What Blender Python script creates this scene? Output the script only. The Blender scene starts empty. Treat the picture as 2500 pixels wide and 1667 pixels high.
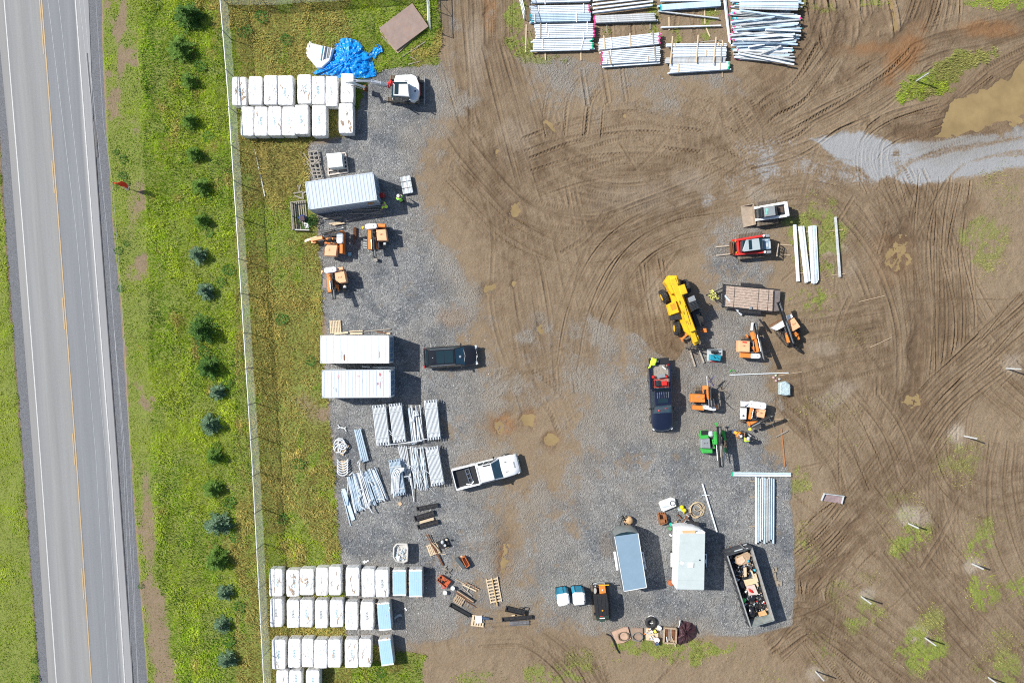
import bpy,math,random
import numpy as np
from mathutils import Vector,Matrix
random. seed(11);RNG=np. random. default_rng(11)
SC=bpy. context. scene;COL=SC. collection
S=26.6;D=73.1
PI=math. pi;R_=math. radians;U=random. uniform
def W(px,py,h=0.0):
 k=(D-h)/D/S
 return Vector(((px-1250)*k,-(py-833.5)*k,h))
def ZM(ox,oy,s):
 return lambda x,y,h=0.0:W(ox+x/s,oy+y/s,h)
class MB:
 def __init__(s):s. v=[];s. f=[];s. m=[];s. sm=[];s. mi=0
 def add(s,vs,fs,smooth=False):
  n=len(s. v);s. v+=[tuple(v)for v in vs]
  for f in fs:
   s. f. append(tuple(i+n for i in f));s. m. append(s. mi);s. sm. append(smooth)
  return s
 def box(s,c,d,R=None,b=0.0):
  c=Vector(c);hx,hy,hz=d[0]/2,d[1]/2,d[2]/2
  T=(lambda p:c+R@Vector(p))if R is not None else(lambda p:c+Vector(p))
  if b<=0:
   vs=[T((x*hx,y*hy,z*hz))for x in(-1,1)for y in(-1,1)for z in(-1,1)]
   return s. add(vs,[(0,1,3,2),(4,6,7,5),(0,4,5,1),(2,3,7,6),(0,2,6,4),(1,5,7,3)])
  b=min(b,hx*.9,hy*.9,hz*.9);vs=[];ix={}
  for x in(-1,1):
   for y in(-1,1):
    for z in(-1,1):
     for k,p in enumerate(((x*hx,y*(hy-b),z*(hz-b)),(x*(hx-b),y*hy,z*(hz-b)),(x*(hx-b),y*(hy-b),z*hz))):
      ix[(x,y,z,k)]=len(vs);vs. append(T(p))
  fs=[];g=ix
  for q in(-1,1):
   fs. append([g[(q,-1,-1,0)],g[(q,1,-1,0)],g[(q,1,1,0)],g[(q,-1,1,0)]][::q])
   fs. append([g[(-1,q,-1,1)],g[(-1,q,1,1)],g[(1,q,1,1)],g[(1,q,-1,1)]][::q])
   fs. append([g[(-1,-1,q,2)],g[(1,-1,q,2)],g[(1,1,q,2)],g[(-1,1,q,2)]][::q])
  for p in(-1,1):
   for q in(-1,1):
    fs. append([g[(p,q,-1,0)],g[(p,q,-1,1)],g[(p,q,1,1)],g[(p,q,1,0)]][::p*q])
    fs. append([g[(p,-1,q,0)],g[(p,1,q,0)],g[(p,1,q,2)],g[(p,-1,q,2)]][::p*q])
    fs. append([g[(-1,p,q,1)],g[(-1,p,q,2)],g[(1,p,q,2)],g[(1,p,q,1)]][::p*q])
    for z in(-1,1):
     fs. append([g[(p,q,z,0)],g[(p,q,z,1)],g[(p,q,z,2)]][::p*q*z])
  return s. add(vs,fs)
 def bx(s,x0,x1,y0,y1,z0,z1,b=0.0):
  return s. box(((x0+x1)/2,(y0+y1)/2,(z0+z1)/2),(abs(x1-x0),abs(y1-y0),abs(z1-z0)),None,b)
 def bar(s,a,b,w,t,bev=0.0,roll=0.0):
  a=Vector(a);b=Vector(b);x=b-a;L=x. length
  if L<1e-5:return s
  x. normalize();up=Vector((0,0,1))
  y=up. cross(x)
  if y. length<1e-3:y=Vector((0,1,0))
  y. normalize();z=x. cross(y)
  R=Matrix((x,y,z)). transposed()
  if roll:R=R@Matrix. Rotation(roll,3,'X')
  return s. box((a+b)/2,(L,w,t),R,bev)
 def cyl(s,a,b,r,r2=None,n=10,cap=True,smooth=True):
  a=Vector(a);b=Vector(b);r2=r if r2 is None else r2
  z=(b-a). normalized();x=z. orthogonal(). normalized();y=z. cross(x)
  vs=[]
  for p,q in((a,r),(b,r2)):
   for i in range(n):
    t=2*PI*i/n;vs. append(p+x*(q*math. cos(t))+y*(q*math. sin(t)))
  s. add(vs,[(i,(i+1)%n,n+(i+1)%n,n+i)for i in range(n)],smooth)
  if cap:
   s. add(vs[:n],[tuple(range(n))[::-1]]);s. add(vs[n:],[tuple(range(n))])
  return s
 def tube(s,pts,r,n=6,cap=True):
  pts=[Vector(p)for p in pts];vs=[];px=None
  for i,p in enumerate(pts):
   t=(pts[min(i+1,len(pts)-1)]-pts[max(i-1,0)])
   t=t. normalized()if t. length>1e-9 else Vector((1,0,0))
   x=t. orthogonal()if px is None else px-t*px. dot(t)
   x=x. normalized()if x. length>1e-6 else t. orthogonal(). normalized()
   px=x;y=t. cross(x);q=r[i]if isinstance(r,(list,tuple))else r
   for k in range(n):
    a=2*PI*k/n;vs. append(p+x*(q*math. cos(a))+y*(q*math. sin(a)))
  fs=[(i*n+k,i*n+(k+1)%n,(i+1)*n+(k+1)%n,(i+1)*n+k)for i in range(len(pts)-1)for k in range(n)]
  s. add(vs,fs,True)
  if cap:s. add(vs[:n],[tuple(range(n))[::-1]]);s. add(vs[-n:],[tuple(range(n))])
  return s
 def loft(s,rings,capA=True,capB=True,smooth=False,closed=True):
  n=len(rings[0]);vs=[p for r in rings for p in r];m=n if closed else n-1
  fs=[(i*n+k,i*n+(k+1)%n,(i+1)*n+(k+1)%n,(i+1)*n+k)for i in range(len(rings)-1)for k in range(m)]
  s. add(vs,fs,smooth)
  if capA:s. add(rings[0],[tuple(range(n))[::-1]])
  if capB:s. add(rings[-1],[tuple(range(n))])
  return s
 def prism(s,poly,z0,z1,inset=0.0):
  poly=[(p[0],p[1])for p in poly]
  ar=sum(poly[i][0]*poly[(i+1)%len(poly)][1]-poly[(i+1)%len(poly)][0]*poly[i][1]for i in range(len(poly)))
  if ar<0:poly=poly[::-1]
  cx=sum(p[0]for p in poly)/len(poly);cy=sum(p[1]for p in poly)/len(poly)
  lo=[(x,y,z0)for x,y in poly]
  if inset<=0:return s. loft([lo,[(x,y,z1)for x,y in poly]])
  q=lambda f,z:[(cx+(x-cx)*f,cy+(y-cy)*f,z)for x,y in poly]
  m=max(math. hypot(x-cx,y-cy)for x,y in poly);f=1-inset/m
  return s. loft([lo,[(x,y,z1-inset)for x,y in poly],q(f,z1)])
 def sph(s,c,r,nu=10,nv=6,jit=0.0):
  c=Vector(c);r=(r,r,r)if not isinstance(r,(tuple,list))else r;vs=[]
  for j in range(nv+1):
   t=PI*j/nv
   for i in range(nu):
    p=2*PI*i/nu;k=1+(U(-jit,jit)if jit else 0)
    vs. append((c[0]+r[0]*k*math. sin(t)*math. cos(p),c[1]+r[1]*k*math. sin(t)*math. sin(p),c[2]+r[2]*k*math. cos(t)))
  fs=[(j*nu+i,(j+1)*nu+i,(j+1)*nu+(i+1)%nu,j*nu+(i+1)%nu)for j in range(nv)for i in range(nu)]
  return s. add(vs,fs,True)
 def torus(s,c,R,r,n=20,m=8,axis='Z',flat=1.0):
  c=Vector(c);vs=[]
  for i in range(n):
   a=2*PI*i/n
   for k in range(m):
    b=2*PI*k/m;q=R+r*math. cos(b);h=r*math. sin(b)*flat
    p=(q*math. cos(a),q*math. sin(a),h)if axis=='Z' else((q*math. cos(a),h,q*math. sin(a))if axis=='Y' else(h,q*math. cos(a),q*math. sin(a)))
    vs. append(c+Vector(p))
  return s. add(vs,[(i*m+k,((i+1)%n)*m+k,((i+1)%n)*m+(k+1)%m,i*m+(k+1)%m)for i in range(n)for k in range(m)],True)
 def mesh(s,name,mats,off=None):
  me=bpy. data. meshes. new(name)
  v=s. v if off is None else[(p[0]-off[0],p[1]-off[1],p[2]-off[2])for p in s. v]
  me. from_pydata(v,[],s. f)
  mats=mats if isinstance(mats,(list,tuple))else[mats]
  for m in mats:me. materials. append(m)
  me. polygons. foreach_set('material_index',s. m);me. polygons. foreach_set('use_smooth',s. sm)
  me. validate();me. update()
  return me
 def build(s,name,mats,parent=None,world=False,label=None):
  off=parent. location if(world and parent is not None)else None
  o=bpy. data. objects. new(name,s. mesh(name,mats,off));COL. objects. link(o)
  if parent is not None:
   q=o;o. parent=parent
  if label:o['label']=label
  return o
def tag(o,label,cat,group=None):
 o['label']=label;o['category']=cat
 if group:o['group']=group
 return o
def thing(name,label,cat,loc,rz=0.0,group=None):
 o=bpy. data. objects. new(name,None);COL. objects. link(o);o. empty_display_size=.3
 o. location=loc;o. rotation_euler=(0,0,rz)
 return tag(o,label,cat,group)
def solo(mb,name,mats,label,cat,group=None):
 xs=[p[0]for p in mb. v];ys=[p[1]for p in mb. v];zs=[p[2]for p in mb. v]
 c=((min(xs)+max(xs))/2,(min(ys)+max(ys))/2,min(zs))
 o=bpy. data. objects. new(name,mb. mesh(name,mats,c));COL. objects. link(o);o. location=c
 return tag(o,label,cat,group)
def struct(o,kind='structure'):
 o['kind']=kind;return o
def dup(root,loc,rz,label,group=None):
 r=root. copy();COL. objects. link(r);r. location=loc;r. rotation_euler=(0,0,rz);r['label']=label
 if group:r['group']=group
 for ch in list(root. children):
  c=ch. copy();COL. objects. link(c);c. parent=r
  for g in list(ch. children):
   d=g. copy();COL. objects. link(d);d. parent=c
 return r
MC={}
def mat(name,col,rough=.6,metal=0.0,var=.15,scale=3.0,dirt=0.0,dirtcol=(.16,.12,.08),bump=0.0,bscale=30.,spec=.5,trans=0.0,coat=0.0):
 if name in MC:return MC[name]
 m=bpy. data. materials. new(name);m. use_nodes=True;nt=m. node_tree;n=nt. nodes;L=nt. links
 b=n['Principled BSDF'];b. inputs['Roughness']. default_value=rough;b. inputs['Metallic']. default_value=metal
 b. inputs['Specular IOR Level']. default_value=spec
 if coat:b. inputs['Coat Weight']. default_value=coat;b. inputs['Coat Roughness']. default_value=.06
 if trans:b. inputs['Transmission Weight']. default_value=trans
 tc=n. new('ShaderNodeTexCoord');nz=n. new('ShaderNodeTexNoise');nz. inputs['Scale']. default_value=scale;nz. inputs['Detail']. default_value=6;nz. inputs['Roughness']. default_value=.65
 L. new(tc. outputs['Object'],nz. inputs['Vector'])
 rp=n. new('ShaderNodeMapRange');rp. inputs['From Min']. default_value=.3;rp. inputs['From Max']. default_value=.7
 rp. inputs['To Min']. default_value=1-var;rp. inputs['To Max']. default_value=1+var
 L. new(nz. outputs['Fac'],rp. inputs['Value'])
 mx=n. new('ShaderNodeMix');mx. data_type='RGBA';mx. blend_type='MULTIPLY';mx. inputs['Factor']. default_value=1
 mx. inputs['A']. default_value=(*col,1);L. new(rp. outputs['Result'],mx. inputs['B'])
 out=mx. outputs['Result']
 if dirt>0:
  n2=n. new('ShaderNodeTexNoise');n2. inputs['Scale']. default_value=scale*1.7;n2. inputs['Detail']. default_value=8;n2. inputs['Roughness']. default_value=.7
  L. new(tc. outputs['Object'],n2. inputs['Vector'])
  r2=n. new('ShaderNodeMapRange');r2. inputs['From Min']. default_value=.62-dirt*.3;r2. inputs['From Max']. default_value=.82-dirt*.2;r2. inputs['To Max']. default_value=.85
  L. new(n2. outputs['Fac'],r2. inputs['Value'])
  m2=n. new('ShaderNodeMix');m2. data_type='RGBA';L. new(r2. outputs['Result'],m2. inputs['Factor']);L. new(out,m2. inputs['A']);m2. inputs['B']. default_value=(*dirtcol,1)
  out=m2. outputs['Result']
 L. new(out,b. inputs['Base Color'])
 if bump>0:
  n3=n. new('ShaderNodeTexNoise');n3. inputs['Scale']. default_value=bscale;n3. inputs['Detail']. default_value=4
  L. new(tc. outputs['Object'],n3. inputs['Vector'])
  bp=n. new('ShaderNodeBump');bp. inputs['Strength']. default_value=bump;bp. inputs['Distance']. default_value=.03
  L. new(n3. outputs['Fac'],bp. inputs['Height']);L. new(bp. outputs['Normal'],b. inputs['Normal'])
 MC[name]=m;return m
M_white=mat('white_paint',(.80,.81,.81),.35,0,.04,2,.12,(.5,.46,.40))
M_wrap=mat('white_film',(.82,.82,.81),.35,0,.08,2.6,.42,(.50,.46,.40),.5,7)
M_wrapside=mat('grey_film',(.62,.62,.60),.3,0,.15,4,.2,(.35,.31,.27),.4,12)
M_card=mat('cardboard',(.42,.29,.18),.8,0,.2,5,.2,(.22,.15,.1))
M_blueboard=mat('pale_blue_sheet',(.36,.55,.70),.35,0,.06,1.5)
M_logo=mat('teal_print',(.10,.33,.42),.6,0,.1)
M_logofaint=mat('faint_teal_print',(.50,.68,.72),.6,0,.1)
M_logodk=mat('dark_print',(.04,.10,.14),.6,0,.1)
M_wood=mat('raw_timber',(.40,.30,.20),.8,0,.3,6,.2,(.2,.16,.12))
M_woodpale=mat('pale_timber',(.62,.49,.33),.75,0,.15,6,.1)
M_woodgrey=mat('weathered_timber',(.30,.27,.23),.85,0,.3,7,.25,(.15,.13,.11))
M_galv=mat('galvanised_steel',(.76,.82,.86),.38,.08,.14,2.0,.08,(.40,.36,.32))
M_galvb=mat('bluish_galvanised_steel',(.54,.68,.78),.38,.08,.18,2.5,.12,(.42,.36,.30))
M_galvd=mat('dull_galvanised_steel',(.55,.57,.57),.45,.1,.2,2.5,.3,(.40,.31,.24))
M_pvc=mat('grey_conduit',(.64,.67,.69),.45,0,.08,3,.05)
M_pvcb=mat('bluish_conduit',(.44,.54,.62),.45,0,.12,3,.08)
M_rust=mat('rusty_steel',(.20,.085,.04),.85,.2,.4,8,.4,(.1,.06,.04),.3)
M_plate=mat('rusted_plate',(.27,.20,.17),.6,.2,.15,1.6,.35,(.30,.17,.11))
M_black=mat('black_plastic',(.018,.019,.021),.5,0,.2,4,.12,(.09,.075,.06))
M_blacksteel=mat('black_steel',(.035,.035,.038),.5,.3,.3,5,.35,(.13,.11,.09))
M_rubber=mat('tyre_rubber',(.022,.022,.023),.8,0,.2,4,.35,(.15,.12,.09))
M_mudtrack=mat('muddy_track',(.15,.12,.09),.9,0,.3,6,.3,(.05,.045,.04),.4,20)
M_orange=mat('orange_paint',(.74,.23,.04),.45,0,.12,3,.35,(.30,.15,.07))
M_peach=mat('faded_orange_paint',(.82,.43,.23),.5,0,.1,2,.28,(.55,.33,.2))
M_yellow=mat('yellow_paint',(.82,.48,.02),.4,0,.1,2,.3,(.40,.24,.05))
M_yel2=mat('pale_yellow_plastic',(.85,.72,.10),.5,0,.1)
M_red=mat('red_paint',(.62,.03,.025),.35,0,.1,3,.15,(.25,.08,.05))
M_green=mat('green_paint',(.045,.40,.065),.45,0,.12,3,.35,(.10,.16,.07))
M_greendk=mat('dark_green_paint',(.03,.06,.045),.5,0,.2,4,.2)
M_teal=mat('teal_paint',(.015,.26,.36),.4,0,.12,4,.15)
M_grey=mat('grey_paint',(.26,.28,.29),.5,0,.12,3,.2,(.16,.14,.12))
M_greylt=mat('light_grey_paint',(.48,.52,.53),.45,0,.1,2,.15,(.35,.33,.3))
M_cont=mat('container_bluegrey',(.50,.56,.62),.4,0,.06,1.2,.06,(.40,.42,.44))
M_contw=mat('container_white',(.74,.77,.78),.4,0,.05,1.2,.06,(.52,.50,.46))
M_contb=mat('container_end_blue',(.13,.23,.36),.45,0,.2,2,.15,(.2,.22,.25))
M_suv=mat('black_car_paint',(.012,.013,.016),.18,0,.1,3,0,coat=.8)
M_navy=mat('navy_car_paint',(.010,.014,.034),.2,0,.1,3,.05,(.04,.04,.05),coat=.7)
M_carw=mat('white_car_paint',(.84,.85,.86),.2,0,.03,2,0,coat=.6)
M_glass=mat('dark_window_glass',(.012,.03,.038),.05,0,.1,2,spec=.9)
M_glassb=mat('bluish_windscreen',(.012,.055,.09),.06,0,.3,3,spec=.9)
M_chrome=mat('bright_metal',(.55,.57,.58),.25,.9,.1)
M_trailerblue=mat('sky_blue_sheet_metal',(.26,.37,.46),.35,.2,.06,1.0,.04,(.35,.45,.52))
M_trailerroof=mat('pale_green_grey_roof',(.52,.58,.57),.45,.1,.06,1.2,.1,(.42,.44,.42))
M_tarp=mat('blue_tarp',(.004,.25,.74),.3,0,.35,2.2,.0,bump=.5,bscale=8)
M_maroon=mat('maroon_tarp',(.055,.022,.028),.45,0,.3,3,.2,(.10,.06,.05))
M_hosetan=mat('tan_hose',(.55,.43,.27),.6,0,.1)
M_skin=mat('skin',(.42,.26,.18),.55,0,.08)
M_lime=mat('lime_fabric',(.30,.85,.08),.8,0,.1)
M_limey=mat('lime_yellow_fabric',(.62,.90,.06),.8,0,.1)
M_orangef=mat('orange_fabric',(.90,.33,.03),.8,0,.12)
M_denim=mat('denim',(.05,.08,.14),.85,0,.2,6)
M_darkcloth=mat('dark_cloth',(.02,.02,.024),.85,0,.2,6)
M_hair=mat('dark_hair',(.03,.018,.012),.7,0,.2)
M_steelgreen=mat('green_marking_paint',(.02,.48,.26),.5,0,.1)
M_pink=mat('pink_marking_paint',(.75,.05,.25),.5,0,.1)
M_cyan=mat('cyan_marking_paint',(.03,.52,.60),.5,0,.1)
M_amber=mat('amber_lens',(.7,.28,.02),.3,0,.1)
M_redlens=mat('red_lens',(.35,.01,.01),.25,0,.1)
M_clear=mat('headlamp_lens',(.6,.62,.63),.1,0,.05,spec=.8)
M_rag=mat('grey_rags',(.22,.20,.17),.9,0,.35,8)
M_crush=mat('crushed_bottles',(.42,.52,.54),.3,0,.45,9)
GS=0.062;X0,X1,Y0,Y1=-49.5,49.5,-33.6,33.6
NX=int((X1-X0)/GS)+1;NY=int((Y1-Y0)/GS)+1
gx=np. linspace(X0,X1,NX,dtype=np. float32);gy=np. linspace(Y0,Y1,NY,dtype=np. float32)
GX,GY=np. meshgrid(gx,gy);PX=GX*S+1250;PY=833.5-GY*S
def vnoise(x,y,sc,seed):
 r=np. random. default_rng(seed);N=256;lat=r. random((N,N),dtype=np. float32)
 u=x/sc+1000.3;v=y/sc+1000.7;i=np. floor(u). astype(np. int32);j=np. floor(v). astype(np. int32)
 fu=(u-i). astype(np. float32);fv=(v-j). astype(np. float32);fu=fu*fu*(3-2*fu);fv=fv*fv*(3-2*fv)
 i&=N-1;j&=N-1;i1=(i+1)&(N-1);j1=(j+1)&(N-1)
 return(lat[j,i]*(1-fu)+lat[j,i1]*fu)*(1-fv)+(lat[j1,i]*(1-fu)+lat[j1,i1]*fu)*fv
def fbm(x,y,sc,seed,oc=4,g=.55):
 t=0;a=1;n=0
 for k in range(oc):
  t=t+a*vnoise(x,y,sc/2**k,seed+k*17);n+=a;a*=g
 return t/n-.5
def sdist(px,py,poly):
 P=np. array(poly,dtype=np. float32);d=np. full(px. shape,1e9,np. float32);ins=np. zeros(px. shape,bool)
 for i in range(len(P)):
  x0,y0=P[i];x1,y1=P[(i+1)%len(P)];dx,dy=x1-x0,y1-y0
  t=np. clip(((px-x0)*dx+(py-y0)*dy)/(dx*dx+dy*dy+1e-9),0,1)
  d=np. minimum(d,(px-x0-t*dx)**2+(py-y0-t*dy)**2)
  if dy!=0:
   c=(py-y0)/dy;c=(c>=0)&(c<1)&(px<x0+(py-y0)/dy*dx);ins^=c
 d=np. sqrt(d)/S
 return np. where(ins,d,-d)
sstep=lambda x,a,b:(lambda t:t*t*(3-2*t))(np. clip((x-a)/(b-a),0,1))
n1=fbm(GX,GY,3.0,1,5,.6);n2=fbm(GX,GY,.9,40,4,.6);n3=fbm(GX,GY,.35,80,3,.6);nbig=fbm(GX,GY,11.,120,4)
rag=n1*.9+n2*.5
YARD=[(1095,160),(1010,160),(935,170),(900,190),(850,330),(760,346),(752,360),(755,440),(775,540),(784,700),(790,830),(800,960),(812,1100),(832,1376),(845,1480),(845,1560),(990,1590),(1060,1575),(1200,1580),(1330,1545),(1490,1555),(1600,1572),(1700,1562),(1850,1555),(1935,1530),(1950,1450),(1948,1330),(1938,1150),(1915,1050),(1905,900),(1905,720),(1903,560),(1890,470),(1820,460),(1840,200),(1700,165),(1260,130),(1235,90),(1225,-120),(1110,-120)]
VERGE=[(215,-120),(249,-40),(249,100),(258,300),(275,560),(290,700),(305,850),(318,1107),(335,1350),(360,1667),(375,1790),(1070,1790),(1030,1667),(1040,1600),(990,1590),(845,1560),(845,1480),(832,1376),(812,1100),(800,960),(790,830),(784,700),(775,540),(755,440),(752,360),(760,346),(850,330),(900,190),(935,170),(1010,162),(1070,155),(1080,80),(1068,0),(1040,-120)]
WESTV=[(-200,-200),(-60,-120),(-30,0),(12,560),(54,1107),(96,1667),(108,1800),(-200,1800)]
sy=sdist(PX,PY,YARD);sv=np. maximum(sdist(PX,PY,VERGE),sdist(PX,PY,WESTV))
LANE=[(1700+x/2.94,y/2.94)for x,y in[(770,985),(880,958),(1000,942),(1060,927),(1150,922),(1280,948),(1400,1002),(1540,1015),(1700,1003),(1900,972),(2100,945),(2250,892),(2420,865),(2700,820),(2700,1130),(2352,1195),(2200,1228),(2000,1268),(1800,1295),(1600,1340),(1470,1330),(1370,1290),(1290,1330),(1180,1220),(1000,1150),(850,1050)]]
sl=sdist(PX,PY,LANE)
LANE2=[(1800,350),(1880,335),(1960,350),(2050,400),(2160,450),(2040,450),(1900,440),(1820,450),(1800,480),(1720,500),(1770,430),(1820,400)]
sl2=sdist(PX,PY,LANE2)
TAB=["000276677778999999","000277344423699999","000175455567899999","000488888886899999","000488999996799999","000378899943999999","000167778822799999","000256678864999999","000146666823899999","000135554454899999","000146543444999999","000035533111999999","000025321000999999","000134210010999999","000134210000999999","002356443445999999","999999999999999999"]
T=np. array([[int(r[min(max(i-7,0),17)])for i in range(30)]for r in TAB],np. float32)/9
cu=np. clip(PX/100-.5,0,28.99);cv=np. clip(PY/100-.5,0,15.99)
ci=cu. astype(int);cj=cv. astype(int);fu=cu-ci;fv=cv-cj
mud=(T[cj,ci]*(1-fu)+T[cj,ci+1]*fu)*(1-fv)+(T[cj+1,ci]*(1-fu)+T[cj+1,ci+1]*fu)*fv
mud=np. clip(mud,0,1);core=sstep(sy,.3,3.)*sstep(PY,560,760);mud=mud*(1-core*.42*(mud<.75)*(1-.95*np. exp(-((PX-1310)/150)**4)))
mud=mud*(1-.9*sstep(sy+rag*.4,.0,.5)*sstep(PX,1700,1800)*sstep(PY,1090,1170))
gravel=sstep(1-mud+n1*.8+n2*.5+n3*.3,.22,.86)*sstep(sy+rag*1.2,-.5,.5)
inyard=sstep(sy+rag*.8,-.25,.25)
gravel=np. maximum(gravel,.0)
lane=np. maximum(sstep(sl+rag*.9,-.25,.55)*sstep(n1*1.2+n2*.6+.85-.30*(PX>2170),.1,.5),.62*sstep(sl2+rag*2.0,-1.2,1.4)*sstep(n2+n1+.6,-.1,1.0))
grass=sstep(sv+n2*.55+n3*.4,-.18,.22)
def blob(px,py,rx,ry,amt=1.0,rot=0):
 a=R_(rot);dx=(PX-px)*math. cos(a)+(PY-py)*math. sin(a);dy=-(PX-px)*math. sin(a)+(PY-py)*math. cos(a)
 return amt*sstep(1.15-np. sqrt((dx/rx)**2+(dy/ry)**2)+n1*1.1+n2*.8,0,.75)
ISLE=[(2172,262),(2190,205),(2225,180),(2290,150),(2330,117),(2440,112),(2432,140),(2390,165),(2345,190),(2330,215),(2290,240),(2240,245)]
grass=np. maximum(grass,sstep(sdist(PX,PY,ISLE)+n2*1.2+n3*.8,-.1,.6))
sparse=0*grass
for b in[(1990,590,90,100,.62),(2010,520,60,40,.5),(1985,735,75,45,.7),(2400,590,70,90,.5),(2440,470,60,70,.35),(2215,1315,58,50,.8),(2190,1250,70,70,.35),(2350,1110,70,60,.4),(2375,1310,60,60,.5),(2110,1500,70,60,.5),(2060,1440,60,40,.35),(2440,1560,70,50,.35),(2040,1010,90,50,.25),(2385,1330,55,60,.6),(2400,1440,45,60,.6),(2490,1430,40,60,.6),(2245,1585,62,62,.72),(2268,1525,40,50,.5),(2010,1600,50,60,.5),(2100,1480,50,60,.45),(2110,1410,50,30,.3),(1955,1180,32,60,.55),(1968,1345,35,50,.55),(1960,1290,25,40,.3),(2440,1640,70,60,.55),(2400,1300,60,50,.5),(1350,1650,160,40,.6),(1660,1592,175,36,.95),(1560,1580,80,28,.8),(1180,1660,80,30,.5),(1860,1650,60,30,.3),(2060,830,60,30,.25),(1870,1180,20,40,0),(1255,60,30,75,.9),(1285,105,30,40,.7),(1330,145,60,14,.5),(1480,75,20,45,.8),(1590,60,25,60,.8),(1650,90,22,30,.7),(1730,60,28,70,.8),(2010,18,40,22,.5),(2125,2,60,16,.5),(1935,5,40,25,.6),(2430,5,110,22,1.0),(1870,345,20,10,0),(1480,1190,10,10,0),(2070,1060,60,40,.2),(2330,1130,60,60,.3),(1430,1600,60,25,.4)]:
 sparse=np. maximum(sparse,blob(*b))
sparse=sparse*(.35+.9*sstep(n2+n3*.8+n1*.4,-.22,.12))
sparse=np. clip(sparse,0,1)*(1-.8*sstep(sy,.5,1.2)*(PY>300))
bare=np. maximum. reduce([blob(752,990,60,36,.6,40),blob(790,1010,26,20,.8),blob(430,60,0.1,.1,0),blob(405-110,55,14,60,.9,8),blob(295,150,14,50,.8),blob(392,1570,40,190,.95,-6),blob(362,1290,20,190,.75,-4),blob(325,520,22,90,.55),blob(308,455,14,10,1.0),blob(590,150,.1,.1,0),blob(475,610,14,18,.5),blob(560,1190,20,22,.55),blob(690,130,20,12,.25),blob(830,60,.1,.1,0)])
vb=sstep(n1+.6*n2+.25*nbig,.02,.30)*((PX>235)&(PX<400)&(PX<330+PY*.05))*.75
grass=grass*(1-np. maximum(bare*.9,vb))
grass_all=np. maximum(grass,sparse)
PUD=[(1338,312,24,9,32),(1254,520,16,24,10),(1197,708,20,11,-20),(1248,696,9,14,0),(1328,806,9,18,-8),(1213,375,9,14,0),(1520,288,14,8,10),(1286,1022,18,24,20),(1347,1075,20,26,10),(1222,1033,18,22,20),(1231,1365,17,52,8),(2192,635,38,34,0),(2232,977,28,30,0),(2365,508,26,16,-20),(1665,835,42,14,18),(1995,1402,38,9,-6),(2088,1272,7,30,38),(2055,1360,22,8,-40),(2106,120,62,18,-8),(2150,55,24,40,20),(2072,45,14,40,10),(2112,70,8,34,20),(1870,172,34,16,0),(2072,180,16,8,25),(2050,195,9,12,0),(2136,208,18,9,-15),(2080,245,20,7,-28),(2480,300,40,14,10),(2120,118,70,26,-12),(2215,322,50,12,-6),(2200,100,14,60,40),(2400,78,90,10,-8),(2060,640,14,20,0),(2205,600,20,60,10),(2240,860,12,70,5),(1193,25,10,12,0),(2010,215,10,6,0)]
BIGP=[(1700+x/2.94,y/2.94)for x,y in[(2700,300),(2500,360),(2352,425),(2220,545),(2080,610),(1960,660),(1850,715),(1800,790),(1765,850),(1745,940),(1690,985),(1760,1000),(1900,965),(2090,940),(2250,885),(2400,800),(2700,700)]]
PWX=PX+n1*34+n2*26;PWY=PY+np. roll(n1,300,0)*34+np. roll(n2,200,1)*26
sp=sdist(PX,PY,BIGP)+n2*.9+n1*1.3
for p in PUD:
 a=R_(p[4]);dx=(PWX-p[0])*math. cos(a)+(PWY-p[1])*math. sin(a);dy=-(PWX-p[0])*math. sin(a)+(PWY-p[1])*math. cos(a)
 q=(1-np. sqrt((dx/p[2])**2+(dy/p[3])**2))*min(p[2],p[3])/S
 sp=np. maximum(sp,q+n2*.35+n3*.35)
wet=np. maximum(sstep(sp,-.5,.1)*.7,.8*sstep(sdist(PX,PY,BIGP)+rag*1.6,-3.2,-.2))
for b in[(2330,180,110,40,.8,-40),(1700,880,.1,.1,0),(2250,30,60,60,.8,0),(2210,130,40,90,.9,40),(2400,80,130,30,.7,-5),(1230,760,30,25,.4),(1940,120,60,60,.6),(2000,60,120,90,.5),(1880,190,60,40,.7),(2110,870,60,60,.35),(1210,1040,60,40,.5),(1230,1340,40,90,.5),(2330,260,160,60,.6,-35),(2225,318,85,34,.9,-5),(2120,150,120,40,.7,-40),(2330,90,120,30,.6,-8),(1960,1600,120,60,.45),(1650,850,80,40,.5),(2040,1300,60,40,.4)]:
 wet=np. maximum(wet,blob(*b))
orange=np. maximum. reduce([blob(1105,775,48,32,.9),blob(1225,1035,40,30,.9),blob(1160,1120,50,22,.7,-15),blob(1230,1370,28,70,.9),blob(2210,130,40,90,.8,40),blob(1290,1020,24,30,.5),blob(1345,1070,26,30,.4),blob(2400,70,110,25,.7),blob(1920,1340,0.1,.1,0),blob(1480,1330,22,40,.35),blob(2180,640,70,60,.15),blob(1830,870,90,12,.3),blob(1195,30,20,60,.5),blob(2110,120,70,25,.8)])
orange=orange*(1-grass_all)
lane=lane*1.0
pale=np. maximum. reduce([blob(2222,1262,42,36,.9),blob(2340,1058,30,34,.8),blob(2052,962,60,30,.4,-30),blob(2030,610,50,20,.5),blob(2375,1378,30,26,.8),blob(2115,1450,28,24,.8),blob(2240,1552,30,26,.8),blob(1992,1640,30,26,.8),blob(2470,890,30,30,.5),blob(2010,850,50,30,.35),blob(1860,480,60,30,.4),blob(1560,480,140,50,.2),blob(1250,330,60,60,.25),blob(1160,120,30,120,.35),blob(1700,440,70,40,.35),blob(1600,720,30,60,.3),blob(2060,650,40,30,.3)])
H=np. zeros_like(GX);TR=np. zeros_like(GX);TRW=np. zeros_like(GX)
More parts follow.
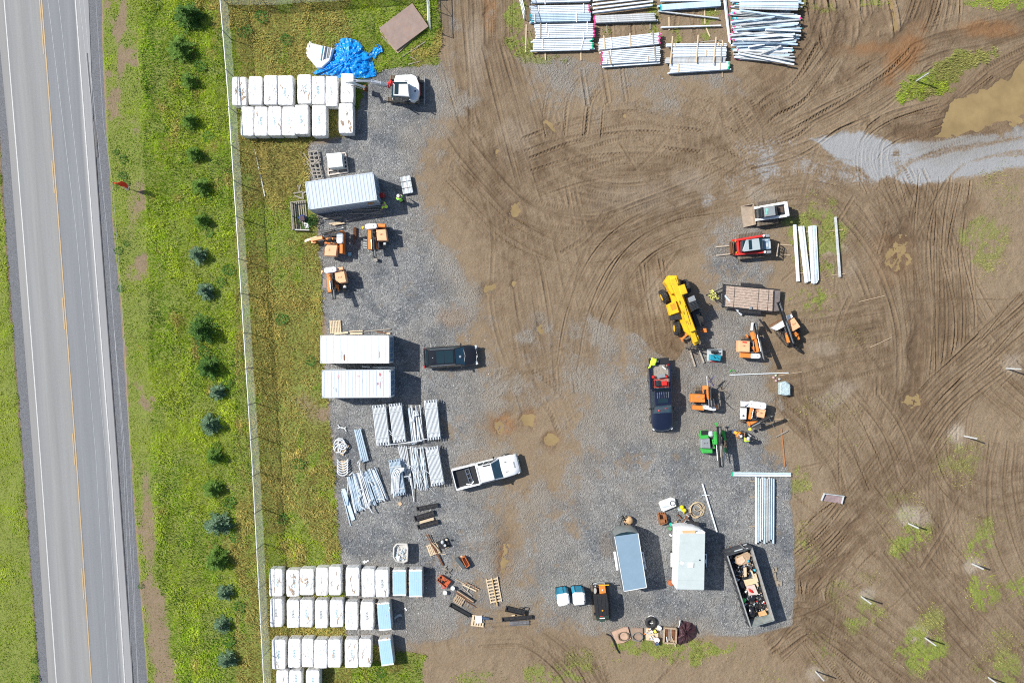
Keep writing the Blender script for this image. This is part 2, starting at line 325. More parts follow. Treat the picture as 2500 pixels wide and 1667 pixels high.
LATN=np. random. default_rng(9). random((256,256)). astype(np. float32);LATN=(LATN+np. roll(LATN,1,1)+np. roll(LATN,2,1))/3*1.5-.25
def spline(P,step):
 P=[np. array(p,float)for p in P];P=[2*P[0]-P[1]]+P+[2*P[-1]-P[-2]];out=[]
 for i in range(1,len(P)-2):
  n=max(2,int(np. linalg. norm(P[i+1]-P[i])/step))
  for k in range(n):
   t=k/n;a,b,c,d=P[i-1:i+3]
   out. append(.5*(2*b+(c-a)*t+(2*a-5*b+4*c-d)*t*t+(3*b-a-3*c+d)*t**3))
 out. append(P[-2]);return np. array(out)
def press(pts,w,depth,kind,side=0.0,amp=1.0):
 """pts in photo pixels; w half width m; side offset m"""
 q=spline(pts,14);xs=(q[:,0]-1250)/S;ys=-(q[:,1]-833.5)/S
 tx=np. gradient(xs);ty=np. gradient(ys);ln=np. hypot(tx,ty)+1e-9;xs=xs-ty/ln*side;ys=ys+tx/ln*side
 seed_=random. randrange(200);s0=0.0;R=w*(1.15 if kind=='comb' else 2.1)+.1;ph=U(0,6)
 for i in range(len(xs)-1):
  ax,ay,bx,by=xs[i],ys[i],xs[i+1],ys[i+1];dx,dy=bx-ax,by-ay;L=math. hypot(dx,dy)
  if L<1e-4:continue
  i0=max(0,int((min(ax,bx)-R-X0)/GS));i1=min(NX,int((max(ax,bx)+R-X0)/GS)+2)
  j0=max(0,int((min(ay,by)-R-Y0)/GS));j1=min(NY,int((max(ay,by)+R-Y0)/GS)+2)
  if i1<=i0 or j1<=j0:s0+=L;continue
  x=GX[j0:j1,i0:i1]-ax;y=GY[j0:j1,i0:i1]-ay
  u=(x*dx+y*dy)/L;v=(x*-dy+y*dx)/L;inside=(u>=0)&(u<L)
  if not inside. any():s0+=L;continue
  d=np. abs(v);e=np. clip(1.0-(d/w)**4,0,1);lip=np. exp(-((d-w*1.25)/(w*.35))**2)
  if kind=='crawler':prof=-.45*e+.30*lip+.42*e*np. sign(np. sin((u+s0)*2*PI/.25))
  elif kind=='lug':prof=-.6*e+.6*lip+.55*e*np. sign(np. sin((u+s0)*2*PI/.36+np. sign(v)*1.5+d*9))
  elif kind=='comb':prof=e*((LATN[np. mod((v/.075+seed_). astype(int),256),np. mod(((u+s0)/2.4+7*np. sin(v*3)). astype(int),256)])-.5)*1.7
  else:prof=-.8*e+.9*lip+.3*e*np. sin(v*2*PI/(w*.8)+ph)
  fade=.45+.55*math. sin((s0*.35+ph))**2
  val=np. where(inside,prof*depth*fade*amp,0);hh=H[j0:j1,i0:i1]
  m=np. abs(val)>1e-5
  hh[m]=hh[m]*.45+val[m]
  if kind=='comb':TRW[j0:j1,i0:i1]=np. maximum(TRW[j0:j1,i0:i1],np. where(inside,np. clip(1.25-d/w,0,1)*FT[0],0));s0+=L;continue
  TR[j0:j1,i0:i1]=np. maximum(TR[j0:j1,i0:i1],np. where(inside,e*fade,0))
  s0+=L
FT=[1.0]
def flow(P,n,spread,kinds=('rut','rut','rut','rut','lug','crawler'),depth=.05,cut=.35,w=(.06,.19),wob=12):
 P=np. array(P,float)
 if depth>=.03 and len(P)>3:
  tone_=U(.35,1.1);FT[0]=tone_
  for o_ in np. arange(-spread,spread+1.3,.9):press([(p[0]+U(-6,6),p[1]+U(-6,6))for p in P],.62,depth*.75,'comb',o_)
 for k in range(int(n*1.1)):
  off=U(-spread,spread);a=U(0,cut);b=1-U(0,cut);m=len(P);i0=int(a*(m-1));i1=max(i0+2,int(math. ceil(b*(m-1)))+1)
  Q=[(p[0]+U(-wob,wob),p[1]+U(-wob,wob))for p in P[i0:i1]]
  if len(Q)<2:continue
  kd=random. choice(kinds);ww=U(*w);dp=depth*U(.4,1.5);tw=U(.8,1.0)
  if kd=='crawler':ww=.2;dp*=.8
  press(Q,ww,dp,kd,off);press(Q,ww,dp,kd,off+tw*2)
flow([(1115,-60),(1125,150),(1165,300),(1240,420),(1360,500),(1500,520),(1650,480),(1790,430),(1920,400),(2080,430)],7,1.6,cut=.3)
flow([(1180,-60),(1188,150),(1230,280),(1330,400),(1480,470),(1640,450),(1790,390)],7,1.3,cut=.25)
flow([(1150,-60),(1160,200),(1180,400),(1210,560),(1225,750),(1260,900),(1290,1000)],5,1.6,depth=.03)
flow([(1210,100),(1260,300),(1310,480),(1350,640),(1380,800),(1400,960)],5,2.0,depth=.03)
flow([(1060,350),(1120,420),(1250,560),(1430,620),(1620,560),(1780,500),(1900,470)],5,2.5,depth=.04)
flow([(1420,900),(1450,760),(1520,640),(1640,560),(1800,520)],5,2,depth=.035)
flow([(1300,420),(1420,380),(1560,360),(1700,380),(1800,420)],5,2.5,depth=.04,kinds=('lug','crawler'))
flow([(2140,440),(2190,520),(2240,640),(2300,760),(2380,880),(2520,1010)],10,2.0,depth=.06,cut=.2)
flow([(2170,440),(2220,560),(2260,700),(2270,850),(2250,1000),(2200,1100),(2120,1200),(2020,1300),(1960,1390),(1950,1470),(1990,1560),(2080,1690)],9,1.8,depth=.06,cut=.25)
flow([(2290,440),(2270,600),(2280,800),(2260,1000),(2245,1200),(2260,1350),(2290,1450),(2320,1560),(2330,1700)],8,1.8,depth=.05,cut=.25)
flow([(2520,740),(2400,850),(2320,950),(2290,1080),(2330,1180),(2420,1225),(2540,1205)],6,1.2,depth=.05,cut=.2)
flow([(1830,500),(1900,470),(2000,470),(2090,520),(2150,620),(2180,760),(2190,900),(2140,1050),(2060,1180)],8,2.4,depth=.045)
flow([(1960,1420),(2060,1330),(2200,1160),(2320,1000),(2440,880)],7,1.4,depth=.055,cut=.2)
flow([(2050,1420),(2160,1500),(2280,1600),(2380,1700)],6,3,depth=.035)
flow([(2120,1180),(2200,1300),(2300,1430),(2420,1560),(2540,1660)],6,3,depth=.03)
flow([(1960,900),(2040,980),(2110,1080),(2150,1180)],6,4,depth=.03)
flow([(2420,1080),(2410,1200),(2450,1350),(2520,1480)],6,3,depth=.03)
flow([(1330,1540),(1390,1630),(1450,1710)],5,1,depth=.04)
flow([(1180,1555),(1290,1560),(1370,1620),(1420,1700)],5,1.2,depth=.04)
flow([(1880,1575),(1960,1520),(2040,1560),(2120,1620),(2230,1700)],7,1.5,depth=.05)
flow([(2280,-60),(2250,60),(2190,140),(2110,200),(2010,260),(1920,305),(1820,345)],8,1.4,depth=.05,cut=.15)
flow([(2540,15),(2400,60),(2300,85),(2220,100)],5,.9,depth=.04)
flow([(2540,120),(2420,190),(2350,255),(2260,310),(2160,330)],5,.8,depth=.04)
flow([(2420,270),(2300,310),(2200,340),(2100,330)],4,1,depth=.03,kinds=('crawler',))
flow([(2020,-30),(2035,60),(2050,120)],6,3.5,depth=.09,w=(.2,.3))
flow([(2000,20),(1985,100),(1930,180),(1850,230),(1780,300)],7,2,depth=.05,kinds=('lug','crawler'))
flow([(1720,380),(1735,300),(1750,240)],5,1.2,depth=.06,kinds=('crawler',))
flow([(1775,270),(1800,320),(1830,370)],4,1.0,depth=.05,kinds=('crawler',))
flow([(1440,330),(1450,260),(1480,230)],6,3,depth=.05,kinds=('lug','crawler'))
flow([(1550,260),(1620,300),(1720,320)],5,2,depth=.04,kinds=('lug',))
flow([(1555,650),(1570,760),(1600,880),(1700,930)],5,1.5,depth=.035)
flow([(2130,950),(2120,830),(2090,700),(2040,620),(1990,560)],6,3,depth=.03,kinds=('crawler','rut'))
flow([(1850,900),(1950,880),(2070,860),(2170,840)],5,3,depth=.03,kinds=('crawler','rut'))
flow([(1500,60),(1505,165)],3,.8,depth=.08,cut=.1);flow([(1660,30),(1665,110)],3,.5,depth=.05,kinds=('crawler',),cut=.1);flow([(1450,160),(1455,260)],3,1.2,depth=.07,cut=.1)
flow([(2160,450),(2140,380),(2180,330),(2300,300)],3,.5,depth=.06,cut=.1)
for q in range(60):
 x,y=U(1150,2500),U(250,1650);a=U(0,PI);l=U(40,150)
 press([(x,y),(x+l*math. cos(a)+U(-15,15),y+l*math. sin(a)),(x+2*l*math. cos(a),y+2*l*math. sin(a)+U(-30,30))],U(.1,.22),.025,random. choice(['rut','lug','crawler']))
ring=[(940,1620),(935,1560),(985,1525),(1050,1540),(1065,1600)];press(ring,.22,.03,'crawler');press(ring,.22,.03,'crawler',1.4)
for P in([(1195,930),(1235,905),(1300,915)],[(1258,945),(1300,960),(1340,1000),(1365,1060)],[(1300,905),(1370,960),(1400,1040)]):press(P,.25,.05,'lug')
soft=np. clip(mud*1.15,0,1)*(1-.85*grass)*(1-.5*lane)
soft=np. maximum(soft,.25*inyard)
clod=fbm(GX+n1*.8,GY+n2*.8,.55,300,4,.7);ridg=1-np. abs(fbm(GX+n2,GY+n1,1.1,340,4,.62))*4
churn=np. maximum. reduce([blob(2030,60,90,90,1),blob(1930,100,50,90,.9),blob(2260,60,70,80,.0),blob(2300,50,40,60,.7),blob(2120,300,60,25,.9),blob(1480,240,80,40,.6),blob(1080,400,60,60,.6),blob(1450,210,40,25,.7),blob(1960,1300,20,60,.7),blob(1970,1520,40,60,.4),blob(1500,85,60,30,1)])
Z=H*soft*1.75+clod*(.035+.05*soft+.10*churn)*(.35+.65*soft)+np. clip(ridg,-1,1)*.02*soft+churn*np. clip(ridg,0,1)*.05
Z+=n3*.012+nbig*.04
Z+=grass*(n1*.12+n2*.08)
Z=np. where(inyard>.4,Z*(.45+.55*np. clip(mud*1.3,0,1)),Z)
PATH=[(230,-100),(236,100),(247,300),(262,560),(304,1107),(343,1667),(352,1790)]
sroad=sdist(PX,PY,[(-90,-120),(-60,-120),(-14,107),(38-25,560),(80-25,1107),(118-22,1667),(105,1790),(375,1790),(360,1667),(335,1350),(318,1107),(290,700),(275,560),(258,300),(249,100),(249,-40),(215,-120)])
Z=np. where(sroad>-.15,np. minimum(Z,0)-.10*sstep(sroad,-.15,.25),Z)
Z+=sstep(-sv,-.1,.2)*0
WZ=-.055
Z=Z*(1-sstep(sp,-.5,.2))+(WZ+.03-.05*sstep(sp,-.15,.25)+n3*.014+n2*.010)*sstep(sp,-.5,.2)
TRm=np. clip((TR*.4+TRW*(.55+n1*1.6))*soft,0,1);ARC=[[(2420,1000),(2100,1060),(1800,1110),(1560,1180),(1420,1310),(1380,1290),(1500,1150),(1750,1060),(2050,1010),(2420,950)],[(2420,1110),(2150,1140),(1950,1180),(1850,1260),(1820,1300),(1790,1270),(1900,1170),(2100,1100),(2420,1055)]]
for a_ in ARC:lane=lane*(1-.55*sstep(sdist(PX,PY,[(1700+x/2.94,y/2.94)for x,y in a_])+rag*.6,-.1,.3))
lane=lane*(1-.4*sstep(H,-.004,-.03))
def sample(A,x,y):
 i=np. clip(((x-X0)/GS). astype(int),0,NX-1);j=np. clip(((y-Y0)/GS). astype(int),0,NY-1);return A[j,i]
def zat(x,y):return float(Z[min(max(int((y-Y0)/GS),0),NY-1),min(max(int((x-X0)/GS),0),NX-1)])
def terrain_material():
 m=bpy. data. materials. new('yard_soil');m. use_nodes=True;nt=m. node_tree;n=nt. nodes;L=nt. links;b=n['Principled BSDF']
 tc=n. new('ShaderNodeTexCoord')
 def noise(sc,det=5,ro=.6,vec=None):
  k=n. new('ShaderNodeTexNoise');k. inputs['Scale']. default_value=sc;k. inputs['Detail']. default_value=det;k. inputs['Roughness']. default_value=ro
  L. new(vec or tc. outputs['Object'],k. inputs['Vector']);return k. outputs['Fac']
 def mr(v,a,b_,c=0.,d=1.):
  k=n. new('ShaderNodeMapRange');k. inputs['From Min']. default_value=a;k. inputs['From Max']. default_value=b_;k. inputs['To Min']. default_value=c;k. inputs['To Max']. default_value=d
  L. new(v,k. inputs['Value']);return k. outputs['Result']
 def mix(f,A,B,mode='MIX'):
  k=n. new('ShaderNodeMix');k. data_type='RGBA';k. blend_type=mode
  for s_,v in(('Factor',f),('A',A),('B',B)):
   if isinstance(v,(int,float)):k. inputs[s_]. default_value=v
   elif isinstance(v,tuple):k. inputs[s_]. default_value=(*v,1)
   else:L. new(v,k. inputs[s_])
  return k. outputs['Result']
 def mth(op,a,b_):
  k=n. new('ShaderNodeMath');k. operation=op
  for i,v in enumerate((a,b_)):
   if isinstance(v,(int,float)):k. inputs[i]. default_value=v
   else:L. new(v,k. inputs[i])
  return k. outputs[0]
 at={}
 for nm in('ma','mb'):
  a=n. new('ShaderNodeAttribute');a. attribute_name=nm;sep=n. new('ShaderNodeSeparateColor');L. new(a. outputs['Color'],sep. inputs['Color'])
  at[nm]=(sep. outputs[0],sep. outputs[1],sep. outputs[2],a. outputs['Alpha'])
 g,gr,wt,ln=at['ma'];orr,trk,pal,dus=at['mb']
 nf=noise(13,4,.8);nm_=noise(5,5,.65);nb=noise(.9,5,.6);nxx=noise(70,2,.6)
 vo=n. new('ShaderNodeTexVoronoi');vo. inputs['Scale']. default_value=10;L. new(tc. outputs['Object'],vo. inputs['Vector'])
 vs=n. new('ShaderNodeSeparateColor');L. new(vo. outputs['Color'],vs. inputs['Color']);stone=vs. outputs[0]
 mudc=mix(mr(nb,.3,.7),(.272,.200,.128),(.200,.140,.083));mudc=mix(mr(nm_,.35,.72),mudc,(.275,.212,.146))
 mudc=mix(mth('MULTIPLY',trk,mr(nb,.3,.7,.45,.95)),mudc,(.118,.077,.043))
 mudc=mix(mth('MULTIPLY',pal,.8),mudc,(.40,.345,.275))
 mudc=mix(mr(nf,.25,.75,.0,.9),mix(1.0,mudc,(.66,.65,.63),'MULTIPLY'),mix(1.0,mudc,(1.32,1.32,1.32),'MULTIPLY'))
 mudc=mix(mth('MULTIPLY',orr,.85),mudc,(.30,.155,.062))
 sc_=mr(stone,0,1,.66,1.34);grc=mix(mr(nb,.32,.68),(.190,.194,.196),(.268,.264,.252));grc=mix(mr(noise(.35,4),.45,.62),grc,(.140,.148,.156))
 k=n. new('ShaderNodeCombineColor');[L. new(sc_,k. inputs[i])for i in range(3)];grc=mix(1.0,grc,k. outputs['Color'],'MULTIPLY')
 grc=mix(mth('MULTIPLY',mr(stone,.92,.98),.7),grc,(.40,.40,.38))
 grc=mix(mth('MULTIPLY',orr,.55),grc,(.27,.17,.09))
 grc=mix(mth('MULTIPLY',dus,.85),grc,mix(mr(nf,.3,.7),(.205,.172,.135),(.32,.28,.225)))
 gf=mth('ADD',g,mth('MULTIPLY',mth('SUBTRACT',noise(7,6,.75),.5),1.1));gf=mr(gf,.22,.85)
 col=mix(gf,mudc,grc)
 lanec=mix(mr(nf,.3,.7),(.255,.258,.260),(.345,.345,.342));lf=mr(mth('ADD',ln,mth('MULTIPLY',mth('SUBTRACT',nm_,.5),1.5)),.25,.75)
 col=mix(lf,col,lanec)
 soil=mix(mr(nm_,.35,.65),(.20,.24,.045),(.30,.27,.09));soil=mix(mr(nf,.3,.7),soil,(.15,.21,.035))
 gfa=mr(mth('ADD',gr,mth('MULTIPLY',mth('SUBTRACT',nf,.5),.9)),.3,.75);col=mix(gfa,col,soil)
 col=mix(mth('MULTIPLY',wt,.75),col,mix(1.0,col,(.62,.52,.40),'MULTIPLY'))
 L. new(col,b. inputs['Base Color'])
 L. new(mr(wt,0,1,.92,.42),b. inputs['Roughness']);b. inputs['Specular IOR Level']. default_value=.3
 bp=n. new('ShaderNodeBump');bp. inputs['Strength']. default_value=.75;bp. inputs['Distance']. default_value=.09
 hgt=mth('ADD',mth('MULTIPLY',nf,.8),mth('ADD',mth('MULTIPLY',nm_,.9),mth('MULTIPLY',mth('MULTIPLY',vo. outputs['Distance'],gf),1.2)))
 L. new(hgt,bp. inputs['Height']);L. new(bp. outputs['Normal'],b. inputs['Normal'])
 return m
MT=terrain_material()
A1=np. stack([gravel,np. maximum(grass*.95,sparse*.9),wet,lane],-1). reshape(-1,4). astype(np. float32)
A2=np. stack([orange,TRm,pale,np. clip(mud*1.7+n1*1.1+n2*.3,0,1)],-1). reshape(-1,4). astype(np. float32)
VV=np. stack([GX,GY,Z],-1). reshape(-1,3). astype(np. float32)
ii=np. arange(NX*NY). reshape(NY,NX);Q=np. stack([ii[:-1,:-1],ii[:-1,1:],ii[1:,1:],ii[1:,:-1]],-1). reshape(-1,4)
cls=np. where(grass>.5,2,np. where(inyard>.5,1,0))[:-1,:-1]. reshape(-1)
def np_mesh(name,v,f,mats,cols=None,smooth=True):
 me=bpy. data. meshes. new(name);k=f. shape[1]
 me. vertices. add(len(v));me. vertices. foreach_set('co',v. astype(np. float32). ravel())
 me. loops. add(f. size);me. loops. foreach_set('vertex_index',f. astype(np. int32). ravel())
 me. polygons. add(len(f));me. polygons. foreach_set('loop_start',np. arange(0,f. size,k,dtype=np. int32))
 me. polygons. foreach_set('use_smooth',np. full(len(f),smooth))
 for m in mats:me. materials. append(m)
 me. update(calc_edges=True)
 for nm,c in(cols or{}). items():
  a=me. attributes. new(nm,'FLOAT_COLOR','POINT');a. data. foreach_set('color',c. astype(np. float32). ravel())
 o=bpy. data. objects. new(name,me);COL. objects. link(o);return o
for c,nm in((0,'ground'),(1,'gravel_yard'),(2,'grassland')):
 F=Q[cls==c];v,a1,a2=VV,A1,A2
 if c==0:
  far=900.;zb=-.35;ring=[(X0,Y0),(X1,Y0),(X1,Y1),(X0,Y1)];big=[(-far,-far),(far,-far),(far,far),(-far,far)]
  b0=len(VV);ex=np. array([[x,y,zb]for x,y in ring]+[[x,y,zb]for x,y in big],np. float32)
  v=np. vstack([VV,ex]);cz=np. tile(np. array([[0,.55,0,0]],np. float32),(8,1));a1=np. vstack([A1,cz]);a2=np. vstack([A2,cz*0])
  F=np. vstack([F]+[[[b0+k,b0+4+k,b0+4+(k+1)%4,b0+(k+1)%4]]for k in range(4)])
  F=F[:,[0,1,2,3]]
 used=np. unique(F);rm=np. zeros(len(v),np. int64);rm[used]=np. arange(len(used))
 struct(np_mesh(nm,v[used],rm[F],[MT],{'ma':a1[used],'mb':a2[used]}))
def water_mat():
 m=mat('muddy_water',(.27,.192,.088),.04,0,.22,.35,spec=.6);return m
MWt=water_mat()
PN=np. array(PUD)
def puddle(pts):
 global WZ
 WZ-=.0015;mb=MB();P=[W(x,y)for x,y in pts];mb. add([(p[0],p[1],WZ)for p in P],[tuple(range(len(P)))])
 o=mb. build('puddle',MWt);n=o. data. polygons[0]. normal
 if n. z<0:o. data. flip_normals()
 struct(o)
puddle([(x,y)for x,y in[(1700+a/2.94,b/2.94)for a,b in[(2700,250),(2352,380),(2200,500),(1960,620),(1820,680),(1740,800),(1700,920),(1640,985),(1700,1040),(1900,1010),(2090,985),(2250,930),(2400,850),(2700,750)]]])
for p in PUD:
 a=R_(p[4]);k=1.9
 puddle([(p[0]+k*(p[2]*math. cos(t)*math. cos(a)-p[3]*math. sin(t)*math. sin(a)),p[1]+k*(p[2]*math. cos(t)*math. sin(a)+p[3]*math. sin(t)*math. cos(a)))for t in[2*PI*i/20 for i in range(20)]])
def grass_blades():
 N=1150000;x=RNG. uniform(X0,X1,N). astype(np. float32);y=RNG. uniform(Y0,Y1,N). astype(np. float32)
 gd=sample(grass,x,y);sd=sample(sparse,x,y);spd=sample(sp,x,y);sr=sample(sroad,x,y)
 keep=(RNG. random(N)<np. maximum(gd**1.2,sd*.8))&(spd<-.1)&(sr<.0)
 edge=RNG. random(N)<.0;keep|=edge
 x=x[keep];y=y[keep];gd=gd[keep];n=len(x)
 z=sample(Z,x,y)-.01
 nb_=fbm(x,y,5.,501,4);nc=fbm(x,y,1.6,502,3);nd=fbm(x,y,.7,503,2)
 px=x*S+1250;py=833.5-y*S
 short=((px<350+(py-400)*.03)&(px<420)). astype(np. float32)
 flat=np. exp(-(((px-690)/60)**4+((py-412)/62)**4))
 hgt=(.13+.22*RNG. random(n)**1.4)*(1+nc*1.6)*(1-.62*short);hgt=np. where(gd<.4,hgt*.55,hgt);hgt=np. clip(hgt,.04,.55)
 wid=RNG. uniform(.03,.065,n)*(1+.3*short)
 az=RNG. uniform(0,2*PI,n)*.55+fbm(x,y,2.2,504,2)*9+5.4
 az=np. where(RNG. random(n)<flat,3.1+RNG. normal(0,.18,n),az)
 lean=np. clip(np. abs(RNG. normal(.75,.3,n))+.3*flat,.05,1.25);lean=np. where(RNG. random(n)<flat*.8,1.25,lean);hgt=hgt*(1+1.0*flat)
 dx=np. cos(az);dy=np. sin(az);qx=-dy;qy=dx
 mid=hgt*.55;l1=np. sin(lean*.6)*mid;h1=np. cos(lean*.6)*mid;l2=l1+np. sin(lean)*hgt*.45;h2=h1+np. cos(lean)*hgt*.45
 V=np. zeros((n,5,3),np. float32)
 V[:,0]=np. stack([x-qx*wid/2,y-qy*wid/2,z],-1);V[:,1]=np. stack([x+qx*wid/2,y+qy*wid/2,z],-1)
 V[:,2]=np. stack([x+dx*l1+qx*wid*.4,y+dy*l1+qy*wid*.4,z+h1],-1);V[:,3]=np. stack([x+dx*l1-qx*wid*.4,y+dy*l1-qy*wid*.4,z+h1],-1)
 V[:,4]=np. stack([x+dx*l2,y+dy*l2,z+h2],-1)
 b=np. arange(n)*5
 F=np. concatenate([np. stack([b,b+1,b+2,b+3],-1),np. stack([b+3,b+2,b+4,b+4],-1)])
 Ft=np. concatenate([np. stack([b,b+1,b+2],-1),np. stack([b,b+2,b+3],-1),np. stack([b+3,b+2,b+4],-1)])
 g1=np. array([.25,.40,.03]);g2=np. array([.45,.54,.05]);st=np. where((px>1200)[:,None],np. array([.36,.34,.12]),np. array([.50,.42,.14]));dk=np. array([.07,.17,.02])
 t=np. clip(.5+nb_*1.7+nc*1.0+RNG. normal(0,.05,n)+fbm(x,y*.16,.8,505,3)*1.1,0,1)[:,None]
 c=g1*(1-t)+g2*t
 verge_green=np. clip(1-(px-250)/330,0,1)
 dry=np. clip(.14+nb_*-1.1+nc*.9+.42*(px>575)*(px<860)-.25*verge_green+.4*flat+.42*(px>1200),0,.85)
 isdry=(RNG. random(n)*.5+.25<sstep(dry+fbm(x,y*.3,.6,506,2)*.5,.0,.75))[:,None];c=np. where(isdry,st*(RNG. uniform(.7,1.15,(n,1))),c)
 isdk=(RNG. random(n)<np. clip(.02-nd*1.1-nb_*.7-nc*.6,0,.8))[:,None];c=np. where(isdk&~isdry,dk,c)
 c=c*RNG. uniform(.88,1.14,(n,1))*(1.12+.55*fbm(x,y*.22,1.3,507,3)+.5*nc)[:,None]. clip(.55,1.5)
 cc=np. concatenate([c,np. ones((n,1))],1);cc=np. repeat(cc[:,None,:],5,1). reshape(-1,4)
 m=bpy. data. materials. new('grass_blades');m. use_nodes=True;nt=m. node_tree;L=nt. links;a=nt. nodes. new('ShaderNodeAttribute');a. attribute_name='col'
 nz=nt. nodes. new('ShaderNodeTexNoise');nz. inputs['Scale']. default_value=1.3;nz. inputs['Detail']. default_value=5;tc=nt. nodes. new('ShaderNodeTexCoord');L. new(tc. outputs['Object'],nz. inputs['Vector'])
 hs=nt. nodes. new('ShaderNodeHueSaturation');mr=nt. nodes. new('ShaderNodeMapRange');mr. inputs['From Min']. default_value=.3;mr. inputs['From Max']. default_value=.7;mr. inputs['To Min']. default_value=.75;mr. inputs['To Max']. default_value=1.25
 L. new(nz. outputs['Fac'],mr. inputs['Value']);L. new(mr. outputs['Result'],hs. inputs['Value']);L. new(a. outputs['Color'],hs. inputs['Color'])
 b=nt. nodes['Principled BSDF'];L. new(hs. outputs['Color'],b. inputs['Base Color']);b. inputs['Roughness']. default_value=.7;b. inputs['Specular IOR Level']. default_value=.2
 tr=nt. nodes. new('ShaderNodeBsdfTranslucent');L. new(hs. outputs['Color'],tr. inputs['Color']);ms=nt. nodes. new('ShaderNodeMixShader');ms. inputs[0]. default_value=.42
 L. new(b. outputs[0],ms. inputs[1]);L. new(tr. outputs[0],ms. inputs[2]);L. new(ms. outputs[0],nt. nodes['Material Output']. inputs['Surface'])
 o=np_mesh('grass',V. reshape(-1,3),Ft,[m],{'col':cc},smooth=False);struct(o,'stuff')
 print('grass blades',n)
grass_blades()
def strip(name,mats,left,right,z,cols=None,ny=60,nx=12,y0=-110,y1=1780):
 ys=np. linspace(y0,y1,ny);lx=np. interp(ys,[p[1]for p in left],[p[0]for p in left]);rx=np. interp(ys,[p[1]for p in right],[p[0]for p in right])
 v=[];uv=[]
 for j in range(ny):
  for i in range(nx+1):
   t=i/nx;p=W(lx[j]*(1-t)+rx[j]*t,ys[j]);v. append((p[0],p[1],z+(.03*math. sin(t*PI)if nx>4 else 0)));uv. append((t,-p[1]))
 f=[(j*(nx+1)+i,(j+1)*(nx+1)+i,(j+1)*(nx+1)+i+1,j*(nx+1)+i+1)for j in range(ny-1)for i in range(nx)]
 me=bpy. data. meshes. new(name);me. from_pydata(v,[],f);me. materials. append(mats);u=me. uv_layers. new(name='uv')
 for lp in me. loops:u. data[lp. index]. uv=uv[lp. vertex_index]
 me. update();o=bpy. data. objects. new(name,me);COL. objects. link(o);return o
def ext(l):
 a,b=l[0],l[1];c,d=l[-2],l[-1]
 return[(a[0]+(a[0]-b[0])/(b[1]-a[1])*130,a[1]-130)]+l+[(d[0]+(d[0]-c[0])/(d[1]-c[1])*130,d[1]+130)]
RL=ext([(-12,0),(-1,107),(21,340),(38,560),(80,1107),(118,1667)]);RR=ext([(216,0),(228,300),(247,560),(287,1107),(326,1667)])
GL=ext([(-38,0),(12,560),(54,1107),(95,1667)]);GR=ext([(252,0),(249,100),(258,300),(276,560),(290,700),(305,850),(318,1107),(336,1350),(360,1667)])
def road_mat():
 m=bpy. data. materials. new('worn_asphalt');m. use_nodes=True;nt=m. node_tree;n=nt. nodes;L=nt. links;b=n['Principled BSDF']
 uv=n. new('ShaderNodeUVMap');uv. uv_map='uv';sx=n. new('ShaderNodeSeparateXYZ');L. new(uv. outputs['UV'],sx. inputs[0])
 cr=n. new('ShaderNodeValToRGB');e=cr. color_ramp. elements;e[0]. position=0;e[0]. color=(.265,.262,.258,1);e[1]. position=1;e[1]. color=(.30,.30,.305,1)
 for p,c in((.06,(.275,.27,.262)),(.10,(.235,.238,.24)),(.22,(.275,.277,.272)),(.30,(.235,.235,.232)),(.38,(.262,.264,.262)),(.49,(.27,.265,.255)),(.505,(.205,.213,.225)),(.58,(.218,.225,.236)),(.66,(.205,.213,.224)),(.78,(.22,.227,.238)),(.845,(.205,.212,.222)),(.88,(.30,.30,.302)),(.95,(.285,.285,.29))):
  k=e. new(p);k. color=(*c,1)
 L. new(sx. outputs[0],cr. inputs[0])
 mp=n. new('ShaderNodeMapping');mp. inputs['Scale']. default_value=(38,.12,1);L. new(uv. outputs['UV'],mp. inputs['Vector'])
 nz=n. new('ShaderNodeTexNoise');nz. inputs['Scale']. default_value=1;nz. inputs['Detail']. default_value=5;L. new(mp. outputs['Vector'],nz. inputs['Vector'])
 mp2=n. new('ShaderNodeMapping');mp2. inputs['Scale']. default_value=(9,.06,1);L. new(uv. outputs['UV'],mp2. inputs['Vector'])
 n2=n. new('ShaderNodeTexNoise');n2. inputs['Scale']. default_value=1;n2. inputs['Detail']. default_value=6;L. new(mp2. outputs['Vector'],n2. inputs['Vector'])
 tc=n. new('ShaderNodeTexCoord');n3=n. new('ShaderNodeTexNoise');n3. inputs['Scale']. default_value=14;n3. inputs['Detail']. default_value=6;n3. inputs['Roughness']. default_value=.8;L. new(tc. outputs['Object'],n3. inputs['Vector'])
 c=cr. outputs[0]
 for v,a_,b_ in((nz,.90,1.0),(n2,.95,1.05),(n3,.88,1.12)):
  r=n. new('ShaderNodeMapRange');r. inputs['From Min']. default_value=.3;r. inputs['From Max']. default_value=.7;r. inputs['To Min']. default_value=a_;r. inputs['To Max']. default_value=b_;L. new(v. outputs['Fac'],r. inputs['Value'])
  k=n. new('ShaderNodeMix');k. data_type='RGBA';k. blend_type='MULTIPLY';k. inputs['Factor']. default_value=1;L. new(c,k. inputs['A']);L. new(r. outputs[0],k. inputs['B']);c=k. outputs['Result']
 L. new(c,b. inputs['Base Color']);b. inputs['Roughness']. default_value=.85;b. inputs['Specular IOR Level']. default_value=.3
 return m
struct(strip('road_shoulder',mat('shoulder_chippings',(.135,.138,.150),.9,0,.45,12,.0,bump=.6,bscale=25),GL,GR,-.04,nx=8))
struct(strip('road',road_mat(),RL,RR,.0,nx=40,ny=90))
def paint(name,pts,wpx,y0,y1,m,z=.012):
 pts=ext(pts);ys=np. linspace(y0,y1,max(3,int((y1-y0)/22)));xs=np. interp(ys,[p[1]for p in pts],[p[0]for p in pts])
 o=strip(name,m,[(x-wpx/2,y)for x,y in zip(xs,ys)],[(x+wpx/2,y)for x,y in zip(xs,ys)],z,ny=len(ys),nx=1,y0=y0,y1=y1);struct(o)
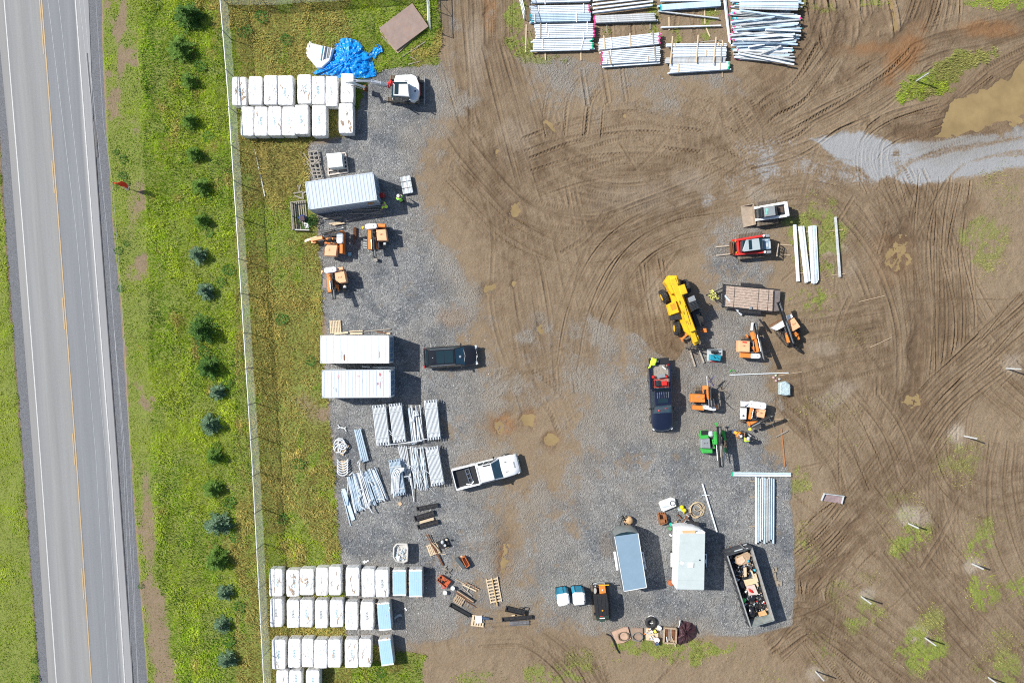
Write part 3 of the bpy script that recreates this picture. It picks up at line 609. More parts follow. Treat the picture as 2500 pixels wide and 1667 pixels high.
def wornpaint(nm,col):
 m=mat(nm,col,.7,0,.12,2.0,.28,(.30,.29,.27));return m
MPW=wornpaint('worn_white_line',(.50,.50,.49));MPY=wornpaint('worn_yellow_line',(.46,.32,.16));
paint('edge_line',[(10,0),(56,560),(98,1107),(138,1667)],2.6,-110,1780,MPW,.016)
paint('edge_line',[(184,0),(226,560),(268.5,1107),(305,1667)],2.8,-110,1780,MPW,.024)
YL=[(102,0),(145,560),(186,1107),(224,1667)]
paint('centre_line',YL,2.8,-110,1780,MPY,.046)
for a,b in((-30,134),(393,472),(727,804),(1057,1134),(1386,1461)):paint('centre_line',[(x-4.8,y)for x,y in YL],2.6,a,b,MPY,.045)
paint('tar_seam',[(212,120),(227.5,300),(245.5,560),(285.5,1107),(324.5,1667)],2.2,130,1780,mat('tar_seam',(.07,.068,.07),.8,0,.2),.014)
paint('tar_patch',[(231,300),(236,385)],7,305,385,mat('tar_stain',(.115,.108,.108),.9,0,.3,4),.009)
M_mesh=mat('chain_link_wire',(.44,.50,.47),.45,.2,.1)
def link_fabric(pts,z0,z1,parent,P=.066,r=.0030):
 """woven wire: crossing diagonals, each a thin three sided rod"""
 pts=[Vector((p[0],p[1],0))for p in pts];cum=[0]
 for a,b in zip(pts,pts[1:]):cum. append(cum[-1]+(b-a). length)
 L=cum[-1];H=z1-z0;cx=np. array([p. x for p in pts]);cy=np. array([p. y for p in pts]);seg=[]
 for sg in(1,-1):
  for d0 in np. arange(-H,L,P):
   a,b=(d0,d0+H)if sg>0 else(d0+H,d0);za,zb=z0,z1;t0=max(0,min(a,b));t1=min(L,max(a,b))
   if t1-t0<.02:continue
   f=lambda u:z0+(u-a)/(b-a)*H
   seg. append((t0,f(t0),t1,f(t1),sg))
 q=np. array(seg);V=[]
 for k,(u,z)in enumerate(((q[:,0],q[:,1]),(q[:,2],q[:,3]))):
  x=np. interp(u,cum,cx);y=np. interp(u,cum,cy)
  for a in(0,2.09,4.19):V. append(np. stack([x+r*math. cos(a)*.7+.002*q[:,4],y+r*math. sin(a),z+r*math. cos(a)*.7],-1))
 n=len(q);V=np. stack(V,1). reshape(-1,3);b=np. arange(n)[:,None]*6;F=np. concatenate([b+np. array(f)for f in((0,1,4,3),(1,2,5,4),(2,0,3,5))])
 o=np_mesh('chain_link_fabric',V,F,[M_mesh],smooth=False);o. parent=parent;return o
M_post=mat('fence_post_steel',(.30,.32,.32),.4,.5,.15);M_rail=mat('fence_rail_galvanised',(.74,.75,.74),.4,.1,.08)
FH=2.1
def fence(name,label,base,post_at,cat='fence'):
 o=W(*base[0]);t=thing(name,label,cat,(o[0],o[1],0));L=lambda p:(p[0]-o[0],p[1]-o[1],p[2])
 P=[L(W(*b))for b in base]
 link_fabric(P,.05,FH-.03,t)
 r=MB();r. tube([(p[0],p[1],FH)for p in P],.045,8);r. build('top_rail',M_rail,t)
 r=MB();r. tube([(p[0],p[1],.12)for p in P],.006,4);r. build('bottom_wire',M_post,t)
 for q in post_at:
  p=L(W(*q));k=MB();k. cyl((p[0],p[1],-.2),(p[0],p[1],FH+.06),.045,n=8);k. sph((p[0],p[1],FH+.07),.055,8,4);k. build('fence_post',M_post,t)
 return t
FB=[(557,13),(576,240),(600,600),(617,860),(635,1140),(663,1667),(669,1760)]
fx=lambda y:float(np. interp(y,[b[1]for b in FB],[b[0]for b in FB]))
fy=[(v,0)for v in(97,190,278,369,452,537,638,720,814,898,983,1066,1152,1241,1326,1420,1502,1582,1664)]
fence('chain_link_fence','long grey chain link fence between the spruce row and the yard',FB,[(fx(13),13)]+[(fx(a),a)for a,_ in fy])
fence('chain_link_fence','short chain link fence along the top edge of the grass',[(560,13),(652,15),(738,8),(830,3),(940,-6),(1050,-18)],[(652,15),(738,8),(830,3),(940,-6),(1050,-18)])
def gate(a,b,label,H_=2.25):
 A=W(*a);B=W(*b);t=thing('yard_gate',label,'gate',(A[0],A[1],0));v=Vector((B[0]-A[0],B[1]-A[1],0))
 r=MB()
 for z in(.12,1.1,H_):r. cyl((0,0,z),(v[0],v[1],z),.035,n=8)
 for k in(0,.5,1):r. cyl((v[0]*k,v[1]*k,.12),(v[0]*k,v[1]*k,H_),.035,n=8)
 r. build('gate_frame',M_rail,t)
 d=MB();d. cyl((0,0,.12),(v[0]*.5,v[1]*.5,H_),.02,n=6);d. build('brace',M_rail,t)
 link_fabric([(0,0,0),tuple(v)],.15,H_-.05,t)
 p=MB();p. cyl((-.12,.05,-.2),(-.12,.05,H_+.2),.07,n=10);p. build('hinge_post',M_post,t)
gate((1047,-30),(1051,75),'open chain link gate leaf swung back beside the rusty steel plate')
gate((1262,-28),(1280,50),'open chain link gate leaf standing next to the stacked beams')
def cable(pts,hs,label,r=.016):
 mb=MB();q=ext(pts);ys=np. linspace(-120,1790,60);P=[]
 for i,y in enumerate(ys):
  x=np. interp(y,[p[1]for p in q],[p[0]for p in q]);h=hs+.9*((y-833)/900)**2;P. append(W(x,y,h))
 mb. tube(P,r,5);solo(mb,'overhead_cable',mat('pale_cable',(.45,.47,.49),.5,.2,.05),label,'cable','overhead cables along the road')
cable([(117,0),(186,560),(234,1107),(266,1667)],9.6,'thin pale overhead cable nearest the yellow centre line')
cable([(143,0),(206,560),(258,1107),(292,1667)],9.4,'thin pale overhead cable over the middle of the right traffic lane')
cable([(194,0),(258,560),(305,1107),(338,1667)],8.2,'thin pale overhead cable just outside the right white edge line, crossing to the shoulder',.014)
cable([(204,0),(261,560),(301,1107),(323,1667)],7.6,'thinner overhead cable twisting close along its neighbour above the shoulder',.012)
cable([(233,-20),(252,300),(274,445),(290,640),(305,850),(318,1107),(336,1667)],5.8,'dark low cable hanging over the grass edge of the shoulder',.009)
b=W(312,461);t=thing('feather_flag','tall narrow red feather flag on a gravel patch beside the road','flag',(b[0],b[1],zat(b[0],b[1])))
mb=MB();mb. cyl((0,0,0),(0,0,2.9),.02,.012,6);mb. cyl((0,0,0),(0,0,.05),.2,.18,12);mb. build('pole',M_black,t)
rings=[]
for i in range(13):
 z=.55+i*.19;k=i/12;w=.10+.42*math. sin(PI*min(1,k*.8+.12))**.8;a=R_(-20+60*math. sin(k*3.2))
 rings. append([(.02+.0*j+math. cos(a)*w*j/4,math. sin(a)*w*j/4+.05*math. sin(j*1.4+i),z)for j in range(5)])
mb=MB();mb. loft(rings,False,False,True,closed=False);o=mb. build('flag_cloth',mat('red_flag_cloth',(.80,.03,.015),.6,0,.1),t)
md=o. modifiers. new('th','SOLIDIFY');md. thickness=.006
def spruce_mesh(seed,blue):
 rnd=random. Random(seed);mb=MB();n_wh=15
 for w in range(n_wh):
  k=w/(n_wh-1);z=.10+.86*k;rad=(1-k)**.75*(.9+.2*rnd. random())+.05;nb=int(13-7*k)
  for i in range(nb):
   a=2*PI*(i+rnd. random()*.7)/nb;R=rad*rnd. uniform(.4,1.3);lift=-.05+.22*k+rnd. uniform(-.05,.06)
   nt_=max(4,int(11*R));d=Vector((math. cos(a),math. sin(a),0));p=Vector((-d. y,d. x,0))
   for j in range(nt_):
    q=(j+.6)/nt_;c=d*(R*q)+Vector((0,0,z*2.0+lift*R*q*2-.10*q*q))
    for sg in(-1,1):
     ln=(.30-.12*q)*(.5+.6*R)*rnd. uniform(.6,1.25);wd=rnd. uniform(.05,.10)
     tip=c+(d*rnd. uniform(.35,.9)+p*sg*rnd. uniform(.4,1.0)). normalized()*ln+Vector((0,0,rnd. uniform(-.05,.10)))
     s=(tip-c). cross(Vector((rnd. uniform(-.5,.5),rnd. uniform(-.5,.5),1))). normalized()*wd
     mb. mi=0 if rnd. random()<.8 else 1
     mb. add([c-s*.5,c+s*.5,tip+s*.35,tip-s*.35],[(0,1,2,3)])
 for i in range(26):
  a=rnd. uniform(0,2*PI);z=rnd. uniform(1.75,2.15);mb. add([(0,0,z-.12),(.03,.02,z-.1),(math. cos(a)*.14,math. sin(a)*.14,z)],[(0,1,2)])
 tr=MB();tr. cyl((0,0,-.1),(0,0,2.0),.06,.012,8)
 return mb,tr
def leafm(nm,c):
 if nm in MC:return MC[nm]
 m=mat(nm,c,.75,0,.35,3.5,0,spec=.2);nt=m. node_tree;b=nt. nodes['Principled BSDF'];tr=nt. nodes. new('ShaderNodeBsdfTranslucent');ms=nt. nodes. new('ShaderNodeMixShader');ms. inputs[0]. default_value=.35
 nt. links. new(b. inputs['Base Color']. links[0]. from_socket,tr. inputs['Color']);nt. links. new(b. outputs[0],ms. inputs[1]);nt. links. new(tr. outputs[0],ms. inputs[2]);nt. links. new(ms. outputs[0],nt. nodes['Material Output']. inputs['Surface']);return m
SPK=[('green spruce',[leafm('spruce_needles',(.13,.235,.04)),leafm('spruce_shoots',(.22,.36,.07))]),('blue spruce',[leafm('blue_spruce_needles',(.13,.22,.12)),leafm('blue_spruce_shoots',(.27,.38,.26))]),('dark pine',[leafm('dark_needles',(.08,.17,.035)),leafm('dark_shoots',(.14,.25,.05))])]
M_bark=mat('bark',(.09,.06,.04),.9,0,.3)
SPM={}
for s_ in range(3):
 a,b2=spruce_mesh(20+s_,False)
 for kd in range(3):SPM[(kd,s_)]=(a. mesh('crown',SPK[kd][1]),b2. mesh('trunk',M_bark))
TREES=[(458,38,30,2,'large dark spruce at the top end of the roadside row'),(437,118,27,0,'pointed green spruce with a bushy lean, second from the top of the row'),(462,198,22,0,'loose leafy green spruce level with the upper white pallets'),(463,296,23,0,'green spruce level with the lower pallet row by the fence'),(473,376,20,0,'small green spruce level with the pole lying in the grass'),(488,455,22,0,'green spruce level with the blue grey container'),(490,538,20,0,'small green spruce level with the wooden crate rack'),(483,622,20,1,'pale blue spruce, the upper of the two side by side with the drill rigs'),(499,709,21,1,'pale blue spruce, lower of the two level with the drill rigs'),(490,808,36,2,'largest darkest spruce, broad and shaggy, midway down the row'),(508,896,25,2,'dark green spruce level with the white container'),(528,956,21,1,'pale blue spruce level with the container marked red'),(512,1035,22,1,'blue green spruce level with the strapped conduit'),(521,1115,22,0,'mid green spruce level with the pallet of elbows'),(516,1192,23,0,'green spruce level with the fanned conduit heap'),(528,1280,29,1,'wide blue green spruce above the lower pallet block'),(528,1367,24,0,'green spruce level with the first lower pallet row'),(546,1447,20,1,'round blue spruce level with the torn cartons'),(540,1526,21,1,'round pale blue spruce level with the middle lower pallet row'),(552,1610,23,1,'round blue spruce, lowest of the row')]
for i,(px,py,r,kd,lab)in enumerate(TREES):
 hgt=r/S*1.95;p=W(px,py,hgt*.35);p=Vector((p[0],p[1],zat(p[0],p[1])))
 t=thing('spruce_tree',lab,'tree',p,U(0,6),'young spruces planted along the road')
 kx_,ky_,kz_=U(.88,1.2),U(.88,1.2),U(.85,1.15);k=r/S*.92;ms=SPM[(kd,i%3)]
 for nm,me in zip(('crown','trunk'),ms):
  o=bpy. data. objects. new(nm,me);COL. objects. link(o);o. parent=t;o. scale=(k*kx_,k*ky_,hgt/2.1*kz_)
wm=MB();rnd=random. Random(5)
for i in range(70):
 a=rnd. uniform(0,2*PI);r=rnd. random()**.6*.5;c=Vector((math. cos(a)*r,math. sin(a)*r,.12+.3*(1-r)*rnd. random()));d=Vector((math. cos(a+rnd. uniform(-1,1)),math. sin(a),rnd. uniform(.0,.6))). normalized();s=d. cross(Vector((0,0,1))). normalized()*.06;l=rnd. uniform(.1,.22)
 wm. add([c,c+d*l*.5+s,c+d*l,c+d*l*.5-s],[(0,1,2,3)])
WM=wm. mesh('weed_clump',leafm('weed_leaves',(.08,.19,.035)))
for i,(px,py,k)in enumerate([(490,163,1.0),(510,335,.9),(505,485,.8),(512,570,.7),(300,390,.7),(283,372,.5),(290,612,.7),(296,705,.6),(308,595,.5),(560,660,1.0),(540,690,.8),(500,860,1.1),(555,935,.9),(530,1090,.8),(560,1225,1.0),(575,1310,.9),(540,1350,.8),(585,1480,1.0),(560,1560,1.0),(748,545,1.1),(345,1430,.5),(85,1610,.5),(86,1655,.7),(930,1640,.8),(600,80,1.2),(640,45,1.1),(700,100,1.0),(690,780,1),(760,880,.9),(730,1130,1),(690,1265,.9),(300,430,.7),(310,447,.5)]):
 p=W(px,py);o=bpy. data. objects. new('weed_clump',WM);COL. objects. link(o);o. location=(p[0],p[1],zat(p[0],p[1])-.02);o. scale=(k,k,k);o. rotation_euler=(0,0,U(0,6))
 tag(o,'low clump of broad leafed green weeds growing in the grass','weed','weed clumps in the grass')
def text_mesh(body,size):
 cu_=bpy. data. curves. new('t','FONT');cu_. body=body;cu_. size=size;cu_. align_x='CENTER';cu_. align_y='CENTER';cu_. resolution_u=3;cu_. extrude=.002
 o=bpy. data. objects. new('t',cu_);COL. objects. link(o);bpy. context. view_layer. update()
 me=bpy. data. meshes. new_from_object(o. evaluated_get(bpy. context. evaluated_depsgraph_get()));bpy. data. objects. remove(o);me. name='printed_word';return me
def put_text(me,m,parent,loc,rot,name='printed_word'):
 me2=me. copy();me2. materials. clear();me2. materials. append(m);o=bpy. data. objects. new(name,me2);COL. objects. link(o);o. parent=parent;o. location=loc;o. rotation_euler=rot;return o
QC=text_mesh('qcells',.33)
def pallet_geo(mb,L=1.2,B=1.0,n=7,z0=0.0,along='y',h=.13):
 """deck boards run along B"""
 for i in range(3):mb. bx(-L/2,L/2,-B/2+i*(B-.09)/2,-B/2+i*(B-.09)/2+.09,z0+.02,z0+h-.022)
 w=L/n*.62
 for i in range(n):
  x=-L/2+(i+.5)*L/n*.97+.015*L;mb. bx(x-w/2,x+w/2,-B/2-.004,B/2+.004,z0+h-.022,z0+h+U(-.002,.003))
 for i in range(3):mb. bx(-L/2+i*(L-.1)/2,-L/2+i*(L-.1)/2+.1,-B/2+.004,B/2-.004,z0,z0+.02)
def wood_pallet(px,py,L,B,rz,label,n=7,m=None,z=None,group=None):
 mb=MB();pallet_geo(mb,L,B,n);o=mb. build('wooden_pallet',m or M_woodpale);p=W(px,py)
 o. location=(p[0],p[1],zat(p[0],p[1])+.01 if z is None else z);o. rotation_euler=(0,0,R_(rz));return tag(o,label,'pallet',group)
Z1=ZM(500,0,3.92);Z4=ZM(600,1350,4.9)
def ragged(cx,cy,rx,ry,n=11,j=.45):
 return[(cx+rx*(1+U(-j,j))*math. cos(2*PI*i/n),cy+ry*(1+U(-j,j))*math. sin(2*PI*i/n))for i in range(n)]
def panel_pallet(ZF,x0,y0,x1,y1,label,rot=0.0,kind='white',logo=None,torn=0,side=None,h=1.22,strap=False,group='wrapped pallets of solar panels'):
 h=h*U(.97,1.03);a=ZF(x0,y0,h);c=ZF(x1,y1,h);cx,cy=(a[0]+c[0])/2,(a[1]+c[1])/2;Lx,Ly=abs(c[0]-a[0])-.045,abs(a[1]-c[1])-.05
 t=thing('panel_pallet',label,'pallet',(cx,cy,.0),R_(rot+U(-.8,.8)),group)
 mb=MB();pallet_geo(mb,Lx*.98,Ly*.97,6,.0);mb. build('pallet_base',M_wood,t)
 mb=MB();nx,ny=6,9;top=h
 def ring(z,ins,jit,zj=0.0):
  P=[];n_=8
  for(xa,ya),(xb,yb)in zip(((-1,-1),(1,-1),(1,1),(-1,1)),((1,-1),(1,1),(-1,1),(-1,-1))):
   for q in range(n_):u=q/n_;c_=.035*(q==0);P. append(((xa+(xb-xa)*u)*(Lx/2-ins-c_)+U(-jit,jit),(ya+(yb-ya)*u)*(Ly/2-ins-c_)+U(-jit,jit),z+U(-zj,zj)))
  return P
 mb. loft([ring(.14,.01,.004),ring(.5,0,.012),ring(.85,.0,.014),ring(top-.09,.0,.014,.02),ring(top-.025,.02,.014,.022),ring(top-.004,.09,.03,.012),ring(top-.0,.28,.05,.010),ring(top-.002,Lx*.36,.03,.008)],False,True)
 def tri(m,*P):mb. mi=m;mb. add(P,[tuple(range(len(P)))]);mb. mi=0
 torn=torn+random. choice([0,1,1,2])
 for q in range(torn):
  x,y=U(-Lx*.38,Lx*.38),U(-Ly*.38,Ly*.38);a_=PI/2+U(-.6,.6);ln=U(.12,.42);wd=U(.025,.08)*(1.9 if torn>5 else 1);n_=9;P=[]
  for i in range(2*n_):k=i if i<n_ else 2*n_-1-i;u=k/(n_-1)*2-1;v=(1 if i<n_ else-1)*wd*(1-abs(u))**.5*U(.35,1.3)+.04*math. sin(u*4+q);px_,py_=x+math. cos(a_)*u*ln-math. sin(a_)*v,y+math. sin(a_)*u*ln+math. cos(a_)*v;P. append((min(max(px_,-Lx/2+.02),Lx/2-.02),min(max(py_,-Ly/2+.02),Ly/2-.02),top+.012+q*.002))
  tri(random. choice([2,2,1,3]),*P)
  for _ in range(4):u=U(-1,1);x1,y1=x+math. cos(a_)*u*ln,y+math. sin(a_)*u*ln;l=U(.08,.2);b_=a_+U(-.5,.5);tri(random. choice([0,1]),(x1,y1,top+.012),(x1+math. cos(b_)*l,y1+math. sin(b_)*l,top+U(.02,.07)),(x1+math. cos(b_+.35)*l,y1+math. sin(b_+.35)*l,top+.02))
 for q in range(5):
  x,y=U(-Lx*.4,Lx*.4),U(-Ly*.4,Ly*.4);a_=PI/2+U(-.9,.9);l=U(.15,.45);tri(1,(x-math. cos(a_)*l,y-math. sin(a_)*l,top+.008),(x+U(.01,.05),y,top+.022),(x+math. cos(a_)*l,y+math. sin(a_)*l,top+.008),(x-U(.005,.03),y,top+.014))  # grey slivers paint shade into the fold creases on the carton top
 for q in range(9):
  sx=random. choice([-1,1]);y=U(-Ly/2,Ly/2)
  if q<4:x0_,y0_=U(-Lx/2,Lx/2-.2),random. choice([-1,1])*(Ly/2+.004);tri(1,(x0_,y0_,top-.06),(x0_+U(.05,.2),y0_,top-U(.0,.12)),(x0_+U(0,.15),y0_*1.01,top-U(.2,.7)))
  else:tri(1,(sx*(Lx/2+.003),y,top-.08),(sx*(Lx/2+U(.0,.02)),y+U(.05,.2),top-U(.05,.25)),(sx*(Lx/2+.008),y+U(-.1,.1),top-U(.4,.9)))
 MW=[M_wrap,M_wrapside,M_card,mat('dark_kraft',(.30,.22,.15),.8,0,.3)]  # last slot is a darker brown kraft, picked at random for tears
 if kind=='white':mb. build('wrapped_carton',MW,t)
 else:
  for q in range(7):x,y=U(-Lx/2,Lx/2),random. choice([-1,1])*(Ly/2-U(-.02,.1));tri(2,(x,y,top+.03),(x+U(-.2,.2),y+U(-.1,.1),top+U(-.12,.06)),(x+U(-.2,.2),y+U(-.15,.15),top+U(-.15,.05)))
  for q in range(4):y=U(-Ly/2,Ly/2-.3);tri(2,(-Lx/2-.01,y,top),(-Lx/2-U(0,.05),y+U(.1,.3),top+U(-.08,.05)),(-Lx/2-U(0,.08),y+U(.1,.3),top-U(.1,.4)))
  mb. build('wrapped_carton',[M_wrapside]+MW[1:],t)
  k=MB()
  for q in range(7):k. bx(-Lx/2+.04+q*(Lx-.08)/7,-Lx/2+.04+(q+1)*(Lx-.08)/7-.006,-Ly/2+.17,Ly/2-.17,top-.04,top+.022+U(-.003,.003))
  k. build('panel_stack_cover',M_blueboard,t)
  for y0_,y1_ in((Ly/2-.16,Ly/2-.04),(-Ly/2+.03,-Ly/2+.16)):k=MB();k. bx(-Lx/2+.02,Lx/2-.02,y0_,y1_,top-.05,top+.017,.01);k. build('end_cap',M_wrap,t)
 if strap:
  k=MB();k. bx(-.16,-.145,-Ly/2-.004,Ly/2+.004,.14,top+.016);k. build('strap',M_black,t)
 if logo:put_text(QC,{'f':M_logofaint,'m':M_logo,'d':M_logodk}[logo[0]],t,(logo[2],logo[3]if len(logo)>3 else 0,top+.012),(0,0,PI/2*logo[1]))
 if side:put_text(QC,M_logodk,t,(Lx/2+.012,.1,.75),(PI/2,0,PI/2))
 return t
T_='wrapped pallet '
row=[((257,733,398,1012),T_+'with creased film, tight against the fence in the upper row',0,('m',1,.05,-.1),4,0),((415,728,549,1005),T_+'plain and clean, second from fence in the upper row',0,('f',1,0,.1),0,0),((563,718,694,1003),T_+'with long brown tears, third from fence in the upper row',0,None,5,0),((696,720,846,1008),T_+'with a black word on its side, fourth from fence in the upper row',0,('m',1,-.05,-.2),2,1),((882,710,1020,995),T_+'torn at its upper end, left one of three under the blue tarp edge',0,('m',1,.1,.0),3,0),((1022,725,1150,1002),T_+'with brown torn top, middle of three under the blue tarp edge',0,('m',1,-.05,0),1,0),((1152,727,1275,1020),T_+'right one of three under the blue tarp edge',0,('m',-1,0,0),0,1),((1297,700,1426,985),T_+'lying under the tip of the white excavator arm',0,('f',1,0,0),0,0)]
for r_,l,ro,lg,tn,sd in row:panel_pallet(Z1,*r_,l,ro,'white',lg,tn,sd,strap=(tn==4))
row=[((340,1018,470,1302),'nearest the fence with a slit film in the second upper row',('f',1,-.1,0),1),((471,1018,602,1302),'second from fence in the second upper row',('m',1,0,0),0),((603,1016,735,1300),'third from fence in the second upper row, scuffed at a corner',('m',-1,0,0),1),((737,1018,868,1300),'fourth from fence in the second upper row',('f',1,.0,0),0),((860,1000,992,1286),'pushed slightly up out of line in the second upper row',('m',-1,.0,0),0),((1022,1004,1164,1302),'beside the dark gap in the second upper row',('m',1,0,0),0),((1278,988,1421,1277),'standing alone at the right end of the second upper row, badly torn',None,6)]
for r_,l,lg,tn in row:panel_pallet(Z1,*r_,T_+l,0,'white',lg,tn)
A_=[((277,186,441,519),'at the fence in the first lower row, with wrinkled torn top',('m',1,.12,0),4,0),((481,200,640,521),'second from fence in the first lower row, heavily torn with its word readable',('m',-1,.2,0),6,0),((641,186,814,506),'third from fence in the first lower row, brown tear across its left half',('m',-1,.1,0),6,0),((831,170,985,511),'fourth from fence in the first lower row, clean with faint word',('f',-1,0,0),1,0),((987,162,1141,506),'fifth from fence in the first lower row, black word on its side',None,4,1),((1191,168,1361,515),'sixth from fence in the first lower row with one long tear',None,3,0),((1381,186,1546,530),'seventh from fence in the first lower row',('f',-1,0,0),2,0),((1547,196,1711,530),'in the first lower row with a crisp dark printed word',('d',-1,.05,0),0,0)]
for r_,l,lg,tn,sd in A_:panel_pallet(Z4,*r_,T_+l,0,'white',lg,tn,sd,strap=(r_[0]==277))
panel_pallet(Z4,1752,195,1922,516,'opened blue topped pallet with cardboard scraps, left of two in the first lower row',0,'blue',group=None)
panel_pallet(Z4,1948,190,2116,530,'opened blue topped pallet at the right end of the first lower row',0,'blue',group=None)
B_=[((286,545,441,886),'at the fence in the middle lower row with a black strap',('d',1,-.05,0)),((486,560,641,896),'second from fence in the middle lower row, dark word',('d',1,0,0)),((642,556,801,889),'third from fence in the middle lower row',('m',1,0,0)),((823,560,981,900),'fourth from fence in the middle lower row, word running downwards',('d',-1,0,0)),((1001,560,1165,889),'fifth from fence in the middle lower row',('m',1,0,0)),((1186,580,1342,920),'sixth from fence in the middle lower row',('f',-1,0,0)),((1368,580,1532,922),'beside the blue topped pallet in the middle lower row',('d',-1,.05,0))]
for r_,l,lg in B_:panel_pallet(Z4,*r_,T_+l,0,'white',lg,0,0,strap=(r_[0]==286))
panel_pallet(Z4,1575,585,1737,928,'opened blue topped pallet, slightly skewed, ending the middle lower row',4,'blue',group=None)
C_=[((307,1030,476,1390),'at the fence in the third lower row with a black strap',('m',1,0,0),0,0),((500,1022,656,1372),'second from fence in the third lower row',('m',1,0,0),0,0),((664,1022,812,1366),'third from fence in the third lower row, barely legible word',('f',1,0,0),0,0),((814,1034,976,1381),'fourth from fence in the third lower row',('f',-1,0,0),0,0),((977,1030,1137,1370),'fifth from fence in the third lower row',('m',1,-.05,0),0,0),((1180,1030,1346,1374),'sixth from fence in the third lower row, torn at the left',('m',1,0,0),3,0),((1347,1022,1502,1366),'beside the tilted blue topped pallet in the third lower row, black side word',None,2,1)]
for r_,l,lg,tn,sd in C_:panel_pallet(Z4,*r_,T_+l,0,'white',lg,tn,sd,strap=(r_[0]==307))
panel_pallet(Z4,1598,1018,1758,1348,'opened blue topped pallet, clearly tilted, at the end of the third lower row',8,'blue',group=None)
for(x0,x1,l,lg)in((358,511,'nearest the fence in the cut off bottom row',None),(513,668,'in the middle of the cut off bottom row',('m',-1,.1,.6)),(715,884,'right end of the cut off bottom row',('m',1,0,.3))):panel_pallet(Z4,x0,1400,x1,1745,T_+l,0,'white',lg)
def container(corners,label,m,mw,mend,rust=None,sticker=False,H_=2.59):
 P=[W(x,y,H_)for x,y in corners];c=sum(P,Vector())/4;ax=((P[1]-P[0])+(P[2]-P[3]));L=ax. length/2;B=((P[0]-P[3]). length+(P[1]-P[2]). length)/2
 t=thing('shipping_container',label,'container',(c[0],c[1],0),math. atan2(ax. y,ax. x))
 x0,x1,y0,y1=-L/2,L/2,-B/2,B/2
 mb=MB()
 for sx in(-1,1):
  for sy in(-1,1):mb. bx(sx*L/2-sx*.16,sx*L/2,sy*B/2-sy*.14,sy*B/2,.12,H_-.12)
 for sy in(-1,1):
  mb. bx(x0+.18,x1-.18,sy*B/2-sy*.08,sy*B/2,H_-.09,H_-.01);mb. bx(x0+.18,x1-.18,sy*B/2-sy*.10,sy*B/2,.02,.16)
 for sx in(-1,1):mb. bx(sx*L/2-sx*.10,sx*L/2,y0+.18,y1-.18,H_-.10,H_-.01);mb. bx(sx*L/2-sx*.10,sx*L/2,y0+.18,y1-.18,.02,.16)
 mb. build('frame',m,t)
 for sx in(-1,1):
  for sy in(-1,1):
   for z in(.06,H_-.06):
    k=MB();k. box((sx*(L/2-.088),sy*(B/2-.08),z),(.178,.162,.118),None,.012)
    o=k. build('corner_casting',mw,t)
    if z>1:q=MB();q. cyl((sx*(L/2-.09),sy*(B/2-.08),H_+.0005),(sx*(L/2-.09),sy*(B/2-.08),H_+.002),.042,n=10);q. build('casting_hole',M_black,o)
 mb=MB();n=19;p=(L-.24)/n;pr=[]
 for i in range(n):
  a=x0+.12+i*p;pr+=[(a,0),(a+p*.30,0),(a+p*.40,-.022),(a+p*.90,-.022)]
 pr. append((x1-.12,0));z=H_-.012
 vs=[(a,sy*(B/2-.085),z+d)for a,d in pr for sy in(-1,1)];mb. add(vs,[(2*i,2*i+2,2*i+3,2*i+1)for i in range(len(pr)-1)]);mb. build('roof',mw,t)
 for sy in(-1,1):
  mb=MB();n2=26;p=(L-.34)/n2;pr=[]
  for i in range(n2):a=x0+.17+i*p;pr+=[(a,-.01),(a+p*.25,-.01),(a+p*.45,-.046),(a+p*.8,-.046)]
  pr. append((x1-.17,-.01));vs=[(a,sy*(B/2+d),zz)for a,d in pr for zz in(.16,H_-.09)]
  f=[(2*i,2*i+2,2*i+3,2*i+1)for i in range(len(pr)-1)];mb. add(vs,f if sy<0 else[q[::-1]for q in f]);o=mb. build('side_wall',m,t)
  if sticker and sy<0:q=MB();q. cyl((L/2-.75,-B/2-.004,1.45),(L/2-.75,-B/2-.006,1.45),.3,n=20);q. build('round_sticker',M_amber,o)
 mb=MB();mb. bx(x0+.02,x0+.06,y0+.14,y1-.14,.16,H_-.1);mb. build('end_wall',mend,t)
 for sy in(-1,1):
  mb=MB();mb. bx(x1-.07,x1-.02,(.006 if sy>0 else y0+.14),(y1-.14 if sy>0 else-.006),.16,H_-.1);d=mb. build('door',mend,t)
  for q in(.32,.78):
   k=MB();k. cyl((x1+.01,sy*q,.14),(x1+.01,sy*q,H_-.1),.022,n=6);k. bx(x1,x1+.035,sy*q-.02,sy*q+.18,1.0,1.05)
   for zz in(.3,.9,1.6,2.2):k. bx(x1-.02,x1+.03,sy*q-.05,sy*q+.05,zz,zz+.06)
   k. build('lock_rod',M_greylt,d)
 if rust:
  for(xx,yy,a,b_,mm)in rust:
   k=MB();P2=ragged(xx,yy,a,b_,14,.4);k. add([(q[0],q[1],H_-.005)for q in P2],[tuple(range(14))]);k. build('stain',mm,t)
 return t
Z5=ZM(680,340,5.8075)
c5=lambda x,y:(680+x/5.8075,340+y/5.8075)
container([c5(372,604),c5(1342,470),c5(1397,860),c5(427,1002)],'blue grey shipping container turned slightly, two workers at its doors',M_cont,M_cont,M_contb,sticker=True)
c6=lambda x,y:(760+x/4.9,760+y/4.9)
container([c6(108,287),c6(930,287),c6(932,621),c6(110,621)],'white shipping container with brown rust marks on its roof, upper of two',M_contw,M_contw,M_contb,[(-.95,-.72,.07,.30,M_rust),(-1.15,-.45,.06,.4,mat('brown_stain',(.45,.40,.33),.6)),(2.15,-.45,.05,.34,mat('brown_stain',(.45,.40,.33),.6))])
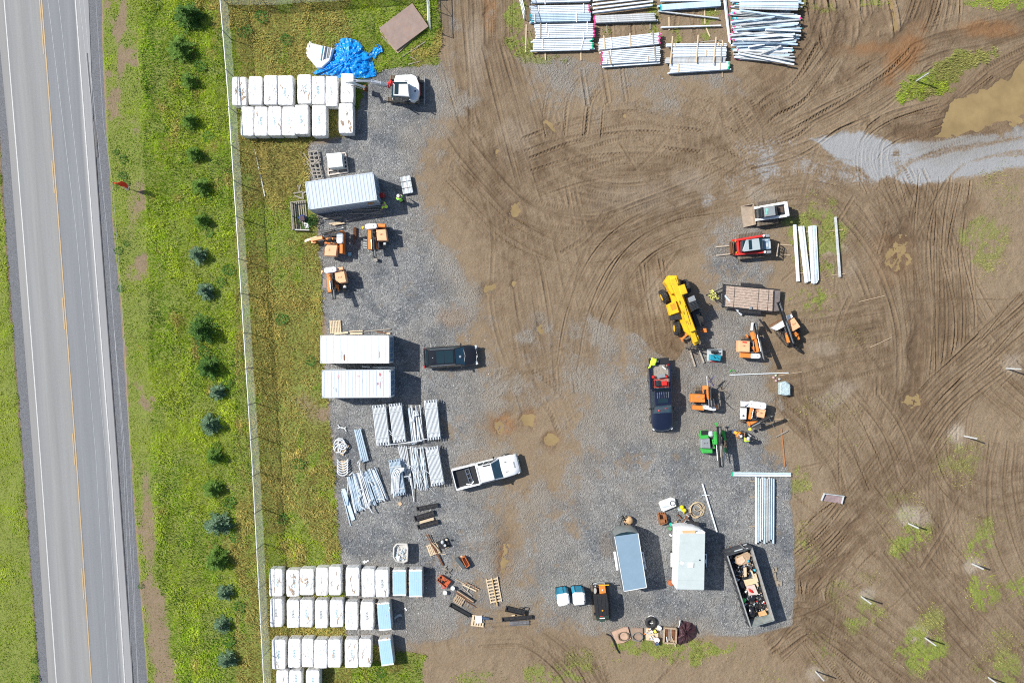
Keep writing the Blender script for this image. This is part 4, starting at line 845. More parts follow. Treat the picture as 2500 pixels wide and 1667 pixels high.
container([c6(124,702),c6(946,700),c6(950,1029),c6(128,1036)],'off white shipping container with red scuffs on its roof, lower of two',M_cont if False else mat('container_offwhite',(.62,.67,.71),.4,0,.07,1.2,.06,(.46,.48,.48)),mat('container_offwhite',(.62,.67,.71)),M_contb,[(2.1,.85,.10,.14,mat('red_scuff',(.55,.16,.17),.6)),(2.28,.35,.04,.4,mat('pink_scuff',(.60,.42,.44),.6)),(1.9,.0,.07,.14,mat('red_scuff',(.55,.16,.17),.6)),(2.1,-.1,.05,.3,mat('pink_scuff',(.60,.42,.44),.6)),(-1.6,.65,.08,.16,mat('pink_scuff',(.60,.42,.44),.6)),(.2,.7,.12,.08,mat('pink_scuff',(.60,.42,.44),.6)),(-2.05,-.35,.04,.05,M_grey),(-1.8,-.5,.04,.2,mat('grey_scuff',(.40,.43,.45),.6)),(.5,.3,.03,.2,mat('grey_scuff',(.40,.43,.45),.6))])
def wheel(t,x,y,r=.37,w=.24,rimm=None,name='wheel'):
 s=1 if y>0 else-1
 k=MB();n=20;prof=[(r*.62,-w/2),(r*.93,-w/2),(r,-w*.36),(r,w*.36),(r*.93,w/2),(r*.62,w/2)]
 k. loft([[(x+q*math. cos(2*PI*i/n),y+d,r+q*math. sin(2*PI*i/n))for q,d in prof]for i in range(n)]+[[(x+q,y+d,r)for q,d in prof]],False,False,True,closed=False)
 o=k. build(name,M_rubber,t)
 k=MB();k. cyl((x,y+s*w*.30,r),(x,y+s*w*.42,r),r*.63,n=16)
 for i in range(5):a=2*PI*i/5;k. bar((x,y+s*w*.45,r),(x+r*.55*math. cos(a),y+s*w*.45,r+r*.55*math. sin(a)),.03,.07)
 k. build('rim',rimm or M_chrome,o);return o
def body_ring(x,w,z0,zb,cr=.0):
 """cross-section of a car body at station x: half width w, sill z0, belt zb, crown cr"""
 return[(x,-w*.90,z0),(x,-w*.985,z0+.18),(x,-w,z0+(zb-z0)*.55),(x,-w*.965,zb-.06),(x,-w*.90,zb),(x,-w*.45,zb+cr*.8),(x,0,zb+cr),(x,w*.45,zb+cr*.8),(x,w*.90,zb),(x,w*.965,zb-.06),(x,w,z0+(zb-z0)*.55),(x,w*.985,z0+.18),(x,w*.90,z0)]
def cabin(t,m,xf0,xr0,w0,z0,xf1,xr1,w1,z1,split=None,sunroof=None,roofm=None):
 """pillared glasshouse: bottom xr0..xf0 at z0, roof xr1..xf1 at z1"""
 mb=MB();q=lambda u,v,k:None
 bl=[(xf0,-w0),(xf0,w0),(xr0,w0),(xr0,-w0)];tp=[(xf1,-w1),(xf1,w1),(xr1,w1),(xr1,-w1)]
 lo=[(x,y,z0)for x,y in bl];hi=[(x,y,z1-.03)for x,y in tp];hi2=[(x*.985+(xf1+xr1)/2*.015,y*.93,z1+.015)for x,y in tp];hi3=[((xf1+xr1)/2+(x-(xf1+xr1)/2)*.6,y*.5,z1+.045)for x,y in tp]
 mb. loft([lo,hi,hi2,hi3],False,True,False);mb. build('roof',roofm or m,t)
 def pane(name,A,B,C_,D_,mt,ins=(.06,.06,.10,.08),pr=.006):
  A,B,C_,D_=map(Vector,(A,B,C_,D_));nrm=(B-A). cross(D_-A). normalized()
  P=lambda u,v:(A*(1-u)+B*u)*(1-v)+(D_*(1-u)+C_*u)*v+nrm*pr
  k=MB();k. add([P(ins[0],ins[2]),P(1-ins[1],ins[2]),P(1-ins[1],1-ins[3]),P(ins[0],1-ins[3])],[(0,1,2,3)]);return k. build(name,mt,t)
 pane('windscreen',lo[0],lo[1],hi[1],hi[0],M_glassb,(.05,.05,.03,.04));pane('rear_window',lo[2],lo[3],hi[3],hi[2],M_glass,(.08,.08,.12,.1))
 L_=xf0-xr0;sp=split or(.52,)
 cuts=[.05]+list(sp)+[.95]
 for i in range(len(cuts)-1):
  for(a,b,c,d)in((lo[3],lo[0],hi[0],hi[3]),(lo[1],lo[2],hi[2],hi[1])):
   f=a[1]>0;u0,u1=(1-cuts[i+1],1-cuts[i])if f else(cuts[i],cuts[i+1])
   pane('side_window',a,b,c,d,M_glass,(u0+.015,1-u1+.015,.12,.1))
 if sunroof:
  k=MB()
  for(a,b,w)in sunroof:k. bx(a,b,-w,w,z1+.02,z1+.052,.004)
  k. build('sunroof',M_glass,t)
def car_ext(t,m,L,w,z0,front_x,hl,mir_x,mir_y,mir_z,grille_m=M_chrome,rear=True):
 for s in(-1,1):
  k=MB();k. box((front_x-.12,s*(w*.74),hl),(.22,w*.34,.16),Matrix. Rotation(-s*.35,3,'Z'),.03);k. build('headlight',M_clear,t)
  k=MB();k. box((mir_x,s*(mir_y+.12),mir_z),(.14,.24,.18),None,.04);k. cyl((mir_x,s*(mir_y-.08),mir_z-.04),(mir_x,s*(mir_y+.05),mir_z-.02),.025,n=6);k. build('wing_mirror',M_black,t)
  if rear:k=MB();k. box((-L/2+.06,s*(w*.82),hl+.05),(.14,w*.26,.24),None,.03);k. build('tail_light',M_redlens,t)
 k=MB();k. box((front_x-.02,0,hl-.12),(.08,w*1.0,.22),None,.02);k. build('grille',M_black,t)
def car_at(pr,pf,h):
 a=W(*pr,h);b=W(*pf,h);return(a+b)/2,math. atan2((b-a). y,(b-a). x),(b-a). length
c,rz,L=car_at((1034,874.3),(1168,866.0),.9);L=4.95;w=.97
t=thing('parked_car','black estate style SUV with a glass sunroof parked beside the white container','car',(c[0],c[1],0),rz)
mb=MB();z0=.28
mb. loft([body_ring(-2.47,.78,.45,.78,.02),body_ring(-2.40,.88,.38,.98,.02),body_ring(-2.1,.95,z0,1.04,.02),body_ring(-.9,w,z0,1.02,.02),body_ring(.5,w,z0,1.0,.03),body_ring(1.25,.96,z0,.98,.06),body_ring(1.9,.93,z0,.90,.05),body_ring(2.25,.83,.32,.80,.03),body_ring(2.44,.62,.4,.68,.02)],True,True,True);mb. build('body',M_suv,t)
cabin(t,M_suv,1.25,-2.25,.90,1.0,.42,-1.95,.70,1.66,(.38,.70),[(-.52,.25,.56),(-1.25,-.56,.56)])
for x in(1.5,-1.45):
 for s in(-1,1):wheel(t,x,s*.83,.37,.25)
car_ext(t,M_suv,L,w,z0,2.40,.72,.95,.92,1.08)
k=MB()
for s in(-1,1):k. bar((-1.8,s*.72,1.69),(.35,s*.72,1.69),.04,.03)
k. build('roof_rail',M_chrome,t)
k=MB();k. loft([[(2.05,y,.865-.03*abs(y)),(2.16,y,.84-.05*abs(y))]for y in(-.78,-.4,0,.4,.78)],False,False,False,closed=False)
k=MB();k. tube([(1.95,-.86,.86),(2.28,-.55,.80),(2.38,0,.79),(2.28,.55,.80),(1.95,.86,.86)],.018,5);k. build('bonnet_trim',M_chrome,t)
k=MB();k. bx(1.0,1.08,-.6,.6,1.06,1.075);k. tube([(1.16,-.66,1.03),(1.30,0,1.045),(1.16,.66,1.03)],.03,5);k. build('wiper_cowl',M_grey,t)
k=MB();k. box((.78,-.05,1.30),(.22,.2,.01),Matrix. Rotation(R_(38),3,'Y'));k. box((.86,-.05,1.345),(.2,.2,.01),Matrix. Rotation(R_(38),3,'Y'));k. build('windscreen_paper',M_white,t)
k=MB();k. sph((-1.55,0,1.73),(.10,.03,.05),8,5);k. build('roof_aerial',M_chrome,t)
def pickup(pr,pf,label,m,roofm,name='pickup_truck',bedm=M_black,L=5.95,tail_open=False,h=1.1):
 c,rz,_=car_at(pr,pf,h);t=thing(name,label,'pickup truck',(c[0],c[1],0),rz);w=1.0;z0=.38;hb=L/2
 xc=-.75
 mb=MB()
 mb. loft([body_ring(xc,w,z0,1.16,.0),body_ring(.4,w,z0,1.15,.01),body_ring(1.35,.99,z0,1.14,.05),body_ring(1.6,.98,z0,1.13,.07),body_ring(hb-.55,.95,z0,1.08,.06),body_ring(hb-.2,.88,.42,1.0,.04),body_ring(hb,.74,.5,.90,.0)],True,True,True);mb. build('body',m,t)
 mb=MB()
 mb. bx(-hb,xc-.03,-w+.0,w-.0,z0+.02,.80);mb. bx(-hb+.0,xc-.03,w-.17,w,.80,1.16,.02);mb. bx(-hb,xc-.03,-w,-w+.17,.80,1.16,.02);mb. bx(xc-.10,xc-.03,-w+.17,w-.17,.80,1.16)
 mb. build('bed',m,t)
 mb=MB();mb. bx(-hb+.03,xc-.12,-w+.19,w-.19,.802,.812)
 for i in range(11):y=-w+.26+i*(2*w-.52)/10;mb. bx(-hb+.05,xc-.14,y-.03,y+.03,.812,.822)
 mb. build('bed_liner',bedm,t)
 if tail_open:k=MB();k. bx(-hb-.60,-hb-.005,-w+.08,w-.08,.76,.82,.02);k. bx(-hb-.55,-hb-.05,-w+.2,w-.2,.82,.826);k. build('tailgate',M_black,t)
 else:k=MB();k. bx(-hb-.04,-hb+.03,-w+.05,w-.05,.62,1.15,.02);k. build('tailgate',m,t)
 cabin(t,m,1.42,xc+.02,.93,1.14,.62,xc+.16,.76,1.86,(.36,.66),None,roofm)
 for x in(hb-1.0,-hb+1.25):
  for s in(-1,1):wheel(t,x,s*.86,.41,.28)
 car_ext(t,m,L,w,z0,hb-.03,.86,.95,.98,1.28)
 k=MB();k. bx(hb-.12,hb+.09,-.9,.9,.42,.62,.05);k. build('front_bumper',M_chrome if m is M_carw else M_blacksteel,t)
 k=MB();k. bx(-hb-.16,-hb-.02,-.9,.9,.45,.60,.03);k. build('rear_bumper',M_chrome,t)
 return t,hb,xc
wp,hb,xc=pickup((1106,1172),(1268,1131),'white pickup truck with a ladder rack frame in its open bed',M_carw,M_carw)
k=MB();k. bx(-.15,.55,.60,.72,1.895,1.90);k. build('roof_strip',M_black,wp)
for s in(-.35,.35):
 k=MB();k. sph((1.85,s*1.25,1.19),(.16,.03,.012),8,4);k. build('bonnet_vent',M_black,wp)
k=MB();k. bx(hb-.42,hb-.32,-.28,.28,1.075,1.10);k. build('bonnet_badge',M_grey,wp)
k=MB();k. bx(xc-.55,xc-.13,-.83,.83,1.10,1.19,.02);k. build('tool_box',M_black,wp)
bed=lambda x,y,z=0:wp. matrix_world
bpy. context. view_layer. update()
def in_frame(t,p):
 return Matrix. Translation(t. location)@Matrix. Rotation(t. rotation_euler. z,4,'Z')@Vector(p)
def put(name,mats,t,local,mb,label,cat,rz=0,group=None):
 o=mb. build(name,mats);o. location=in_frame(t,local);o. rotation_euler=(0,0,t. rotation_euler. z+rz);return tag(o,label,cat,group)
k=MB()
for y in(-.62,-.2,.2,.62):k. bx(-.15,.19,y-.035,y+.035,.02,.09)
k. bx(.13,.2,-.65,.65,.02,.10);k. bx(-.2,-.13,-.65,.65,.02,.10)
put('rack_frame',M_chrome,wp,(xc-.86,0,.81),k,'bare metal rack frame lying in the white pickup bed','rack',.08)
k=MB();k. tube([(0,-.5,.12),(.25,-.1,.14),(.1,.3,.15)],.06,6);k. sph((.1,.45,.15),(.2,.14,.12),8,5);put('cloth_bundle',M_white,wp,(xc-.8,-.62+.1,.81),k,'rolled white cloth at the side of the white pickup bed','cloth',-1.3)
npk,hb,xc=pickup((1610.5,892),(1619,1049),'dark navy pickup truck with its tailgate down and loaded bed',M_navy,M_navy,bedm=M_woodgrey,tail_open=True)
k=MB();k. bx(.05,.42,-.42,.42,1.895,1.91,.004);k. build('sunroof',M_glass,npk)
k=MB()
for y in(-.5,-.3,-.1,.1,.3,.5):k. bx(xc+.2,-.02,y-.012,y+.012,1.88,1.905)
k. build('roof_rib',M_chrome if False else M_grey,npk)
k=MB();k. tube([(hb-.28,-.86,1.0),(hb-.02,-.5,1.03),(hb+.03,0,1.04),(hb-.02,.5,1.03),(hb-.28,.86,1.0)],.022,5);k. build('bonnet_trim',M_chrome,npk)
k=MB();k. sph((1.12,-.32,1.42),(.1,.12,.05),8,5);k. sph((.95,.25,1.58),(.05,.1,.02),8,5);k. build('dashboard_item',M_red,npk)
g=thing('generator','red generator in a tube frame at the front of the navy pickup bed','generator',in_frame(npk,(xc-.55,0,.81)),npk. rotation_euler. z)
k=MB();
for x in(-.33,.33):
 for y in(-.62,.62):k. cyl((x,y,0),(x,y,.62),.02,n=6)
for z in(.02,.62):
 k. tube([(-.33,-.62,z),(.33,-.62,z),(.33,.62,z),(-.33,.62,z),(-.33,-.62,z)],.022,6)
k. build('frame',M_red,g)
k=MB();k. bx(-.2,.22,.05,.55,.2,.58,.05);k. build('fuel_tank',M_red,g)
k=MB();k. bx(-.25,.25,-.55,.0,.05,.5,.04);k. cyl((0,-.28,.5),(0,-.28,.54),.16,n=12)
for q in range(6):k. cyl((-.2+q*.08,-.3,.5),(-.2+q*.08,-.3,.56),.018,n=5)
k. build('engine',M_blacksteel,g);k=MB();k. tube([(-.3,.3,.3),(-.32,-.1,.45),(-.1,-.5,.56),(.2,-.2,.6)],.018,5);k. build('cable',M_denim,g)
k=MB();k. bx(-.17,.17,-.36,.36,0,.34,.03);k. bx(-.03,.03,-.1,.1,.34,.39,.01);put('tool_case',M_grey,npk,(xc-1.2,.12,.81),k,'dark grey tool case behind the red generator in the pickup bed','case',.1)
k=MB();k. bx(-.12,.12,-.15,.15,0,.33,.04);k. tube([(-.1,0,.33),(-.1,0,.42),(.08,0,.42),(.08,0,.33)],.02,6);k. cyl((.1,.08,.33),(.12,.1,.4),.03,n=6);put('fuel_can',M_red,npk,(xc-1.15,.56*-1 if False else-.62,.81),k,'red plastic fuel can by the side wall of the navy pickup bed','fuel can')
k=MB();k. bx(-.1,.1,-.1,.1,0,.3,.03);put('fuel_can',M_red,npk,(xc-1.12,-.2+.75,.81),k,'smaller red can between the grey case and the right bed wall','fuel can')
k=MB();rr=[[(-.62+.1*i+.02*math. sin(j),-.2+.13*j-.09*(i>6)*j+U(-.015,.015),.05*math. sin(i*1.3+j)+.05-.13*(i>7)*(i-7)*.3)for j in range(5)]for i in range(11)];k. loft(rr,False,False,True,closed=False)
o=put('work_coat',M_limey,npk,(-hb-.05,-.72,1.16),k,'neon yellow work coat draped over the rear corner of the navy pickup','coat',.35*-1);o. modifiers. new('t','SOLIDIFY'). thickness=.015
k=MB();k. cyl((-.2,-.05,.08),(.2,.05,.08),.06,n=8);k. cyl((.2,.05,.08),(.27,.07,.08),.03,n=8);put('bottle',M_white,npk,(-hb+.3,.42,.82),k,'white bottle lying at the rear of the navy pickup bed','bottle',.6)
k=MB();k. tube([(-.2,0,.05),(0,.15,.07),(.15,0,.06),(.3,.1,.05),(.1,-.15,.06),(-.1,-.12,.05)],.03,5);put('rope',M_black,npk,(-hb+.1,.66,.82),k,'black strap heaped at the rear corner of the pickup bed','strap')
k=MB();k. bx(-.07,.07,-.06,.06,0,.06);put('paper_box',M_white,npk,(-hb-.3,-.1,.826),k,'small white box on the lowered tailgate','box')
def crawler(t,a,b,w,h=.55,name='track'):
 """rubber crawler track from a to b (world points at ground)"""
 a=Vector(a);b=Vector(b);d=(b-a). normalized();y=Vector((-d. y,d. x,0));L=(b-a). length;r=h/2;n=9;pts=[]
 for i in range(n):t_=PI/2+PI*i/(n-1);pts. append((r+r*math. cos(t_),r+r*math. sin(t_)))
 for i in range(n):t_=-PI/2+PI*i/(n-1);pts. append((L-r+r*math. cos(t_),r+r*math. sin(t_)))
 k=MB();k. loft([[a+d*u+y*(sg*w/2)+Vector((0,0,v+.01))for u,v in pts]for sg in(-1,1)],True,True)
 m=int(L/.14)
 for i in range(m):
  c=a+d*(r*.6+(L-r*1.2)*i/max(1,m-1));k. bar(c-y*w/2*.98+Vector((0,0,h+.02)),c+y*w/2*.98+Vector((0,0,h+.02)),.05,.05)
 o=k. build(name,M_mudtrack,t,world=True)
 k=MB()
 for i in range(4):c=a+d*(r+(L-2*r)*i/3);k. cyl(c+y*(w/2+.02)+Vector((0,0,r)),c-y*(w/2+.02)+Vector((0,0,r)),r*.55,n=10)
 k. build('roller',M_blacksteel,o,world=False)if False else _child(k,'roller',M_blacksteel,o,t)
 return o
def _child(k,name,m,part,t):
 """sub-part given in world metres: part sits at its thing's origin"""
 o=bpy. data. objects. new(name,k. mesh(name,m,t. location));COL. objects. link(o);o. parent=part;return o
def B_(t,name,m,*fn):
 k=MB()
 for f in fn:f(k)
 return k. build(name,m,t,world=True)
def BS(t,name,m,*fn):
 for f in fn:B_(t,name,m,f)
bar=lambda a,b,w,th,bev=.0:(lambda k:k. bar(a,b,w,th,bev))
pri=lambda P,z0,z1,ins=0.:(lambda k:k. prism(P,z0,z1,ins))
cyl=lambda a,b,r,r2=None,n=10:(lambda k:k. cyl(a,b,r,r2,n))
tub=lambda P,r,n=6:(lambda k:k. tube(P,r,n))
ZT=ZM(1560,640,5.345)
c=ZT(560,620);t=thing('telehandler','yellow telescopic handler with its boom down and black fork carriage','telehandler',(c[0],c[1],0))
hull=[ZT(x,y,1.0)for x,y in[(345,230),(430,190),(510,215),(620,560),(720,820),(760,960),(680,980),(590,900),(470,620),(400,430)]]
B_(t,'chassis',M_yellow,pri(hull,.55,1.15,.06))
B_(t,'counterweight',M_yellow,pri([ZT(x,y,1.5)for x,y in[(328,265),(385,175),(490,175),(520,235),(560,390),(420,420),(365,310)]],.6,1.75,.08))
B_(t,'boom',M_yellow,bar(ZT(430,215,2.15),ZT(700,900,1.95),.52,.50,.04),bar(ZT(548,300,2.2),ZT(590,420,2.2),.62,.42,.05),bar(ZT(440,190,2.0),ZT(470,300,2.1),.66,.5,.06))
B_(t,'boom_extension',M_yellow,bar(ZT(640,760,1.9),ZT(735,1040,1.55),.42,.40,.03),bar(ZT(722,960,1.5),ZT(752,1060,1.15),.62,.42,.05))
k=MB()
for i in range(3):a=ZT(525+i*45,500+i*130,2.43);k. bar(a,ZT(535+i*45,545+i*130,2.42),.03,.03)
k. tube([ZT(600,560,2.36),ZT(640,700,2.30),ZT(680,830,2.22)],.018,5);k. build('boom_hose',M_black,t,world=True)
BS(t,'lift_cylinder',M_chrome,cyl(ZT(480,330,1.7),ZT(520,440,1.75),.07));B_(t,'boom_slot',M_black,bar(ZT(425,290,2.0),ZT(510,500,1.9),.16,.06))
B_(t,'engine_hood',M_yellow,pri([ZT(x,y,1.5)for x,y in[(372,555),(480,500),(528,655),(410,695)]],.7,1.5,.06))
k=MB()
for i in range(6):k. bar(ZT(405+i*5,562+i*13,1.51),ZT(470+i*5,535+i*13,1.51),.05,.015)
k. build('hood_vent',M_orange,t,world=True)
B_(t,'hydraulic_tank',M_blacksteel,pri([ZT(x,y,1.3)for x,y in[(410,695),(530,655),(556,745),(425,760)]],.6,1.32,.05))
B_(t,'cab',M_black,pri([ZT(x,y,1.9)for x,y in[(625,470),(700,430),(745,470),(790,590),(690,650)]],.7,1.9,.03),pri([ZT(x,y,1.2)for x,y in[(690,650),(790,600),(820,840),(750,850)]],.7,1.2,.06))
o=B_(t,'cab_roof',M_grey,pri([ZT(x,y,2.4)for x,y in[(640,470),(720,430),(785,590),(690,640)]],2.3,2.40,.03))
k=MB()
for i in range(7):k. bar(ZT(640+i*8,535+i*16,2.48),ZT(742+i*7,500+i*16,2.48),.05,.05)
for u in(0,.33,.66,1):k. bar(ZT(640+100*u,540-38*u,2.46),ZT(690+100*u,636-38*u,2.46),.05,.04)
_child(k,'roof_grille',M_black,o,t)
k=MB();[k. cyl(ZT(x,y,1.9),ZT(x,y,2.32),.04,n=6)for x,y in[(640,475),(720,435),(783,588),(690,636)]];k. build('cab_pillar',M_black,t,world=True)
def big_wheel(t,a,r=.62,w=.46,ax=None,col=None):
 ax=Vector(ax). normalized();c=Vector((a[0],a[1],r));k=MB();k. cyl(c-ax*w/2,c+ax*w/2,r*.93,n=22);k. cyl(c-ax*w*.40,c+ax*w*.40,r*.99,n=22)
 x=ax. orthogonal(). normalized();y=ax. cross(x)
 for i in range(18):
  a_=2*PI*i/18;q=c+(x*math. cos(a_)+y*math. sin(a_))*r
  k. bar(q-ax*w*.48,q+ax*w*.02+(x*-math. sin(a_)+y*math. cos(a_))*.08,.06,.05);a2=a_+PI/18;q=c+(x*math. cos(a2)+y*math. sin(a2))*r;k. bar(q+ax*w*.48,q-ax*w*.02+(x*-math. sin(a2)+y*math. cos(a2))*.08,.06,.05)
 o=k. build('wheel',M_rubber,t,world=True);k=MB();s=-1
 for s in(-1,1):k. cyl(c+ax*s*w*.40,c+ax*s*w*.53,r*.58,r*.5,n=16)
 _child(k,'rim',col or M_yellow,o,t);return o
axv=ZT(1000,-120)-ZT(600,10);dirv=(ZT(745,1110)-ZT(450,180)). normalized();perp=Vector((dirv. y,-dirv. x,0))
for(x,y,a)in((330,445,.5),(500,860,.12)):
 ax2=Matrix. Rotation(a-.35,3,'Z')@perp;big_wheel(t,ZT(x,y,.9),ax=ax2)
for(x,y)in((618,315),(790,745)):big_wheel(t,ZT(x,y,.7),ax=perp)
BS(t,'axle',M_blacksteel,cyl(ZT(340,445,.62),ZT(618,320,.62),.10),cyl(ZT(510,855,.62),ZT(790,755,.62),.10))
BS(t,'stabiliser',M_orange,bar(ZT(560,1000,.6),ZT(640,930,.9),.16,.14),bar(ZT(545,985,.45),ZT(565,1035,.45),.08,.25),bar(ZT(800,900,.9),ZT(835,900,.9),.05,.05),pri([ZT(x,y,.95)for x,y in[(835,862),(880,862),(888,915),(840,920)]],.5,.95,.03),bar(ZT(600,940,.8),ZT(760,890,.8),.12,.12))
B_(t,'fork_carriage',M_blacksteel,bar(ZT(608,1120,.95),ZT(885,1075,.95),.06,.10),bar(ZT(612,1130,.35),ZT(890,1125,.35),.06,.10),bar(ZT(680,1090,.3),ZT(690,1085,1.0),.06,.06),bar(ZT(610,1118,1.25),ZT(886,1070,1.25),.05,.06),*[(lambda k,u=u:k. bar(ZT(612+272*u,1124-30*u,.3),ZT(610+274*u,1118-46*u,1.28),.05,.05))for u in(0,.1,.22,.36,.5,.64,.78,.9,1)],bar(ZT(690,1060,.8),ZT(780,1060,.8),.3,.35,.03))
for(x0,y0,x1,y1)in((668,1160,733,1360),(792,1165,848,1312)):k=MB();k. bar(ZT(x0,y0,.22),ZT(x1,y1,.16),.14,.05,.01);k. bar(ZT(x0,y0,.22),ZT(x0,y0-4,1.0),.12,.06);k. build('fork',M_woodgrey if False else mat('worn_fork_steel',(.44,.37,.29),.6,.05,.2),t,world=True)
B_(t,'boom_nose_light',M_redlens,bar(ZT(650,955,1.6),ZT(668,955,1.6),.06,.06))
c=Z1(1900,850);t=thing('mini_excavator','white compact excavator reaching its arm over the wrapped pallets','excavator',(c[0],c[1],0))
crawler(t,Z1(1745,965,.2),Z1(2060,985,.2),.38,.55);crawler(t,Z1(1775,760,.2),Z1(2060,770,.2),.38,.55)
B_(t,'undercarriage',M_blacksteel,bar(Z1(1830,870,.4),Z1(2030,875,.4),1.1,.3),bar(Z1(2030,800,.35),Z1(2095,800,.3),.12,.12),bar(Z1(2030,930,.35),Z1(2095,930,.3),.12,.12))
B_(t,'dozer_blade',M_grey,bar(Z1(2105,742,.28),Z1(2102,998,.28),.10,.45,.02))
hs=[(1815,760),(1830,722),(1985,715),(2025,735),(2050,800),(2052,890),(2035,945),(2000,968),(1950,960),(1945,800),(1815,800)]
B_(t,'house',M_white,pri([Z1(x,y,1.35)for x,y in hs],.75,1.42,.06));B_(t,'house_skirt',M_red,pri([Z1(x+2,y+3,.9)for x,y in[(1850,730),(2025,745),(2056,800),(2058,900),(2035,955),(1980,975),(1850,940)]],.62,.76))
cabp=[(1808,805),(1945,803),(1958,925),(1806,915)]
B_(t,'cab',M_glass,pri([Z1(x,y,1.6)for x,y in[(1806,806),(1945,806),(1962,955),(1796,950)]],.75,2.2));k=MB()
for x,y in[(1806,806),(1945,806),(1962,955),(1796,950)]:k. bar(Z1(x,y,.75),Z1(x,y,2.25),.08,.08)
k. build('cab_pillar',M_white,t,world=True)
o=B_(t,'cab_roof',M_white,pri([Z1(x,y,2.4)for x,y in cabp],2.22,2.42,.08));k=MB();k. prism([Z1(x,y,2.43)for x,y in[(1815,807),(1856,806),(1853,905),(1812,903)]],2.42,2.43);_child(k,'roof_hatch',M_glass,o,t)
B_(t,'hood_decal',M_black,pri([Z1(x,y,1.42)for x,y in[(2005,868),(2022,865),(2020,880),(2006,882)]],1.42,1.426),pri([Z1(x,y,1.42)for x,y in[(1910,773),(1955,776),(1953,781),(1912,779)]],1.42,1.426))
B_(t,'boom_swing_post',M_red,bar(Z1(1820,800,.8),Z1(1745,810,.8),.32,.4,.04),bar(Z1(1780,770,1.0),Z1(1760,845,1.0),.2,.22,.03),cyl(Z1(1762,806,.55),Z1(1762,806,1.15),.10))
bm=[Z1(1745,812,1.05),Z1(1670,795,1.75),Z1(1590,776,2.2),Z1(1450,775,2.75),Z1(1350,785,2.9)]
B_(t,'boom',M_white,*[bar(bm[i],bm[i+1],.24-.025*i,.30-.03*i,.02)for i in range(4)],*[(lambda k,p=p:k. sph(p,.13,8,5))for p in bm[1:4]])
BS(t,'boom_cylinder',M_chrome,cyl(Z1(1740,835,.9),Z1(1600,805,1.9),.05),cyl(Z1(1590,760,2.4),Z1(1420,772,2.95),.045))
st=[Z1(1345,783,2.95),Z1(1430,802,2.2),Z1(1530,838,1.15)]
B_(t,'stick',M_white,bar(st[0],st[1],.16,.22,.02),bar(st[1],st[2],.15,.20,.02));B_(t,'stick_cylinder',M_chrome,cyl(Z1(1400,820,2.6),Z1(1500,850,1.6),.04))
k=MB();q0=Z1(1545,845,.9);k. loft([[q0+Vector((.0,s*.22,.28)),q0+Vector((-.28,s*.22,.1)),q0+Vector((-.25,s*.22,-.25)),q0+Vector((.05,s*.22,-.42)),q0+Vector((.1,s*.22,-.36)),q0+Vector((-.16,s*.22,-.2)),q0+Vector((-.16,s*.22,.05))]for s in(-1,1)]);k. build('bucket',M_rust,t,world=True)
def skid(Zf,spec):
 pass
ZS=ZM(1700,470,5.88)
c=ZS(1020,320);t=thing('skid_steer','white tracked skid steer with grey cab roof and a wide dirt bucket','skid steer',(c[0],c[1],0))
crawler(t,ZS(825,190,.2),ZS(1140,145,.2),.40,.6);crawler(t,ZS(850,465,.2),ZS(1160,420,.2),.40,.6)
B_(t,'chassis',M_blacksteel,pri([ZS(x,y,.8)for x,y in[(840,215),(1280,150),(1310,345),(870,400)]],.3,.95))
k=MB()
for(a,b)in(((835,225),(1275,150)),((855,395),(1300,335))):
 k. bar(ZS(*a,.75),ZS(a[0]+60,a[1]-8,1.15),.22,.2,.02);k. bar(ZS(a[0]+60,a[1]-8,1.15),ZS(*b,1.6),.22,.26,.03)
k. bar(ZS(1275,138,1.45),ZS(1308,345,1.45),.28,.5,.04);k. build('lift_arm',M_white,t,world=True)
B_(t,'engine_cover',M_black,pri([ZS(x,y,1.35)for x,y in[(1145,185),(1270,165),(1285,305),(1160,325)]],.9,1.38,.03));B_(t,'radiator_grille',mat('brown_grille',(.09,.06,.045),.7),pri([ZS(x,y,1.4)for x,y in[(1170,210),(1240,198),(1250,280),(1180,290)]],1.38,1.41))
B_(t,'cab',M_black,pri([ZS(x,y,1.6)for x,y in[(905,225),(1135,195),(1150,330),(920,360)]],.9,2.0,.05))
B_(t,'cab_roof',M_grey,pri([ZS(x,y,2.08)for x,y in[(968,208),(1128,194),(1143,330),(985,352)]],1.98,2.1,.06));k=MB()
for i in range(5):k. bar(ZS(985,240+i*17,2.115),ZS(1035,234+i*17,2.115),.05,.03)
k. bar(ZS(1005,230,2.12),ZS(1012,318,2.12),.04,.03);k. build('roof_bar',mat('mint_paint',(.25,.62,.52),.5),t,world=True)
B_(t,'windscreen_guard',M_glass,pri([ZS(x,y,1.8)for x,y in[(895,240),(965,212),(982,350),(905,350)]],1.0,1.75,.1))
k=MB();d=(ZS(800,330)-ZS(650,350)). normalized();a,b=ZS(790,180,.0),ZS(822,470,.0);f0,f1=ZS(632,200,0),ZS(668,500,0)
up=lambda p,z:Vector((p[0],p[1],z))
k. loft([[up(a,.75),up(a,.1),up(f0,.06),up(f0,.10),up(a-d*.06,.16),up(a-d*.06,.75)],[up(b,.75),up(b,.1),up(f1,.06),up(f1,.10),up(b-d*.06,.16),up(b-d*.06,.75)]])
for p,q in((a,f0),(b,f1)):k. loft([[up(p,.75),up(q,.10),up(q,.05),up(p,.05)],[up(p,.75)+(b-a). normalized()*.03,up(q,.10)+(b-a). normalized()*.03,up(q,.05)+(b-a). normalized()*.03,up(p,.05)+(b-a). normalized()*.03]])
k. build('bucket',mat('dirt_worn_steel',(.36,.29,.22),.7,.2,.2,3,.25,(.22,.17,.12)),t,world=True);B_(t,'quick_coupler',M_blacksteel,bar(ZS(832,280,.5),ZS(845,375,.5),.12,.5),bar(ZS(850,290,.9),ZS(862,360,.9),.08,.1))
